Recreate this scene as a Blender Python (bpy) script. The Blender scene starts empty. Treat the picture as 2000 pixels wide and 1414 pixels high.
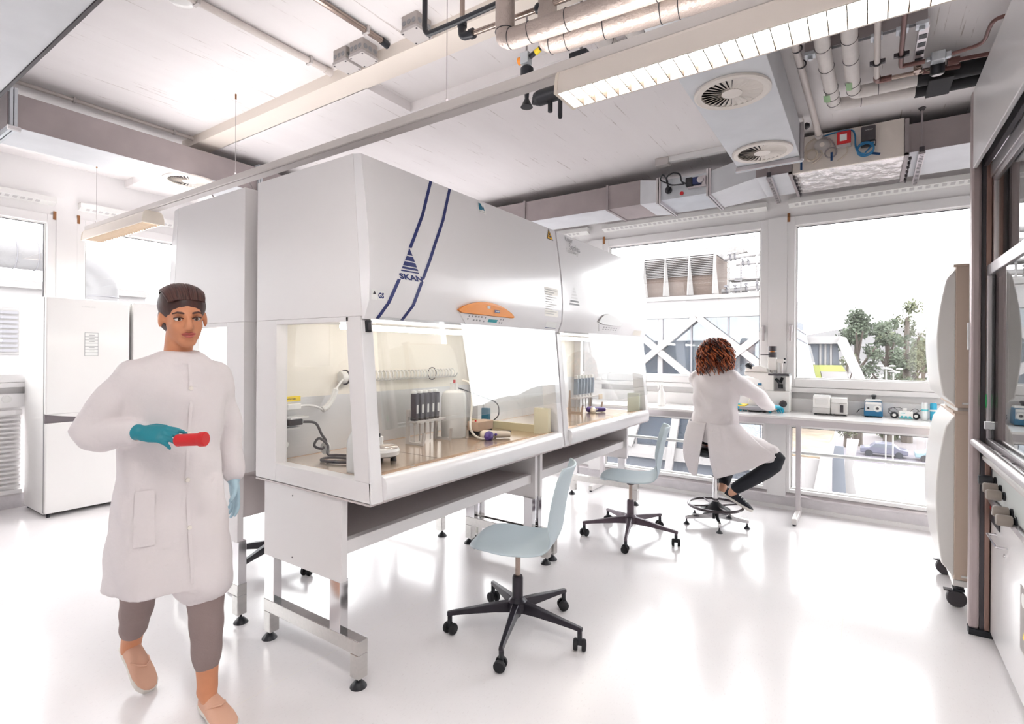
import bpy, bmesh, math, random
from mathutils import Vector, Matrix
random.seed(7)
SC = bpy.context.scene
COL = SC.collection
TMP = bpy.data.scenes.new('workbench')   # scratch scene for evaluating modifiers, removed at the end
# ---------------------------------------------------------------- camera, sky, exposure
F_PX, CX, CY, ROLL, EYE = 1021.0, 1000.0, 688.0, 0.0068, 1.43
YAW = math.atan(688 / 1021.0)
_cam = bpy.data.cameras.new('camera'); cam = bpy.data.objects.new('camera', _cam); COL.objects.link(cam)
_cam.sensor_fit = 'HORIZONTAL'; _cam.sensor_width = 36.0; _cam.lens = 36.0 * F_PX / 2000.0
_cam.shift_y = -(707.0 - CY) / 2000.0
_cam.clip_start = 0.05; _cam.clip_end = 2000
cam.matrix_world = Matrix.Translation((0, 0, EYE)) @ Matrix.Rotation(YAW, 4, 'Z') @ Matrix.Rotation(math.pi / 2, 4, 'X') @ Matrix.Rotation(ROLL, 4, 'Z')
SC.camera = cam
SC.view_settings.view_transform = 'Standard'; SC.view_settings.look = 'None'
SC.view_settings.gamma = 1.0; SC.view_settings.use_curve_mapping = False
SC.view_settings.exposure = 1.8
SC.cycles.max_bounces = 8; SC.cycles.diffuse_bounces = 4; SC.cycles.glossy_bounces = 3
SC.cycles.transparent_max_bounces = 16; SC.cycles.transmission_bounces = 8
SC.cycles.sample_clamp_indirect = 6.0
SC.cycles.caustics_reflective = False; SC.cycles.caustics_refractive = False
SC.cycles.adaptive_threshold = 0.05
SKY_STRENGTH = 3.0
LAMP_STRENGTH = 6.8
W = bpy.data.worlds.new('overcast_sky'); SC.world = W; W.use_nodes = True
def build_sky():
    nt = W.node_tree; nt.nodes.clear()
    out = nt.nodes.new('ShaderNodeOutputWorld'); bg = nt.nodes.new('ShaderNodeBackground')
    tc = nt.nodes.new('ShaderNodeTexCoord'); mp = nt.nodes.new('ShaderNodeMapping'); mp.inputs['Scale'].default_value = (1.0, 1.0, 3.0)
    no = nt.nodes.new('ShaderNodeTexNoise'); no.inputs['Scale'].default_value = 2.2; no.inputs['Detail'].default_value = 6
    rp = nt.nodes.new('ShaderNodeValToRGB')
    rp.color_ramp.elements[0].position = 0.35; rp.color_ramp.elements[0].color = (0.80, 0.80, 0.82, 1)
    rp.color_ramp.elements[1].position = 0.65; rp.color_ramp.elements[1].color = (1.0, 0.99, 0.98, 1)
    L = nt.links.new
    L(tc.outputs['Generated'], mp.inputs['Vector']); L(mp.outputs[0], no.inputs['Vector']); L(no.outputs[0], rp.inputs[0])
    L(rp.outputs[0], bg.inputs['Color']); bg.inputs['Strength'].default_value = SKY_STRENGTH; L(bg.outputs[0], out.inputs[0])
build_sky()

# ---------------------------------------------------------------- materials
def C(r, g, b):
    f = lambda c: (c / 255 / 12.92) if c / 255 <= 0.04045 else ((c / 255 + 0.055) / 1.055) ** 2.4
    return (f(r), f(g), f(b), 1.0)
MATS = {}
def mat(name, col, rough=0.5, metal=0.0, emit=None, strength=0.0, spec=0.5, alpha=1.0, noise=None, bump=None, coat=0.0):
    m = bpy.data.materials.new(name); m.use_nodes = True; nt = m.node_tree
    b = nt.nodes['Principled BSDF']
    b.inputs['Base Color'].default_value = col; b.inputs['Roughness'].default_value = rough; b.inputs['Metallic'].default_value = metal
    b.inputs['Specular IOR Level'].default_value = spec
    if coat: b.inputs['Coat Weight'].default_value = coat; b.inputs['Coat Roughness'].default_value = 0.08
    if emit: b.inputs['Emission Color'].default_value = emit; b.inputs['Emission Strength'].default_value = strength
    if noise or bump:
        tc = nt.nodes.new('ShaderNodeTexCoord')
    if noise:   # (scale vec, amount)
        sc, amt = noise
        mp = nt.nodes.new('ShaderNodeMapping'); mp.inputs['Scale'].default_value = sc if hasattr(sc, '__len__') else (sc, sc, sc)
        n = nt.nodes.new('ShaderNodeTexNoise'); n.inputs['Scale'].default_value = 1.0; n.inputs['Detail'].default_value = 5
        r = nt.nodes.new('ShaderNodeValToRGB')
        c0 = [max(0, c * (1 - amt)) for c in col[:3]] + [1]; c1 = [min(1, c * (1 + amt)) for c in col[:3]] + [1]
        r.color_ramp.elements[0].position = 0.3; r.color_ramp.elements[0].color = c0
        r.color_ramp.elements[1].position = 0.7; r.color_ramp.elements[1].color = c1
        nt.links.new(tc.outputs['Object'], mp.inputs[0]); nt.links.new(mp.outputs[0], n.inputs['Vector'])
        nt.links.new(n.outputs[0], r.inputs[0]); nt.links.new(r.outputs[0], b.inputs['Base Color'])
    if bump:
        sc, st = bump
        mp = nt.nodes.new('ShaderNodeMapping'); mp.inputs['Scale'].default_value = sc if hasattr(sc, '__len__') else (sc, sc, sc)
        n = nt.nodes.new('ShaderNodeTexNoise'); n.inputs['Scale'].default_value = 1.0; n.inputs['Detail'].default_value = 4
        bp = nt.nodes.new('ShaderNodeBump'); bp.inputs['Strength'].default_value = st; bp.inputs['Distance'].default_value = 0.02
        nt.links.new(tc.outputs['Object'], mp.inputs[0]); nt.links.new(mp.outputs[0], n.inputs['Vector'])
        nt.links.new(n.outputs[0], bp.inputs['Height']); nt.links.new(bp.outputs[0], b.inputs['Normal'])
    MATS[name] = m
    return m
def glass(name, tint=(1, 1, 1, 1), ior=1.45, rough=0.0, haze=0.0, haze_col=(0.9, 0.93, 0.95, 1)):
    m = bpy.data.materials.new(name); m.use_nodes = True; nt = m.node_tree; nt.nodes.clear()
    o = nt.nodes.new('ShaderNodeOutputMaterial'); f0 = ((ior-1)/(ior+1))**2*1.7
    lw = nt.nodes.new('ShaderNodeLayerWeight'); lw.inputs[0].default_value = 0.5
    pw = nt.nodes.new('ShaderNodeMath'); pw.operation = 'POWER'; pw.inputs[1].default_value = 5.0
    fr = nt.nodes.new('ShaderNodeMath'); fr.operation = 'MULTIPLY_ADD'; fr.inputs[1].default_value = 1-f0; fr.inputs[2].default_value = f0
    nt.links.new(lw.outputs['Facing'], pw.inputs[0]); nt.links.new(pw.outputs[0], fr.inputs[0])
    t = nt.nodes.new('ShaderNodeBsdfTransparent'); t.inputs[0].default_value = tint
    g = nt.nodes.new('ShaderNodeBsdfGlossy'); g.inputs['Roughness'].default_value = rough
    mx = nt.nodes.new('ShaderNodeMixShader'); L = nt.links.new
    L(fr.outputs[0], mx.inputs[0]); L(t.outputs[0], mx.inputs[1]); L(g.outputs[0], mx.inputs[2])
    last = mx
    if haze:
        d = nt.nodes.new('ShaderNodeBsdfDiffuse'); d.inputs[0].default_value = haze_col
        m2 = nt.nodes.new('ShaderNodeMixShader'); m2.inputs[0].default_value = haze
        L(mx.outputs[0], m2.inputs[1]); L(d.outputs[0], m2.inputs[2]); last = m2
    L(last.outputs[0], o.inputs[0]); MATS[name] = m
    return m
def emitter(name, col, s):
    return mat(name, (0.9, 0.9, 0.9, 1), 0.5, emit=col, strength=s)

# ---------------------------------------------------------------- mesh helpers
ORG = {}
class MB:
    def __init__(s): s.v = []; s.f = []
    def add(s, vs, fs):
        o = len(s.v); s.v += [tuple(v) for v in vs]; s.f += [tuple(i + o for i in f) for f in fs]; return s
    def box(s, x0, x1, y0, y1, z0, z1):
        return s.add([(x0,y0,z0),(x1,y0,z0),(x1,y1,z0),(x0,y1,z0),(x0,y0,z1),(x1,y0,z1),(x1,y1,z1),(x0,y1,z1)],
                     [(0,3,2,1),(4,5,6,7),(0,1,5,4),(1,2,6,5),(2,3,7,6),(3,0,4,7)])
    def cbox(s, c, d, rot=None):
        vs = []
        for dz in (-.5, .5):
            for dx, dy in ((-.5,-.5),(.5,-.5),(.5,.5),(-.5,.5)):
                p = Vector((dx*d[0], dy*d[1], dz*d[2]))
                if rot is not None: p = rot @ p
                vs.append(p + Vector(c))
        return s.add(vs, [(0,3,2,1),(4,5,6,7),(0,1,5,4),(1,2,6,5),(2,3,7,6),(3,0,4,7)])
    def prism(s, pts, axis, a0, a1):
        n = len(pts)
        def P(p, a): return (a, p[0], p[1]) if axis == 'x' else ((p[0], a, p[1]) if axis == 'y' else (p[0], p[1], a))
        vs = [P(p, a0) for p in pts] + [P(p, a1) for p in pts]
        fs = [tuple(range(n)), tuple(range(2*n-1, n-1, -1))] + [(i, i+n, (i+1)%n+n, (i+1)%n) for i in range(n)]
        return s.add(vs, fs)
    def tube(s, path, r, n=10, closed=False, sx=1.0):
        P = [Vector(p) for p in path]; m = len(P)
        R = r if hasattr(r, '__len__') else [r]*m
        T = []
        for i in range(m):
            if closed: t = P[(i+1)%m] - P[i-1]
            else: t = P[min(i+1,m-1)] - P[max(i-1,0)]
            T.append(t.normalized() if t.length > 1e-9 else Vector((0,0,1)))
        ref = Vector((0,0,1)) if abs(T[0].z) < 0.9 else Vector((1,0,0))
        u = T[0].cross(ref).normalized(); vs = []
        for i in range(m):
            u = (u - T[i]*u.dot(T[i]))
            u = u.normalized() if u.length > 1e-6 else T[i].orthogonal().normalized()
            w = T[i].cross(u)
            for k in range(n):
                a = 2*math.pi*k/n
                vs.append(P[i] + (u*math.cos(a)*sx + w*math.sin(a))*R[i])
        fs = []
        for i in range(m if closed else m-1):
            j = (i+1) % m
            for k in range(n):
                fs.append((i*n+k, i*n+(k+1)%n, j*n+(k+1)%n, j*n+k))
        if not closed: fs += [tuple(range(n-1,-1,-1)), tuple((m-1)*n+k for k in range(n))]
        return s.add(vs, fs)
    def lathe(s, prof, c=(0,0,0), axis=(0,0,1), n=24):
        ax = Vector(axis).normalized(); u = ax.orthogonal().normalized(); w = ax.cross(u); c = Vector(c); vs = []; m = len(prof)
        for r, h in prof:
            for k in range(n):
                a = 2*math.pi*k/n
                vs.append(c + ax*h + (u*math.cos(a)+w*math.sin(a))*max(r, 1e-4))
        fs = [(i*n+k, i*n+(k+1)%n, (i+1)*n+(k+1)%n, (i+1)*n+k) for i in range(m-1) for k in range(n)]
        fs += [tuple(range(n-1,-1,-1)), tuple((m-1)*n+k for k in range(n))]
        return s.add(vs, fs)
    def cyl(s, p0, p1, r, n=16): return s.tube([p0, p1], r, n)
    def ell(s, c, rad, nu=16, nv=10, rot=None):
        vs = []; c = Vector(c)
        for j in range(nv+1):
            t = math.pi*j/nv
            for i in range(nu):
                a = 2*math.pi*i/nu
                p = Vector((rad[0]*max(math.sin(t),1e-4)*math.cos(a), rad[1]*max(math.sin(t),1e-4)*math.sin(a), rad[2]*math.cos(t)))
                if rot is not None: p = rot @ p
                vs.append(c+p)
        fs = [(j*nu+i, (j+1)*nu+i, (j+1)*nu+(i+1)%nu, j*nu+(i+1)%nu) for j in range(nv) for i in range(nu)]
        fs += [tuple(range(nu)), tuple(nv*nu+i for i in range(nu-1,-1,-1))]
        return s.add(vs, fs)
    def ring(s, c, R, r, axis=(0,0,1), n=40, k=8, sx=1.0):
        ax = Vector(axis).normalized(); u = ax.orthogonal().normalized(); w = ax.cross(u); c = Vector(c)
        return s.tube([c + (u*math.cos(2*math.pi*i/n)+w*math.sin(2*math.pi*i/n))*R for i in range(n)], r, k, closed=True, sx=sx)
    def loft(s, rings, cap=True):
        n = len(rings[0]); m = len(rings); vs = [p for r in rings for p in r]
        fs = [(i*n+k, i*n+(k+1)%n, (i+1)*n+(k+1)%n, (i+1)*n+k) for i in range(m-1) for k in range(n)]
        if cap: fs += [tuple(range(n-1,-1,-1)), tuple((m-1)*n+k for k in range(n))]
        return s.add(vs, fs)
    def grid(s, rows):
        n = len(rows[0]); m = len(rows)
        return s.add([p for r in rows for p in r], [(i*n+k, i*n+k+1, (i+1)*n+k+1, (i+1)*n+k) for i in range(m-1) for k in range(n-1)])
    def xf(s, M): s.v = [tuple(M @ Vector(v)) for v in s.v]; return s
    def mesh(s, name, off=(0,0,0), smooth=35, recalc=True):
        me = bpy.data.meshes.new(name)
        me.from_pydata([(v[0]-off[0], v[1]-off[1], v[2]-off[2]) for v in s.v], [], s.f)
        if recalc:
            bm = bmesh.new(); bm.from_mesh(me); bmesh.ops.recalc_face_normals(bm, faces=bm.faces); bm.to_mesh(me); bm.free()
        if smooth:
            me.polygons.foreach_set('use_smooth', [True]*len(me.polygons)); me.set_sharp_from_angle(angle=math.radians(smooth))
        me.update(); return me
    def build(s, name, m, parent=None, smooth=35, bev=0.0, local=False, recalc=True):
        off = (0,0,0)
        if parent is not None and not local: off = ORG.get(parent.name, (0,0,0))
        me = s.mesh(name, off, smooth, recalc); me.materials.append(m)
        o = bpy.data.objects.new(name, me); COL.objects.link(o)
        if parent is not None: o.parent = parent; ORG[o.name] = ORG.get(parent.name, (0,0,0))
        if bev:
            b = o.modifiers.new('bevel', 'BEVEL'); b.width = bev; b.segments = 2; b.limit_method = 'ANGLE'; b.angle_limit = math.radians(50)
        return o
def thing(name, label, cat, loc=(0,0,0), rz=0.0, group=None):
    o = bpy.data.objects.new(name, None); COL.objects.link(o); o.empty_display_size = 0.1
    o.location = loc; o.rotation_euler = (0,0,rz); o['label'] = label; o['category'] = cat
    if group: o['group'] = group
    ORG[o.name] = tuple(loc); return o
def tag(o, label, cat, group=None):
    o['label'] = label; o['category'] = cat
    if group: o['group'] = group
    return o
def struct(o): o['kind'] = 'structure'; return o
def sroot(name, loc=(0,0,0)):
    o = bpy.data.objects.new(name, None); COL.objects.link(o); o.location = loc; o['kind'] = 'structure'; ORG[o.name] = tuple(loc); return o
def copy_tree(o, parent=None, label=None):
    c = o.copy(); COL.objects.link(c); c.parent = parent
    if label: c['label'] = label
    ORG[c.name] = ORG.get(o.name, (0,0,0))
    for ch in list(o.children): copy_tree(ch, c)
    return c
def text_mb(body, size, origin, xdir, ydir, depth=0.0008, shear=0.0, align='LEFT', bold=0.0):
    cu = bpy.data.curves.new('lettering', 'FONT'); cu.body = body; cu.size = size; cu.extrude = depth/2; cu.shear = shear; cu.offset = bold
    cu.align_x = align; cu.resolution_u = 2
    ob = bpy.data.objects.new('lettering', cu); TMP.collection.objects.link(ob)
    TMP.view_layers[0].update(); dg = TMP.view_layers[0].depsgraph; me = bpy.data.meshes.new_from_object(ob.evaluated_get(dg))
    x = Vector(xdir).normalized(); y = Vector(ydir).normalized(); z = x.cross(y); o = Vector(origin)
    mb = MB(); mb.add([o + x*v.co.x + y*v.co.y + z*v.co.z for v in me.vertices], [tuple(p.vertices) for p in me.polygons])
    bpy.data.objects.remove(ob); bpy.data.curves.remove(cu); bpy.data.meshes.remove(me)
    return mb
def bez(pts, n=8):
    """smooth curve through points (Catmull-Rom)"""
    P = [Vector(p) for p in pts]; out = []
    for i in range(len(P)-1):
        p0 = P[max(i-1,0)]; p1 = P[i]; p2 = P[i+1]; p3 = P[min(i+2,len(P)-1)]
        for k in range(n):
            t = k/n
            out.append(0.5*((2*p1)+(-p0+p2)*t+(2*p0-5*p1+4*p2-p3)*t*t+(-p0+3*p1-3*p2+p3)*t**3))
    out.append(P[-1]); return out
def rrect(cx, cy, hx, hy, r, n=5):
    pts = []
    for sx, sy, a0 in ((1,1,0),(-1,1,90),(-1,-1,180),(1,-1,270)):
        for k in range(n+1):
            a = math.radians(a0 + 90*k/n)
            pts.append((cx+sx*(hx-r)+r*math.cos(a), cy+sy*(hy-r)+r*math.sin(a)))
    return pts
WHITE = mat('white_enamel', C(238,236,236), 0.32)
WHITE_G = mat('white_gloss', C(236,235,233), 0.18)
FRAME = mat('white_window_frame', C(240,238,238), 0.4)
GREY = mat('galvanised_grey', C(160,152,153), 0.5, 0.2, noise=((6,6,6),0.06))
GALV = mat('galvanised_steel', C(200,205,210), 0.38, 0.6, noise=((5,5,5),0.08))
STEEL = mat('stainless_steel', C(205,203,200), 0.22, 1.0, noise=((60,3,60),0.05))
CHROME = mat('chrome', C(225,224,226), 0.10, 1.0)
ALU = mat('aluminium', C(205,200,202), 0.3, 0.85)
ALU_D = mat('anodised_profile', C(178,165,165), 0.35, 0.5)
BLACK = mat('black_plastic', C(34,36,42), 0.4)
RUBBER = mat('black_rubber', C(28,28,32), 0.7)
DARK = mat('dark_grey_plastic', C(70,66,70), 0.45)
CREAM = mat('cream_panel', C(232,223,214), 0.5)
CABLE_B = mat('blue_cable', C(40,120,170), 0.4)
NAVY = mat('navy_print', C(38,48,110), 0.4)
PAPER = mat('white_paper', C(240,240,238), 0.7)
GREYPRINT = mat('grey_print', C(150,150,152), 0.6)
ORANGE = mat('orange_plastic', C(246,150,48), 0.35)
YELLOW = mat('yellow_plastic', C(245,215,50), 0.45)
RED = mat('red_plastic', C(214,38,44), 0.4)
PALEB = mat('pale_blue_plastic', C(196,210,214), 0.45)
TEAL = mat('teal_glove', C(30,134,150), 0.5)
WGLASS = glass('window_glass', (0.97, 0.98, 0.98, 1), 1.45)
CGLASS = glass('cabinet_glass', (0.96, 0.97, 0.97, 1), 1.5)
HGLASS = glass('hood_glass', (0.85, 0.88, 0.88, 1), 1.9)
LAMP = emitter('lamp_light', (1.0, 0.98, 0.96, 1), LAMP_STRENGTH)
PURPLE = mat('purple_plastic', C(86,62,140), 0.4)
BRONZE = mat('perforated_bronze', C(196,160,126), 0.35, 0.5)
# ---------------------------------------------------------------- room shell
def concrete_ceiling():
    m = mat('painted_concrete', C(222,216,213), 0.75); nt = m.node_tree; b = nt.nodes['Principled BSDF']; L = nt.links.new
    tc = nt.nodes.new('ShaderNodeTexCoord')
    mp = nt.nodes.new('ShaderNodeMapping'); mp.inputs['Scale'].default_value = (42, 1.6, 1)
    n = nt.nodes.new('ShaderNodeTexNoise'); n.inputs['Scale'].default_value = 1; n.inputs['Detail'].default_value = 5; n.inputs['Roughness'].default_value = 0.7
    r = nt.nodes.new('ShaderNodeValToRGB'); r.color_ramp.elements[0].position = 0.625; r.color_ramp.elements[0].color = (0,0,0,1); r.color_ramp.elements[1].position = 0.68; r.color_ramp.elements[1].color = (1,1,1,1)
    mp2 = nt.nodes.new('ShaderNodeMapping'); mp2.inputs['Scale'].default_value = (7, 0.7, 1)
    n2 = nt.nodes.new('ShaderNodeTexNoise'); n2.inputs['Scale'].default_value = 1; n2.inputs['Detail'].default_value = 4
    mx = nt.nodes.new('ShaderNodeMixRGB'); mx.inputs[1].default_value = C(242,238,238); mx.inputs[2].default_value = C(234,229,229)
    mx2 = nt.nodes.new('ShaderNodeMixRGB'); mx2.inputs[2].default_value = C(172,158,150)
    ml = nt.nodes.new('ShaderNodeMath'); ml.operation = 'MULTIPLY'; ml.inputs[1].default_value = 0.7
    L(tc.outputs['Object'], mp.inputs[0]); L(tc.outputs['Object'], mp2.inputs[0]); L(mp.outputs[0], n.inputs['Vector']); L(mp2.outputs[0], n2.inputs['Vector'])
    L(n2.outputs[0], mx.inputs[0]); L(n.outputs[0], r.inputs[0]); L(r.outputs[0], ml.inputs[0]); L(ml.outputs[0], mx2.inputs[0]); L(mx.outputs[0], mx2.inputs[1]); L(mx2.outputs[0], b.inputs['Base Color'])
    bp = nt.nodes.new('ShaderNodeBump'); bp.inputs['Strength'].default_value = 0.25; bp.inputs['Distance'].default_value = 0.01; bp.invert = True
    L(r.outputs[0], bp.inputs['Height']); L(bp.outputs[0], b.inputs['Normal'])
    return m
def vinyl_floor():
    m = mat('speckled_vinyl', C(222,217,215), 0.2, spec=0.5); nt = m.node_tree; b = nt.nodes['Principled BSDF']; L = nt.links.new
    tc = nt.nodes.new('ShaderNodeTexCoord')
    def nz(scale, p0, p1, detail=3):
        mp = nt.nodes.new('ShaderNodeMapping'); mp.inputs['Scale'].default_value = scale
        n = nt.nodes.new('ShaderNodeTexNoise'); n.inputs['Scale'].default_value = 1; n.inputs['Detail'].default_value = detail
        r = nt.nodes.new('ShaderNodeValToRGB'); r.color_ramp.elements[0].position = p0; r.color_ramp.elements[1].position = p1
        L(tc.outputs['Object'], mp.inputs[0]); L(mp.outputs[0], n.inputs['Vector']); L(n.outputs[0], r.inputs[0]); return r
    fine = nz((160, 45, 1), 0.60, 0.74); big = nz((1.3, 1.3, 1), 0.3, 0.7)
    mx = nt.nodes.new('ShaderNodeMixRGB'); mx.inputs[1].default_value = C(242,239,240); mx.inputs[2].default_value = C(237,233,234)
    mx2 = nt.nodes.new('ShaderNodeMixRGB'); mx2.inputs[2].default_value = C(212,205,206)
    ml = nt.nodes.new('ShaderNodeMath'); ml.operation = 'MULTIPLY'; ml.inputs[1].default_value = 0.35
    L(big.outputs[0], mx.inputs[0]); L(fine.outputs[0], ml.inputs[0]); L(ml.outputs[0], mx2.inputs[0]); L(mx.outputs[0], mx2.inputs[1])
    sp = nt.nodes.new('ShaderNodeSeparateXYZ'); L(tc.outputs['Object'], sp.inputs[0])
    ad = nt.nodes.new('ShaderNodeMath'); ad.operation = 'ADD'; ad.inputs[1].default_value = 2.09 + 20
    md = nt.nodes.new('ShaderNodeMath'); md.operation = 'MODULO'; md.inputs[1].default_value = 2.0
    lt = nt.nodes.new('ShaderNodeMath'); lt.operation = 'LESS_THAN'; lt.inputs[1].default_value = 0.004
    L(sp.outputs['X'], ad.inputs[0]); L(ad.outputs[0], md.inputs[0]); L(md.outputs[0], lt.inputs[0])
    mx3 = nt.nodes.new('ShaderNodeMixRGB'); mx3.inputs[2].default_value = C(240,236,232); L(lt.outputs[0], mx3.inputs[0]); L(mx2.outputs[0], mx3.inputs[1])
    L(mx3.outputs[0], b.inputs['Base Color'])
    rr = nz((2.2, 2.2, 1), 0.2, 0.8, 5); mr = nt.nodes.new('ShaderNodeMapRange'); mr.inputs[3].default_value = 0.13; mr.inputs[4].default_value = 0.24
    L(rr.outputs[0], mr.inputs[0]); L(mr.outputs[0], b.inputs['Roughness'])
    bp = nt.nodes.new('ShaderNodeBump'); bp.inputs['Strength'].default_value = 0.06; bp.inputs['Distance'].default_value = 0.004
    nb = nt.nodes.new('ShaderNodeTexNoise'); nb.inputs['Scale'].default_value = 5; nb.inputs['Detail'].default_value = 3
    L(tc.outputs['Object'], nb.inputs['Vector']); L(nb.outputs[0], bp.inputs['Height']); L(bp.outputs[0], b.inputs['Normal'])
    return m
M_CEIL = concrete_ceiling(); M_FLOOR = vinyl_floor()
M_WALL = mat('white_wall', C(240,238,238), 0.6)
M_CONC = mat('fair_faced_concrete', C(216,212,215), 0.7, noise=((9,9,9),0.08), bump=((60,60,60),0.15))
M_BEAM = mat('cream_painted_beam', C(234,224,214), 0.6)
M_WOOD = mat('brown_hinge_plate', C(150,100,60), 0.5)
XL, YF, ZC, ZF = -6.33, 5.42, 3.17, 3.10        # left glass wall, far glass wall, near and far ceiling heights
struct(MB().box(-6.7, 1.75, -2.7, 5.6, -0.12, 0.0).build('floor', M_FLOOR, smooth=0))
cb = MB().box(-6.7, 1.75, -2.7, 2.23, ZC, 3.45).box(-6.7, 1.75, 2.62, 5.7, ZF, 3.45).box(-6.7, -2.63, 2.23, 2.62, ZF, 3.45).box(-2.63, 1.75, 2.23, 2.62, 3.165, 3.45)
struct(cb.build('ceiling', M_CEIL, smooth=0))
struct(MB().box(-4.72, 1.75, 2.069, 2.235, 3.10, 3.18).build('trim_1', M_BEAM, smooth=0))
struct(MB().box(1.50, 1.75, -2.7, 5.6, 0, 3.3).build('wall_right', M_WALL, smooth=0))
struct(MB().box(-6.7, 1.75, -2.8, -2.6, 0, 3.3).build('wall_back', M_WALL, smooth=0))
struct(MB().box(-6.7, 1.75, YF, 5.62, 0, 0.12).build('baseboard_far', M_CONC, smooth=0))
struct(MB().box(-6.62, XL, -2.7, 5.6, 0, 0.12).build('baseboard_left', M_CONC, smooth=0))
struct(MB().box(XL+0.0, 1.5, YF-0.012, YF, 0, 0.035).build('trim_2', M_WALL, smooth=0))

# glass walls are built in a wall frame: u along the wall, w outwards, z up
def wall_xf(side):
    if side == 'far': return lambda u, w, z: (u, YF + w, z)
    return lambda u, w, z: (XL - w, u, z)
def wbox(mb, X, u0, u1, w0, w1, z0, z1):
    a = X(u0, w0, z0); b = X(u1, w1, z1)
    return mb.box(min(a[0],b[0]), max(a[0],b[0]), min(a[1],b[1]), max(a[1],b[1]), z0, z1)
wcount = [0]
def window_unit(side, u0, u1, z0, z1, handle=None, hinge=None, bw=0.065, bb=0.075, bt=0.08):
    X = wall_xf(side); wcount[0] += 1
    org = X((u0+u1)/2, 0.03, z0); r = sroot('window_%d' % wcount[0], org)
    fr = MB()
    wbox(fr, X, u0, u0+bw, -0.015, 0.06, z0, z1); wbox(fr, X, u1-bw, u1, -0.015, 0.06, z0, z1)
    wbox(fr, X, u0+bw, u1-bw, -0.015, 0.06, z0, z0+bb); wbox(fr, X, u0+bw, u1-bw, -0.015, 0.06, z1-bt, z1)
    fr.build('window_frame', FRAME, r, smooth=0, bev=0.004)
    bd = MB(); g = 0.012
    for a in ((u0+bw, u0+bw+g, z0+bb, z1-bt), (u1-bw-g, u1-bw, z0+bb, z1-bt), (u0+bw+g, u1-bw-g, z0+bb, z0+bb+g), (u0+bw+g, u1-bw-g, z1-bt-g, z1-bt)):
        wbox(bd, X, a[0], a[1], 0.02, 0.05, a[2], a[3])
    bd.build('glazing_bead', WHITE_G, r, smooth=0)
    gk = MB(); h = 0.005
    for a in ((u0+bw+g, u0+bw+g+h, z0+bb+g, z1-bt-g), (u1-bw-g-h, u1-bw-g, z0+bb+g, z1-bt-g), (u0+bw+g, u1-bw-g, z1-bt-g-h, z1-bt-g)):
        wbox(gk, X, a[0], a[1], 0.028, 0.045, a[2], a[3])
    gk.build('gasket', DARK, r, smooth=0)
    wbox(MB(), X, u0+bw+g, u1-bw-g, 0.036, 0.04, z0+bb+g, z1-bt-g).build('pane', WGLASS, r, smooth=0)
    if handle:
        u = u0+0.035 if handle == 'l' else u1-0.035
        hd = MB(); wbox(hd, X, u-0.015, u+0.015, -0.028, -0.015, 1.63, 1.70); wbox(hd, X, u-0.011, u+0.011, -0.055, -0.028, 1.655, 1.68); wbox(hd, X, u-0.012, u+0.012, -0.062, -0.045, 1.55, 1.69)
        hd.build('handle', ALU, r, smooth=0, bev=0.004)
    for hu in (hinge or ()):
        u = u0+0.012 if hu == 'l' else u1-0.012
        wbox(MB(), X, u-0.012, u+0.012, -0.022, -0.015, z1-0.045, z1+0.035).build('hinge', M_WOOD, r, smooth=0, bev=0.003)
    return r
def glass_wall(side, cents, ends):
    X = wall_xf(side); h = 0.078
    w = MB()
    L0, L1 = ends
    wbox(w, X, L0, L1, 0.0, 0.14, 2.69, 3.3)                       # header
    wbox(w, X, L0, L1, 0.035, 0.14, 0.79, 1.13)                     # spandrel behind the bench
    for c in cents: wbox(w, X, c-h, c+h, -0.02, 0.13, 0.12, 2.70)  # mullion posts
    o = struct(w.build('wall_' + side, FRAME, smooth=0))
    s = MB()
    pr = [(-0.005, 0.115), (-0.005, 0.13), (0.03, 0.19), (0.12, 0.19), (0.12, 0.115)]
    pts = [X(0, a, b) for a, b in pr]
    if side == 'far': s.prism([(p[1], p[2]) for p in pts], 'x', L0, L1)
    else: s.prism([(p[0], p[2]) for p in pts], 'y', L0, L1)
    s.build('window_board', ALU, o, smooth=0)
    wbox(MB(), X, L0, L1, -0.03, 0.05, 1.085, 1.128).build('sill_board', FRAME, o, smooth=0, bev=0.004)
    wbox(MB(), X, L0, L1, -0.04, 0.035, 0.905, 1.03).build('cable_trunking', WHITE, o, smooth=0, bev=0.006)
    return o
CF = [-6.165, -4.335, -2.505, -0.672, 1.158]; CLF = [-1.903, -0.073, 1.757, 3.587]
wall_far = glass_wall('far', CF, (-6.5, 1.75)); wall_left = glass_wall('left', CLF, (-2.7, 5.5))
for i in range(4):
    window_unit('far', CF[i]+0.078, CF[i+1]-0.078, 1.13, 2.69, handle='r' if i == 2 else 'l', hinge='l')
    window_unit('far', CF[i]+0.078, CF[i+1]-0.078, 0.16, 0.80, bw=0.03, bb=0.03, bt=0.03)
for i in range(3):
    window_unit('left', CLF[i]+0.078, CLF[i+1]-0.078, 1.13, 2.69, hinge='r' if i == 1 else 'l')
window_unit('left', CLF[3]+0.078, 5.40, 1.13, 2.69)
M_SLOT = mat('slot_shadow', C(196,193,194), 0.7)
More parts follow.
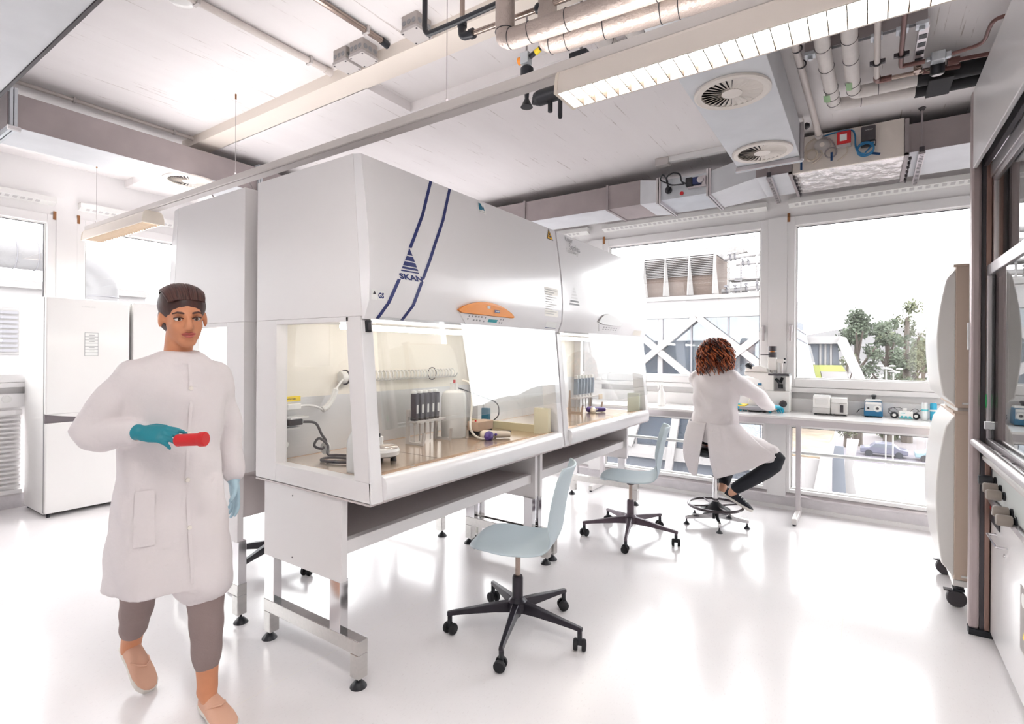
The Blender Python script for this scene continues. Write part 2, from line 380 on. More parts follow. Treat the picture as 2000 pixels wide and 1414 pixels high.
# perforated strips under the header (one per bay)
def slot_strip(side, u0, u1, label):
    X = wall_xf(side); t = thing('perforated_strip', label, 'vent strip', X((u0+u1)/2, -0.03, 2.77), 0, 'perforated strips above the windows')
    pr = [(0.0, 2.775), (-0.075, 2.80), (-0.075, 2.845), (0.0, 2.845)]; pts = [X(0, a, b) for a, b in pr]
    b = MB()
    if side == 'far': b.prism([(p[1], p[2]) for p in pts], 'x', u0, u1)
    else: b.prism([(p[0], p[2]) for p in pts], 'y', u0, u1)
    b.build('strip_body', WHITE_G, t, smooth=0)
    sl = MB(); n = int((u1-u0-0.1)/0.052)
    for k in range(n):
        u = u0+0.05+k*0.052
        a = [X(u, -0.062, 2.7935), X(u+0.03, -0.062, 2.7935), X(u+0.03, -0.028, 2.7825), X(u, -0.028, 2.7825)]
        sl.add([(p[0], p[1], p[2]) for p in a] + [(p[0], p[1], p[2]+0.004) for p in a], [(0,1,2,3),(4,7,6,5),(0,4,5,1),(1,5,6,2),(2,6,7,3),(3,7,4,0)])
    sl.build('slots', M_SLOT, t, smooth=0)['kind'] = 'stuff'
for i in range(4): slot_strip('far', CF[i]+0.09, CF[i+1]-0.09, ['white slotted strip at the far left corner above the window', 'white slotted strip behind the cabinets above the window', 'white slotted strip above the window behind the seated person', 'white slotted strip above the window with the trees'][i])
for i in range(3): slot_strip('left', CLF[i]+0.09, CLF[i+1]-0.09, ['white slotted strip above the left windows, nearest the camera', 'white slotted strip above the left window at the photo edge', 'white slotted strip above the left window behind the fridges'][i])
# guard rails outside the lower far windows
for i in (1, 2, 3):
    tag(MB().cyl((CF[i]+0.09, 5.50, 0.52), (CF[i+1]-0.09, 5.50, 0.52), 0.016, 12).build('guard_rail', WHITE_G),
        ['white guard rail across the low window behind the far cabinet', 'white guard rail across the low window behind the seated person', 'white guard rail across the low window under the blue mixer'][i-1], 'rail', 'guard rails of the low windows')
# louvred convector cover at the foot of the left wall
cv = thing('convector_cover', 'white louvred convector cover low on the left wall beside the fridge', 'radiator', (XL+0.02, 0.8, 0.0))
MB().box(XL, XL+0.015, -2.6, 1.44, 0.14, 0.88).build('backing', FRAME, cv, smooth=0)
MB().box(XL, XL+0.055, -2.6, 1.44, 0.84, 0.885).build('top_rail', FRAME, cv, smooth=0, bev=0.004)
MB().box(XL, XL+0.055, -2.6, 1.44, 0.14, 0.175).build('bottom_rail', FRAME, cv, smooth=0, bev=0.004)
sm = None
for k in range(16):
    z = 0.20 + k*0.0395
    if sm is None:
        o = MB().prism([(XL+0.014, z), (XL+0.05, z+0.004), (XL+0.05, z+0.016), (XL+0.014, z+0.03)], 'y', -2.58, 1.43).build('slat', FRAME, cv, smooth=0); sm = o
    else:
        o = sm.copy(); COL.objects.link(o); o.parent = cv; o.location = (0, 0, k*0.0395)
for k, y in enumerate((1.19, 1.34)):
    so = MB().lathe([(0.035, 0), (0.035, 0.004), (0.027, 0.005), (0.024, 0.002), (0.024, 0.0015)], (XL+0.04, y, 0.985), (1,0,0), 24).build('wall_socket', WHITE_G)
    tag(so, ['round white socket on the left wall trunking at the photo edge', 'round white socket on the left wall trunking next to the fridge'][k], 'socket', 'round trunking sockets')
# ---------------------------------------------------------------- ceiling services
M_DUCT = mat('galvanised_duct', C(214,216,220), 0.45, 0.25, noise=((4,4,4),0.06))
M_DUCT_D = mat('aged_duct', C(164,154,154), 0.5, 0.25, noise=((5,5,5),0.07))  # same duct metal, darker for side faces, lighter copy where undersides are lit
M_INS = mat('foil_insulation', C(190,176,168), 0.4, 0.35, bump=((90,90,90),0.35))
M_INSW = mat('white_pipe_insulation', C(226,220,216), 0.5, noise=((30,30,30),0.03))
M_CONDUIT = mat('plastic_conduit', C(214,205,200), 0.4)
M_STPIPE = mat('steel_pipe', C(168,152,142), 0.25, 0.9)
M_COPPER = mat('copper_pipe', C(118,88,84), 0.35, 0.7)
M_BOX = mat('junction_box_grey', C(196,190,188), 0.5)
M_RAIL = mat('luminaire_rail', C(222,216,212), 0.4)
M_DIFF = mat('swirl_diffuser_white', C(232,225,218), 0.45)
M_FOIL = mat('silver_foil_wrap', C(235,232,230), 0.22, 0.8, bump=((9,9,9),0.6))
M_LABEL = mat('green_label', C(150,185,140), 0.6)
M_TAG = mat('blue_cable_tag', C(20,70,120), 0.5)
M_BEIGEC = mat('beige_cable', C(205,192,176), 0.5)
M_UP = emitter('uplight', (1.0, 0.97, 0.96, 1), 4.2)  # added glow for brighter ceilings, no such lamp known
M_LIGHT = emitter('luminaire_cell_light', (1.0, 0.98, 0.95, 1), LAMP_STRENGTH)

# swirl diffusers --------------------------------------------------
def swirl(loc, R, label):
    t = thing('swirl_diffuser', label, 'ceiling vent', loc, 0, 'round swirl diffusers')
    MB().lathe([(R, 0), (R, -0.012), (R-0.012, -0.018), (R*0.80, -0.012), (R*0.80, 0.0)], (0,0,0), (0,0,1), 48).build('ring', M_DIFF, t, local=True)
    MB().lathe([(R*0.80, -0.001), (R*0.79, 0.001)], (0,0,0), (0,0,1), 40).build('throat', BLACK, t, local=True)
    MB().lathe([(R*0.27, -0.0005), (R*0.27, -0.014), (R*0.2, -0.017), (0.001, -0.018)], (0,0,0), (0,0,1), 32).build('hub', M_DIFF, t, local=True)
    first = None; N = 30
    for k in range(N):
        if first is None:
            r0, r1 = R*0.25, R*0.81; w0, w1 = 2*math.pi*r0/N*0.46, 2*math.pi*r1/N*0.42
            vs = [(r0,-w0,-0.006),(r1,-w1,-0.003),(r1,w1,-0.0135),(r0,w0,-0.0135),(r0,-w0,-0.005),(r1,-w1,-0.0015),(r1,w1,-0.0122),(r0,w0,-0.0125)]
            first = MB().add(vs, [(0,1,2,3),(4,7,6,5),(0,4,5,1),(1,5,6,2),(2,6,7,3),(3,7,4,0)]).build('vane', M_DIFF, t, smooth=0, local=True)
        else:
            o = first.copy(); COL.objects.link(o); o.parent = t; o.rotation_euler = (0, 0, 2*math.pi*k/N)
    return t
# right duct with diffusers, running towards the far windows
d = thing('ventilation_duct', 'wide grey flat duct with two round diffusers hung above the bench', 'duct', (-0.59, 3.0, 2.82))
MB().box(-0.795, -0.385, 1.55, 4.215, 2.822, 3.06).build('duct_body', M_DUCT, d, smooth=0, bev=0.003)
fl = MB().box(-0.805, -0.372, 4.17, 4.215, 2.79, 2.822)
fl.box(-0.385, -0.36, 4.17, 4.215, 2.80, 3.06).build('end_flange', ALU, d, smooth=0, bev=0.003)
MB().cyl((-0.81, 4.19, 2.797), (-0.365, 4.19, 2.797), 0.011, 10).build('flange_bar', GALV, d)
MB().lathe([(0.02,0),(0.024,0.01),(0.012,0.03)], (-0.352, 4.16, 3.02), (1,0,0), 12).build('clamp', DARK, d)
swirl((-0.59, 1.98, 2.821), 0.19, 'round white swirl diffuser partly hidden above the insulated pipes')
swirl((-0.59, 2.945, 2.821), 0.19, 'round white swirl diffuser in the middle of the grey duct')
swirl((-0.59, 3.93, 2.821), 0.19, 'round white swirl diffuser at the window end of the grey duct')
# left duct + corner duct
d = thing('ventilation_duct', 'long grey duct under the ceiling above the walking person', 'duct', (-4.61, 2.5, 2.815))
MB().box(-4.83, -4.40, 0.93, 4.55, 2.815, 3.025).build('duct_body', M_DUCT_D, d, smooth=0)
MB().box(-4.828, -4.402, 0.93, 4.54, 2.8135, 2.8149).build('underside_sheet', M_DUCT, d, smooth=0)  # lighter sheet, light on the underside put into its colour
for y in (0.955, 2.55):
    MB().box(-4.85, -4.375, y-0.018, y-0.003, 2.79, 3.05).box(-4.85, -4.375, y+0.003, y+0.018, 2.79, 3.05).build('flange', GALV, d, smooth=0)
    MB().cyl((-4.37, y-0.03, 2.795), (-4.37, y+0.03, 2.795), 0.016, 8).build('flange_clamp', CHROME, d)
swirl((-4.57, 2.06, 2.8135), 0.19, 'round swirl diffuser under the left grey duct by the rail')
d = thing('ventilation_duct', 'blue-grey duct crossing the top left corner of the photo', 'duct', (-3.0, 0.4, 2.81))
MB().box(-4.83, -1.3, 0.1, 0.786, 2.805, 3.08).build('duct_body', M_DUCT, d, smooth=0, bev=0.003)
MB().box(-4.83, -1.3, 0.786, 0.800, 2.80, 2.83).build('edge_seam', DARK, d, smooth=0)
# far duct along the window wall
d = thing('ventilation_duct', 'grey duct along the window wall behind the cabinets', 'duct', (-3.2, 4.85, 2.79))
MB().box(-6.2, -2.02, 4.60, 5.05, 2.79, 3.0).build('duct_body', M_DUCT_D, d, smooth=0)
MB().box(-6.2, -2.02, 4.602, 5.048, 2.7885, 2.7899).build('underside_sheet', M_DUCT, d, smooth=0)  # whitish copy of the duct metal painted as a lit bottom
MB().box(-2.02, -1.70, 4.595, 5.055, 2.785, 3.005).build('duct_sleeve', M_DUCT_D, d, smooth=0)
tp = MB(); a = [(-1.70,4.595),(-1.70,5.06)]
tp.add([(-1.70,4.595,2.785),(-1.70,5.055,2.785),(-1.70,5.055,3.005),(-1.70,4.595,3.005),(-1.50,4.50,2.75),(-1.50,4.98,2.75),(-1.50,4.98,2.94),(-1.50,4.50,2.94)],
       [(0,1,2,3),(4,7,6,5),(0,4,5,1),(1,5,6,2),(2,6,7,3),(3,7,4,0)])
tp.build('duct_taper', M_DUCT, d, smooth=0)
for x in (-3.55, -2.95, -2.02): MB().box(x-0.012, x+0.012, 4.585, 5.06, 2.775, 3.01).build('flange', GREY, d, smooth=0)
d = thing('damper_box', 'steel damper box with black actuator and red dot under the far ceiling', 'damper', (-1.28, 4.7, 2.76))
MB().box(-1.495, -1.075, 4.50, 4.98, 2.762, 2.935).build('box_body', GALV, d, smooth=0)
for x in (-1.495, -1.075): MB().box(x-0.018, x-0.004, 4.485, 5.0, 2.735, 2.96).box(x+0.004, x+0.018, 4.485, 5.0, 2.735, 2.96).build('flange', ALU, d, smooth=0)
MB().box(-1.255, -1.20, 4.455, 4.50, 2.835, 2.905).build('actuator_block', BLACK, d, smooth=0, bev=0.004)
MB().box(-1.20, -1.125, 4.46, 4.50, 2.842, 2.902).build('actuator_body', mat('dark_blue_plastic', C(44,56,104), 0.4), d, smooth=0, bev=0.004)
MB().box(-1.125, -1.095, 4.465, 4.50, 2.83, 2.905).lathe([(0.026,0),(0.026,0.012),(0.012,0.016)], (-1.135, 4.46, 2.872), (0,-1,0), 20).build('actuator_shaft', ALU, d)
MB().box(-1.24, -1.09, 4.47, 4.50, 2.818, 2.83).build('actuator_bracket', ALU, d, smooth=0)
MB().lathe([(0.016,0),(0.016,0.002)], (-1.298, 4.499, 2.795), (0,-1,0), 20).build('red_dot', RED, d)
MB().lathe([(0.03,0),(0.03,0.008),(0.018,0.012),(0.014,0.05)], (-1.41, 4.499, 2.838), (0,-1,0), 16).build('cable_gland', BLACK, d)
MB().tube(bez([(-1.40,4.46,2.85),(-1.41,4.44,2.93),(-1.36,4.44,2.96),(-1.30,4.44,2.94),(-1.285,4.45,2.88),(-1.25,4.47,2.86)],6), 0.007, 8).tube(bez([(-1.41,4.46,2.85),(-1.40,4.43,2.90),(-1.44,4.43,2.96),(-1.46,4.43,2.92),(-1.42,4.43,2.89),(-1.36,4.44,2.86),(-1.26,4.45,2.855)],6), 0.006, 8).build('actuator_cable', BLACK, d)
d = thing('ventilation_duct', 'grey duct with foil wrapped section above the tree window', 'duct', (0.4, 4.8, 2.82))
tp = MB(); tp.add([(-1.06,4.50,2.75),(-1.06,4.98,2.75),(-1.06,4.98,2.94),(-1.06,4.50,2.94),(-0.72,4.50,2.82),(-0.72,5.11,2.82),(-0.72,5.11,3.015),(-0.72,4.50,3.015)],
       [(0,1,2,3),(4,7,6,5),(0,4,5,1),(1,5,6,2),(2,6,7,3),(3,7,4,0)])
tp.build('duct_taper', M_DUCT, d, smooth=0)
MB().box(-0.72, 1.40, 4.50, 5.11, 2.822, 3.015).build('duct_body', M_DUCT_D, d, smooth=0)
MB().box(-0.72, 1.40, 4.502, 5.108, 2.8205, 2.8219).build('underside_sheet', M_DUCT, d, smooth=0)  # lit bottom painted with the lighter duct colour
rows = []
random.seed(3)
for j in range(13):
    rows.append([(-0.46+0.69*i/28, 4.515+0.58*j/12, 2.812 - 0.016*random.random()*(0.4 if j in (0,12) or i in (0,28) else 1)) for i in range(29)])
fo = MB().grid(rows); fo.grid([[(p[0], p[1], 2.8204) for p in r] for r in rows]).build('foil_wrap', M_FOIL, d, smooth=80, recalc=False)
MB().box(-0.46, 0.22, 4.478, 4.50, 2.80, 3.06).build('inspection_panel', CREAM, d, smooth=0, bev=0.002)
for x in (-0.475, 0.235):
    MB().box(x-0.012, x+0.012, 4.47, 4.50, 2.80, 3.05).box(x-0.012, x+0.012, 4.47, 5.13, 2.795, 2.815).build('flange', GREY, d, smooth=0)
    bl = MB()
    for k in range(6): bl.lathe([(0.009,0),(0.009,0.02),(0.004,0.02),(0.004,0.035)], (x+0.02, 4.53+k*0.105, 2.80), (0,0,-1), 6)
    bl.build('flange_bolts', DARK, d)
# hangers with slotted bars
for (x, xb, lab) in ((0.315, 0.325, 'threaded rod hanger with slotted bar under the duct by the fume hood'), (-0.62, -0.645, 'threaded rod hanger with slotted bar under the duct by the big grey duct')):
    h = thing('duct_hanger', lab, 'hanger', (x, 4.47, 2.80), 0, 'slotted duct hangers')
    MB().cyl((x, 4.468, 2.80), (x, 4.468, 3.10), 0.006, 8).build('threaded_rod', GREY, h)
    MB().lathe([(0.02,0),(0.022,0.004),(0.01,0.02)], (x, 4.468, 3.10), (0,0,-1), 10).build('ceiling_plate', DARK, h)
    MB().box(x-0.014, x+0.014, 4.455, 4.482, 2.80, 2.835).build('nut_block', DARK, h, smooth=0)
    MB().add([(x-0.018,4.46,2.785),(x+0.018,4.46,2.785),(xb+0.018,5.24,2.785),(xb-0.018,5.24,2.785),(x-0.018,4.46,2.808),(x+0.018,4.46,2.808),(xb+0.018,5.24,2.808),(xb-0.018,5.24,2.808)],
             [(0,3,2,1),(4,5,6,7),(0,1,5,4),(1,2,6,5),(2,3,7,6),(3,0,4,7)]).build('slotted_bar', ALU, h, smooth=0)
    sl = MB()
    for k in range(22):
        f = (k+0.7)/22.5; cx = x+(xb-x)*f; y = 4.46+0.78*f
        sl.box(cx-0.012, cx+0.012, y-0.008, y+0.008, 2.7845, 2.7852)
    sl.build('slots', DARK, h, smooth=0)
# devices on the inspection panel
t = thing('control_box', 'small red control box with white label on the duct panel', 'control box', (-0.13, 4.47, 2.93))
MB().box(-0.173, -0.088, 4.435, 4.478, 2.945, 3.035).build('case', RED, t, smooth=0, bev=0.005)
MB().box(-0.175, -0.086, 4.44, 4.478, 2.925, 2.945).build('base', M_BOX, t, smooth=0, bev=0.003)
MB().box(-0.155, -0.112, 4.4335, 4.436, 2.965, 3.012).build('label_sticker', PAPER, t, smooth=0)
MB().tube(bez([(-0.11,4.46,2.93),(-0.11,4.45,2.88),(-0.14,4.45,2.85),(-0.17,4.46,2.835)],6), 0.005, 8).build('cable', M_BEIGEC, t)
t = thing('control_box', 'dark grey sensor box with blue cable on the duct panel', 'control box', (0.015, 4.47, 2.92))
MB().prism(rrect(0.015, 2.985, 0.043, 0.05, 0.008), 'y', 4.43, 4.478).build('case', DARK, t)
MB().box(-0.03, 0.06, 4.445, 4.478, 2.90, 2.935).build('base', BLACK, t, smooth=0, bev=0.003)
MB().box(0.03, 0.055, 4.44, 4.47, 2.905, 2.925).build('cable_gland', M_BOX, t, smooth=0)
text_mb('honeywell', 0.011, (-0.005, 4.4285, 3.005), (1,0,0), (0,0,1)).build('lettering', PAPER, t, smooth=0)
t = thing('cable_loop', 'bright blue coiled cable hanging on the duct panel', 'cable', (-0.02, 4.46, 2.85))
pb = [(-0.27,4.46,3.03),(-0.18,4.465,3.045),(-0.09,4.46,3.04),(-0.065,4.455,3.00),(-0.06,4.455,2.92),(-0.045,4.45,2.865)]
lp = [(0.0+0.048*math.cos(a), 4.45-0.002*i, 2.872+0.042*math.sin(a)) for i, a in enumerate([math.radians(190+24*k) for k in range(34)])]
MB().tube(bez(pb,6)+[Vector(p) for p in lp]+bez([(0.03,4.44,2.89),(0.045,4.44,2.92)],4), 0.0055, 8).build('cable', CABLE_B, t)
MB().cbox((0.055,4.445,2.838), (0.062,0.003,0.016), Matrix.Rotation(math.radians(18),3,'Y')).build('tag', M_TAG, t, smooth=0)
t = thing('flow_sensor', 'round clear plastic sensor with beige hoses on the duct panel', 'sensor', (-0.27, 4.46, 2.9))
MB().lathe([(0.052,0),(0.052,0.02),(0.035,0.026),(0.03,0.03),(0.014,0.034),(0.012,0.034)], (-0.265, 4.478, 2.968), (0,-1,0), 28).build('housing', M_BOX, t)
MB().lathe([(0.016,0),(0.016,0.006)], (-0.265, 4.444, 2.968), (0,-1,0), 20).build('dial', CREAM, t)
MB().ring((-0.335, 4.445, 2.905), 0.04, 0.007, (0,1,0)).ring((-0.33, 4.437, 2.90), 0.036, 0.006, (0,1,0)).tube(bez([(-0.30,4.45,3.03),(-0.36,4.45,2.99),(-0.375,4.445,2.93)],6), 0.007, 8).tube(bez([(-0.275,4.45,2.93),(-0.265,4.44,2.90),(-0.28,4.44,2.87),(-0.325,4.44,2.84)],6), 0.006, 8).build('hose', M_BEIGEC, t)
MB().ring((-0.21, 4.448, 2.90), 0.036, 0.005, (0,1,0)).tube(bez([(-0.28,4.45,3.035),(-0.22,4.45,3.0),(-0.19,4.45,2.95),(-0.18,4.45,2.90)],6), 0.005, 8).build('dark_hose', GREY, t)
for (x, z) in ((-0.398, 2.835), (-0.205, 2.868)): MB().cbox((x,4.44,z), (0.014,0.003,0.062)).build('tag', M_TAG, t, smooth=0)
# rail with luminaires --------------------------------------------
t = thing('luminaire_rail', 'long white suspended light rail crossing under the ceiling', 'rail', (-3.0, 1.89, 2.558))
MB().box(-6.17, 0.40, 1.85, 1.93, 2.562, 2.603).build('rail_profile', M_RAIL, t, smooth=0, bev=0.003)
MB().box(-6.17, 0.40, 1.862, 1.918, 2.556, 2.562).build('rail_groove', M_BOX, t, smooth=0)
MB().box(-6.1, 0.38, 1.865, 1.915, 2.603, 2.606).build('uplight_strip', M_UP, t, smooth=0)  # unseen glowing strip added on top of the rail to brighten the ceiling
for x in (-6.0, -3.55, -1.66, 0.25):
    MB().cyl((x, 1.89, 2.6), (x, 1.89, 3.16), 0.0018, 6).build('suspension_wire', GREY, t)
    MB().lathe([(0.007,0),(0.007,0.035),(0.003,0.04)], (x, 1.89, 2.6), (0,0,1), 10).build('wire_grip', GREY, t)
    MB().lathe([(0.006,0),(0.006,0.035)], (x, 1.89, ZC), (0,0,-1), 10).build('wire_anchor', M_WOOD, t)
M_BLADE = mat('louvre_blade_tan', C(84,70,56), 0.6)
def luminaire(x0, x1, label):
    t = thing('luminaire', label, 'ceiling light', ((x0+x1)/2, 1.89, 2.457), 0, 'louvred luminaires on the rail')
    zb = 2.457
    near = [(1.852,2.556),(1.835,2.552),(1.822,2.535),(1.816,2.50),(1.812,zb),(1.820,zb),(1.824,2.50),(1.83,2.53),(1.842,2.545),(1.856,2.548)]
    far = [(2*1.89-a, b) for a, b in near]
    MB().prism(near, 'x', x0, x1).prism(far[::-1], 'x', x0, x1).build('side_reflector', CREAM, t, smooth=25)
    MB().box(x0, x1, 1.85, 1.93, 2.548, 2.556).build('top_plate', CREAM, t, smooth=0)
    MB().box(x0, x1, 1.8500, 1.8515, 2.5565, 2.5585).build('shadow_gap', DARK, t, smooth=0)
    cap = [(1.852,2.557),(1.834,2.553),(1.820,2.535),(1.812,2.50),(1.808,zb-0.002),(1.972,zb-0.002),(1.968,2.50),(1.96,2.535),(1.946,2.553),(1.928,2.557)]
    for xc in (x0, x1): MB().prism(cap, 'x', xc-0.007, xc+0.007).build('end_cap', mat_cap, t, smooth=25)
    MB().box(x0+0.007, x1-0.007, 1.828, 1.952, 2.488, 2.492).build('lamp', M_LIGHT, t, smooth=0)
    n = max(3, int(round((x1-x0)/0.052))); first = None
    for k in range(1, n):
        x = x0+(x1-x0)*k/n
        if first is None:
            first = MB().prism([(1.822,zb-0.001),(1.958,zb-0.001),(1.956,2.487),(1.824,2.487)], 'x', -0.0016, 0.0016).build('louvre_blade', M_BLADE, t, smooth=0)
            first.location = (x, 0, 0); first['_'] = 0; del first['_']
        else:
            o = first.copy(); COL.objects.link(o); o.parent = t; o.location = (x, 0, 0)
    return t
mat_cap = mat('luminaire_end_cap', C(230,220,206), 0.45)
luminaire(-1.02, 0.36, 'lit white luminaire with louvres on the rail at the top of the photo')
luminaire(-6.12, -4.80, 'lit white luminaire at the left window end of the rail')
t = thing('bare_tube', 'thin tube lamp clipped under the rail above the rear cabinet', 'lamp', (-3.7, 1.97, 2.52))
MB().cyl((-3.95,1.97,2.515),(-3.45,1.97,2.515),0.008,10).build('tube', WHITE_G, t)
for x in (-3.95,-3.45): MB().cyl((x-0.01,1.97,2.515),(x+0.01,1.97,2.515),0.012,10).cyl((x,1.97,2.515),(x,1.93,2.57),0.005,6).build('holder', GREY, t)
# overhead rail of the same luminaires, unseen, added as fill for the right side
for ry, xa, xb, xs, nm in ((0.45, -1.7, 1.38, (-1.66, -0.15), 'white light rail directly above the camera'),):
    t = thing('luminaire_rail', nm, 'rail', ((xa+xb)/2, ry, 2.558))
    MB().box(xa, xb, ry-0.04, ry+0.04, 2.562, 2.603).build('rail_profile', M_RAIL, t, smooth=0)
    MB().box(xa+0.05, xb-0.05, ry-0.025, ry+0.025, 2.603, 2.606).build('uplight_strip', M_UP, t, smooth=0)  # added ceiling brightener, as on the other rail
    for x in (xa+0.2, xb-0.2): MB().cyl((x, ry, 2.6), (x, ry, 2.80), 0.0018, 6).build('suspension_wire', GREY, t)
    for k, x0 in enumerate(xs):
        q = thing('luminaire', ['left lit luminaire on the ', 'right lit luminaire on the '][k]+nm, 'ceiling light', (x0+0.69, ry, 2.457), 0, 'luminaires out of the frame')
        MB().prism([(ry-0.04,2.56),(ry-0.075,2.5),(ry-0.08,2.457),(ry-0.072,2.457),(ry-0.065,2.5),(ry-0.04,2.55)], 'x', x0, x0+1.38).prism([(ry+0.04,2.56),(ry+0.04,2.55),(ry+0.065,2.5),(ry+0.072,2.457),(ry+0.08,2.457),(ry+0.075,2.5)], 'x', x0, x0+1.38).build('side_reflector', CREAM, q, smooth=0)
        MB().box(x0, x0+1.38, ry-0.06, ry+0.06, 2.47, 2.474).build('lamp', M_LIGHT, q, smooth=0)
# junction boxes and conduits on the ceiling
for i, (x, lab) in enumerate(((-2.512, 'grey junction box on the ceiling, left one of the touching pair'), (-2.368, 'grey junction box on the ceiling, right one of the touching pair'), (-1.955, 'grey junction box on the ceiling beside the black conduit'))):
    t = thing('junction_box', lab, 'junction box', (x, 1.985, 3.10), 0, 'ceiling junction boxes'); h = 0.06
    MB().prism(rrect(x, 1.985, h-0.004, h-0.004, 0.008), 'z', 3.098, ZC).build('box_body', mat('jb_body_%d' % i, C(176,168,164), 0.55), t)
    MB().prism(rrect(x, 1.985, h, h, 0.01), 'z', 3.084, 3.10).build('lid', M_BOX, t)
    for k in (-1, 0, 1):
        MB().lathe([(0.014,0),(0.012,0.003),(0.008,0.003),(0.006,0.001)], (x+k*0.034, 1.985-h+0.004, 3.13), (0,-1,0), 14).build('knockout', GREYPRINT, t)
        MB().lathe([(0.014,0),(0.012,0.003),(0.008,0.003),(0.006,0.001)], (x+h-0.004, 1.985+k*0.034, 3.13), (1,0,0), 14).build('knockout', GREYPRINT, t)
    for sx in (-1,1):
        for sy in (-1,1): MB().lathe([(0.005,0),(0.005,0.002)], (x+sx*0.048, 1.985+sy*0.048, 3.084), (0,0,-1), 8).build('screw', DARK, t)
for (x, y0, y1, r, z, lab, m) in ((-2.735, -0.6, 2.01, 0.018, 3.148, 'grey plastic conduit on the ceiling ending at the paired boxes', M_CONDUIT), (-2.225, 0.2, 2.0, 0.016, 3.15, 'steel conduit on the ceiling between the junction boxes', M_STPIPE), (-4.54, 0.9, 2.05, 0.014, 3.152, 'pale conduit along the ceiling above the left duct', M_CONDUIT)):
    t = thing('ceiling_conduit', lab, 'pipe', (x, 1.0, z), 0, 'ceiling conduits')
    MB().cyl((x, y0, z), (x, y1, z), r, 12).build('conduit_tube', m, t)
    MB().cyl((x, y1-0.01, z), (x, y1+0.035, z-0.006), r*1.25, 12).build('end_sleeve', BLACK if m is M_STPIPE else m, t)
    for yy in (y1-0.12, y1-0.75): MB().box(x-r-0.006, x+r+0.006, yy-0.008, yy+0.008, z-r-0.002, ZC).build('pipe_clip', M_BOX, t, smooth=0)
t = MB().lathe([(0.06,0),(0.06,0.02),(0.05,0.035),(0.02,0.042)], (-2.79,1.215,ZC), (0,0,-1), 24).build('smoke_detector', WHITE_G); tag(t, 'white domed smoke detector at the top edge of the photo', 'smoke detector')
# plaster rim around the opening
# black conduit, steel pipe, insulated pipes near the rail
t = MB().tube(bez([(-1.757,1.84,3.17),(-1.757,1.84,3.05),(-1.757,1.84,2.985),(-1.745,1.842,2.958),(-1.715,1.845,2.95),(-1.5,1.85,2.95),(-0.9,1.85,2.95)],5), 0.013, 10).build('black_conduit', BLACK)
tag(t, 'thin black conduit with a bend under the ceiling beside the junction box', 'pipe')
t = thing('steel_pipe', 'bare steel pipe with a black elbow under the ceiling', 'pipe', (-1.59, 1.93, 2.93))
MB().cyl((-1.60,1.93,2.97), (-1.60,1.93,3.17), 0.0125, 12).build('riser', M_STPIPE, t)
MB().tube(bez([(-1.60,1.93,2.985),(-1.60,1.93,2.95),(-1.585,1.93,2.932),(-1.54,1.932,2.93)],5), 0.019, 12).lathe([(0.023,0),(0.023,0.02)], (-1.60,1.93,2.98), (0,0,1), 14).lathe([(0.023,0),(0.023,0.02)], (-1.55,1.932,2.93), (1,0,0), 14).build('elbow', BLACK, t)
MB().cyl((-1.545,1.932,2.93), (-0.95,1.965,2.93), 0.0125, 12).build('run', M_STPIPE, t)
MB().lathe([(0.018,0),(0.024,0.01),(0.024,0.03),(0.018,0.04)], (-1.20,1.951,2.93), (1,0.05,0), 12).build('coupling', BLACK, t)
def ins_pipe(name, lab, path, r, m, bands, mb=BLACK, n=16, grp=None):
    t = thing(name, lab, 'pipe', path[0], 0, grp); P = bez(path, 8); MB().tube(P, r, n).build('insulation', m, t)
    tot = [0]; 
    for a, b in zip(P[:-1], P[1:]): tot.append(tot[-1]+(b-a).length)
    for f in bands:
        s = f*tot[-1]; i = max(k for k in range(len(tot)) if tot[k] <= s); i = min(i, len(P)-2)
        c = P[i]+(P[i+1]-P[i])*((s-tot[i])/max(1e-6, tot[i+1]-tot[i])); dr = (P[i+1]-P[i]).normalized()
        MB().ring(c, r+0.0005, 0.0018, dr, 28, 6).build('wire_band', mb, t)
    return t
ins_pipe('insulated_pipe', 'upper foil insulated pipe with an elbow beside the rail', [(-1.29,1.844,3.165),(-1.29,1.844,3.0),(-1.29,1.844,2.81),(-1.278,1.845,2.78),(-1.24,1.848,2.77),(-1.1,1.857,2.77),(-0.9,1.871,2.77),(0.2,1.945,2.77)], 0.042, M_INS, (0.19, 0.22, 0.27, 0.36, 0.55), grp='foil insulated pipes')
ins_pipe('insulated_pipe', 'lower foil insulated pipe directly above the rail', [(-1.15,1.964,3.165),(-1.15,1.964,3.0),(-1.15,1.964,2.81),(-1.138,1.965,2.778),(-1.10,1.968,2.765),(-0.9,1.99,2.765),(-0.6,2.025,2.765),(0.2,2.10,2.765)], 0.042, M_INS, (0.235, 0.275, 0.37, 0.50, 0.54), grp='foil insulated pipes')
for k, (x, r) in enumerate(((-1.09, 0.045), (-0.93, 0.05))):
    ins_pipe('insulated_pipe', ['white insulated pipe passing behind the rail, left of two', 'white insulated pipe passing behind the rail, right of two'][k], [(x,2.3,3.0),(x,2.5,3.0),(x,2.62,3.02),(x,2.7,3.12)], r, M_INSW, (0.3,0.7), DARK, grp='white pipes behind the rail')
t = thing('gas_valve', 'small valve with orange cap and black regulator behind the rail', 'valve', (-1.36, 2.15, 2.72))
MB().box(-1.40,-1.355,2.13,2.17,2.835,2.89).build('valve_block', GALV, t, smooth=0, bev=0.003)
MB().lathe([(0.018,0),(0.018,0.02),(0.012,0.024)], (-1.40,2.15,2.862), (-1,0,0), 14).build('cap', ORANGE, t)
MB().cyl((-1.375,2.15,2.885),(-1.375,2.15,3.105),0.005,8).build('hanger_rod', GREY, t)
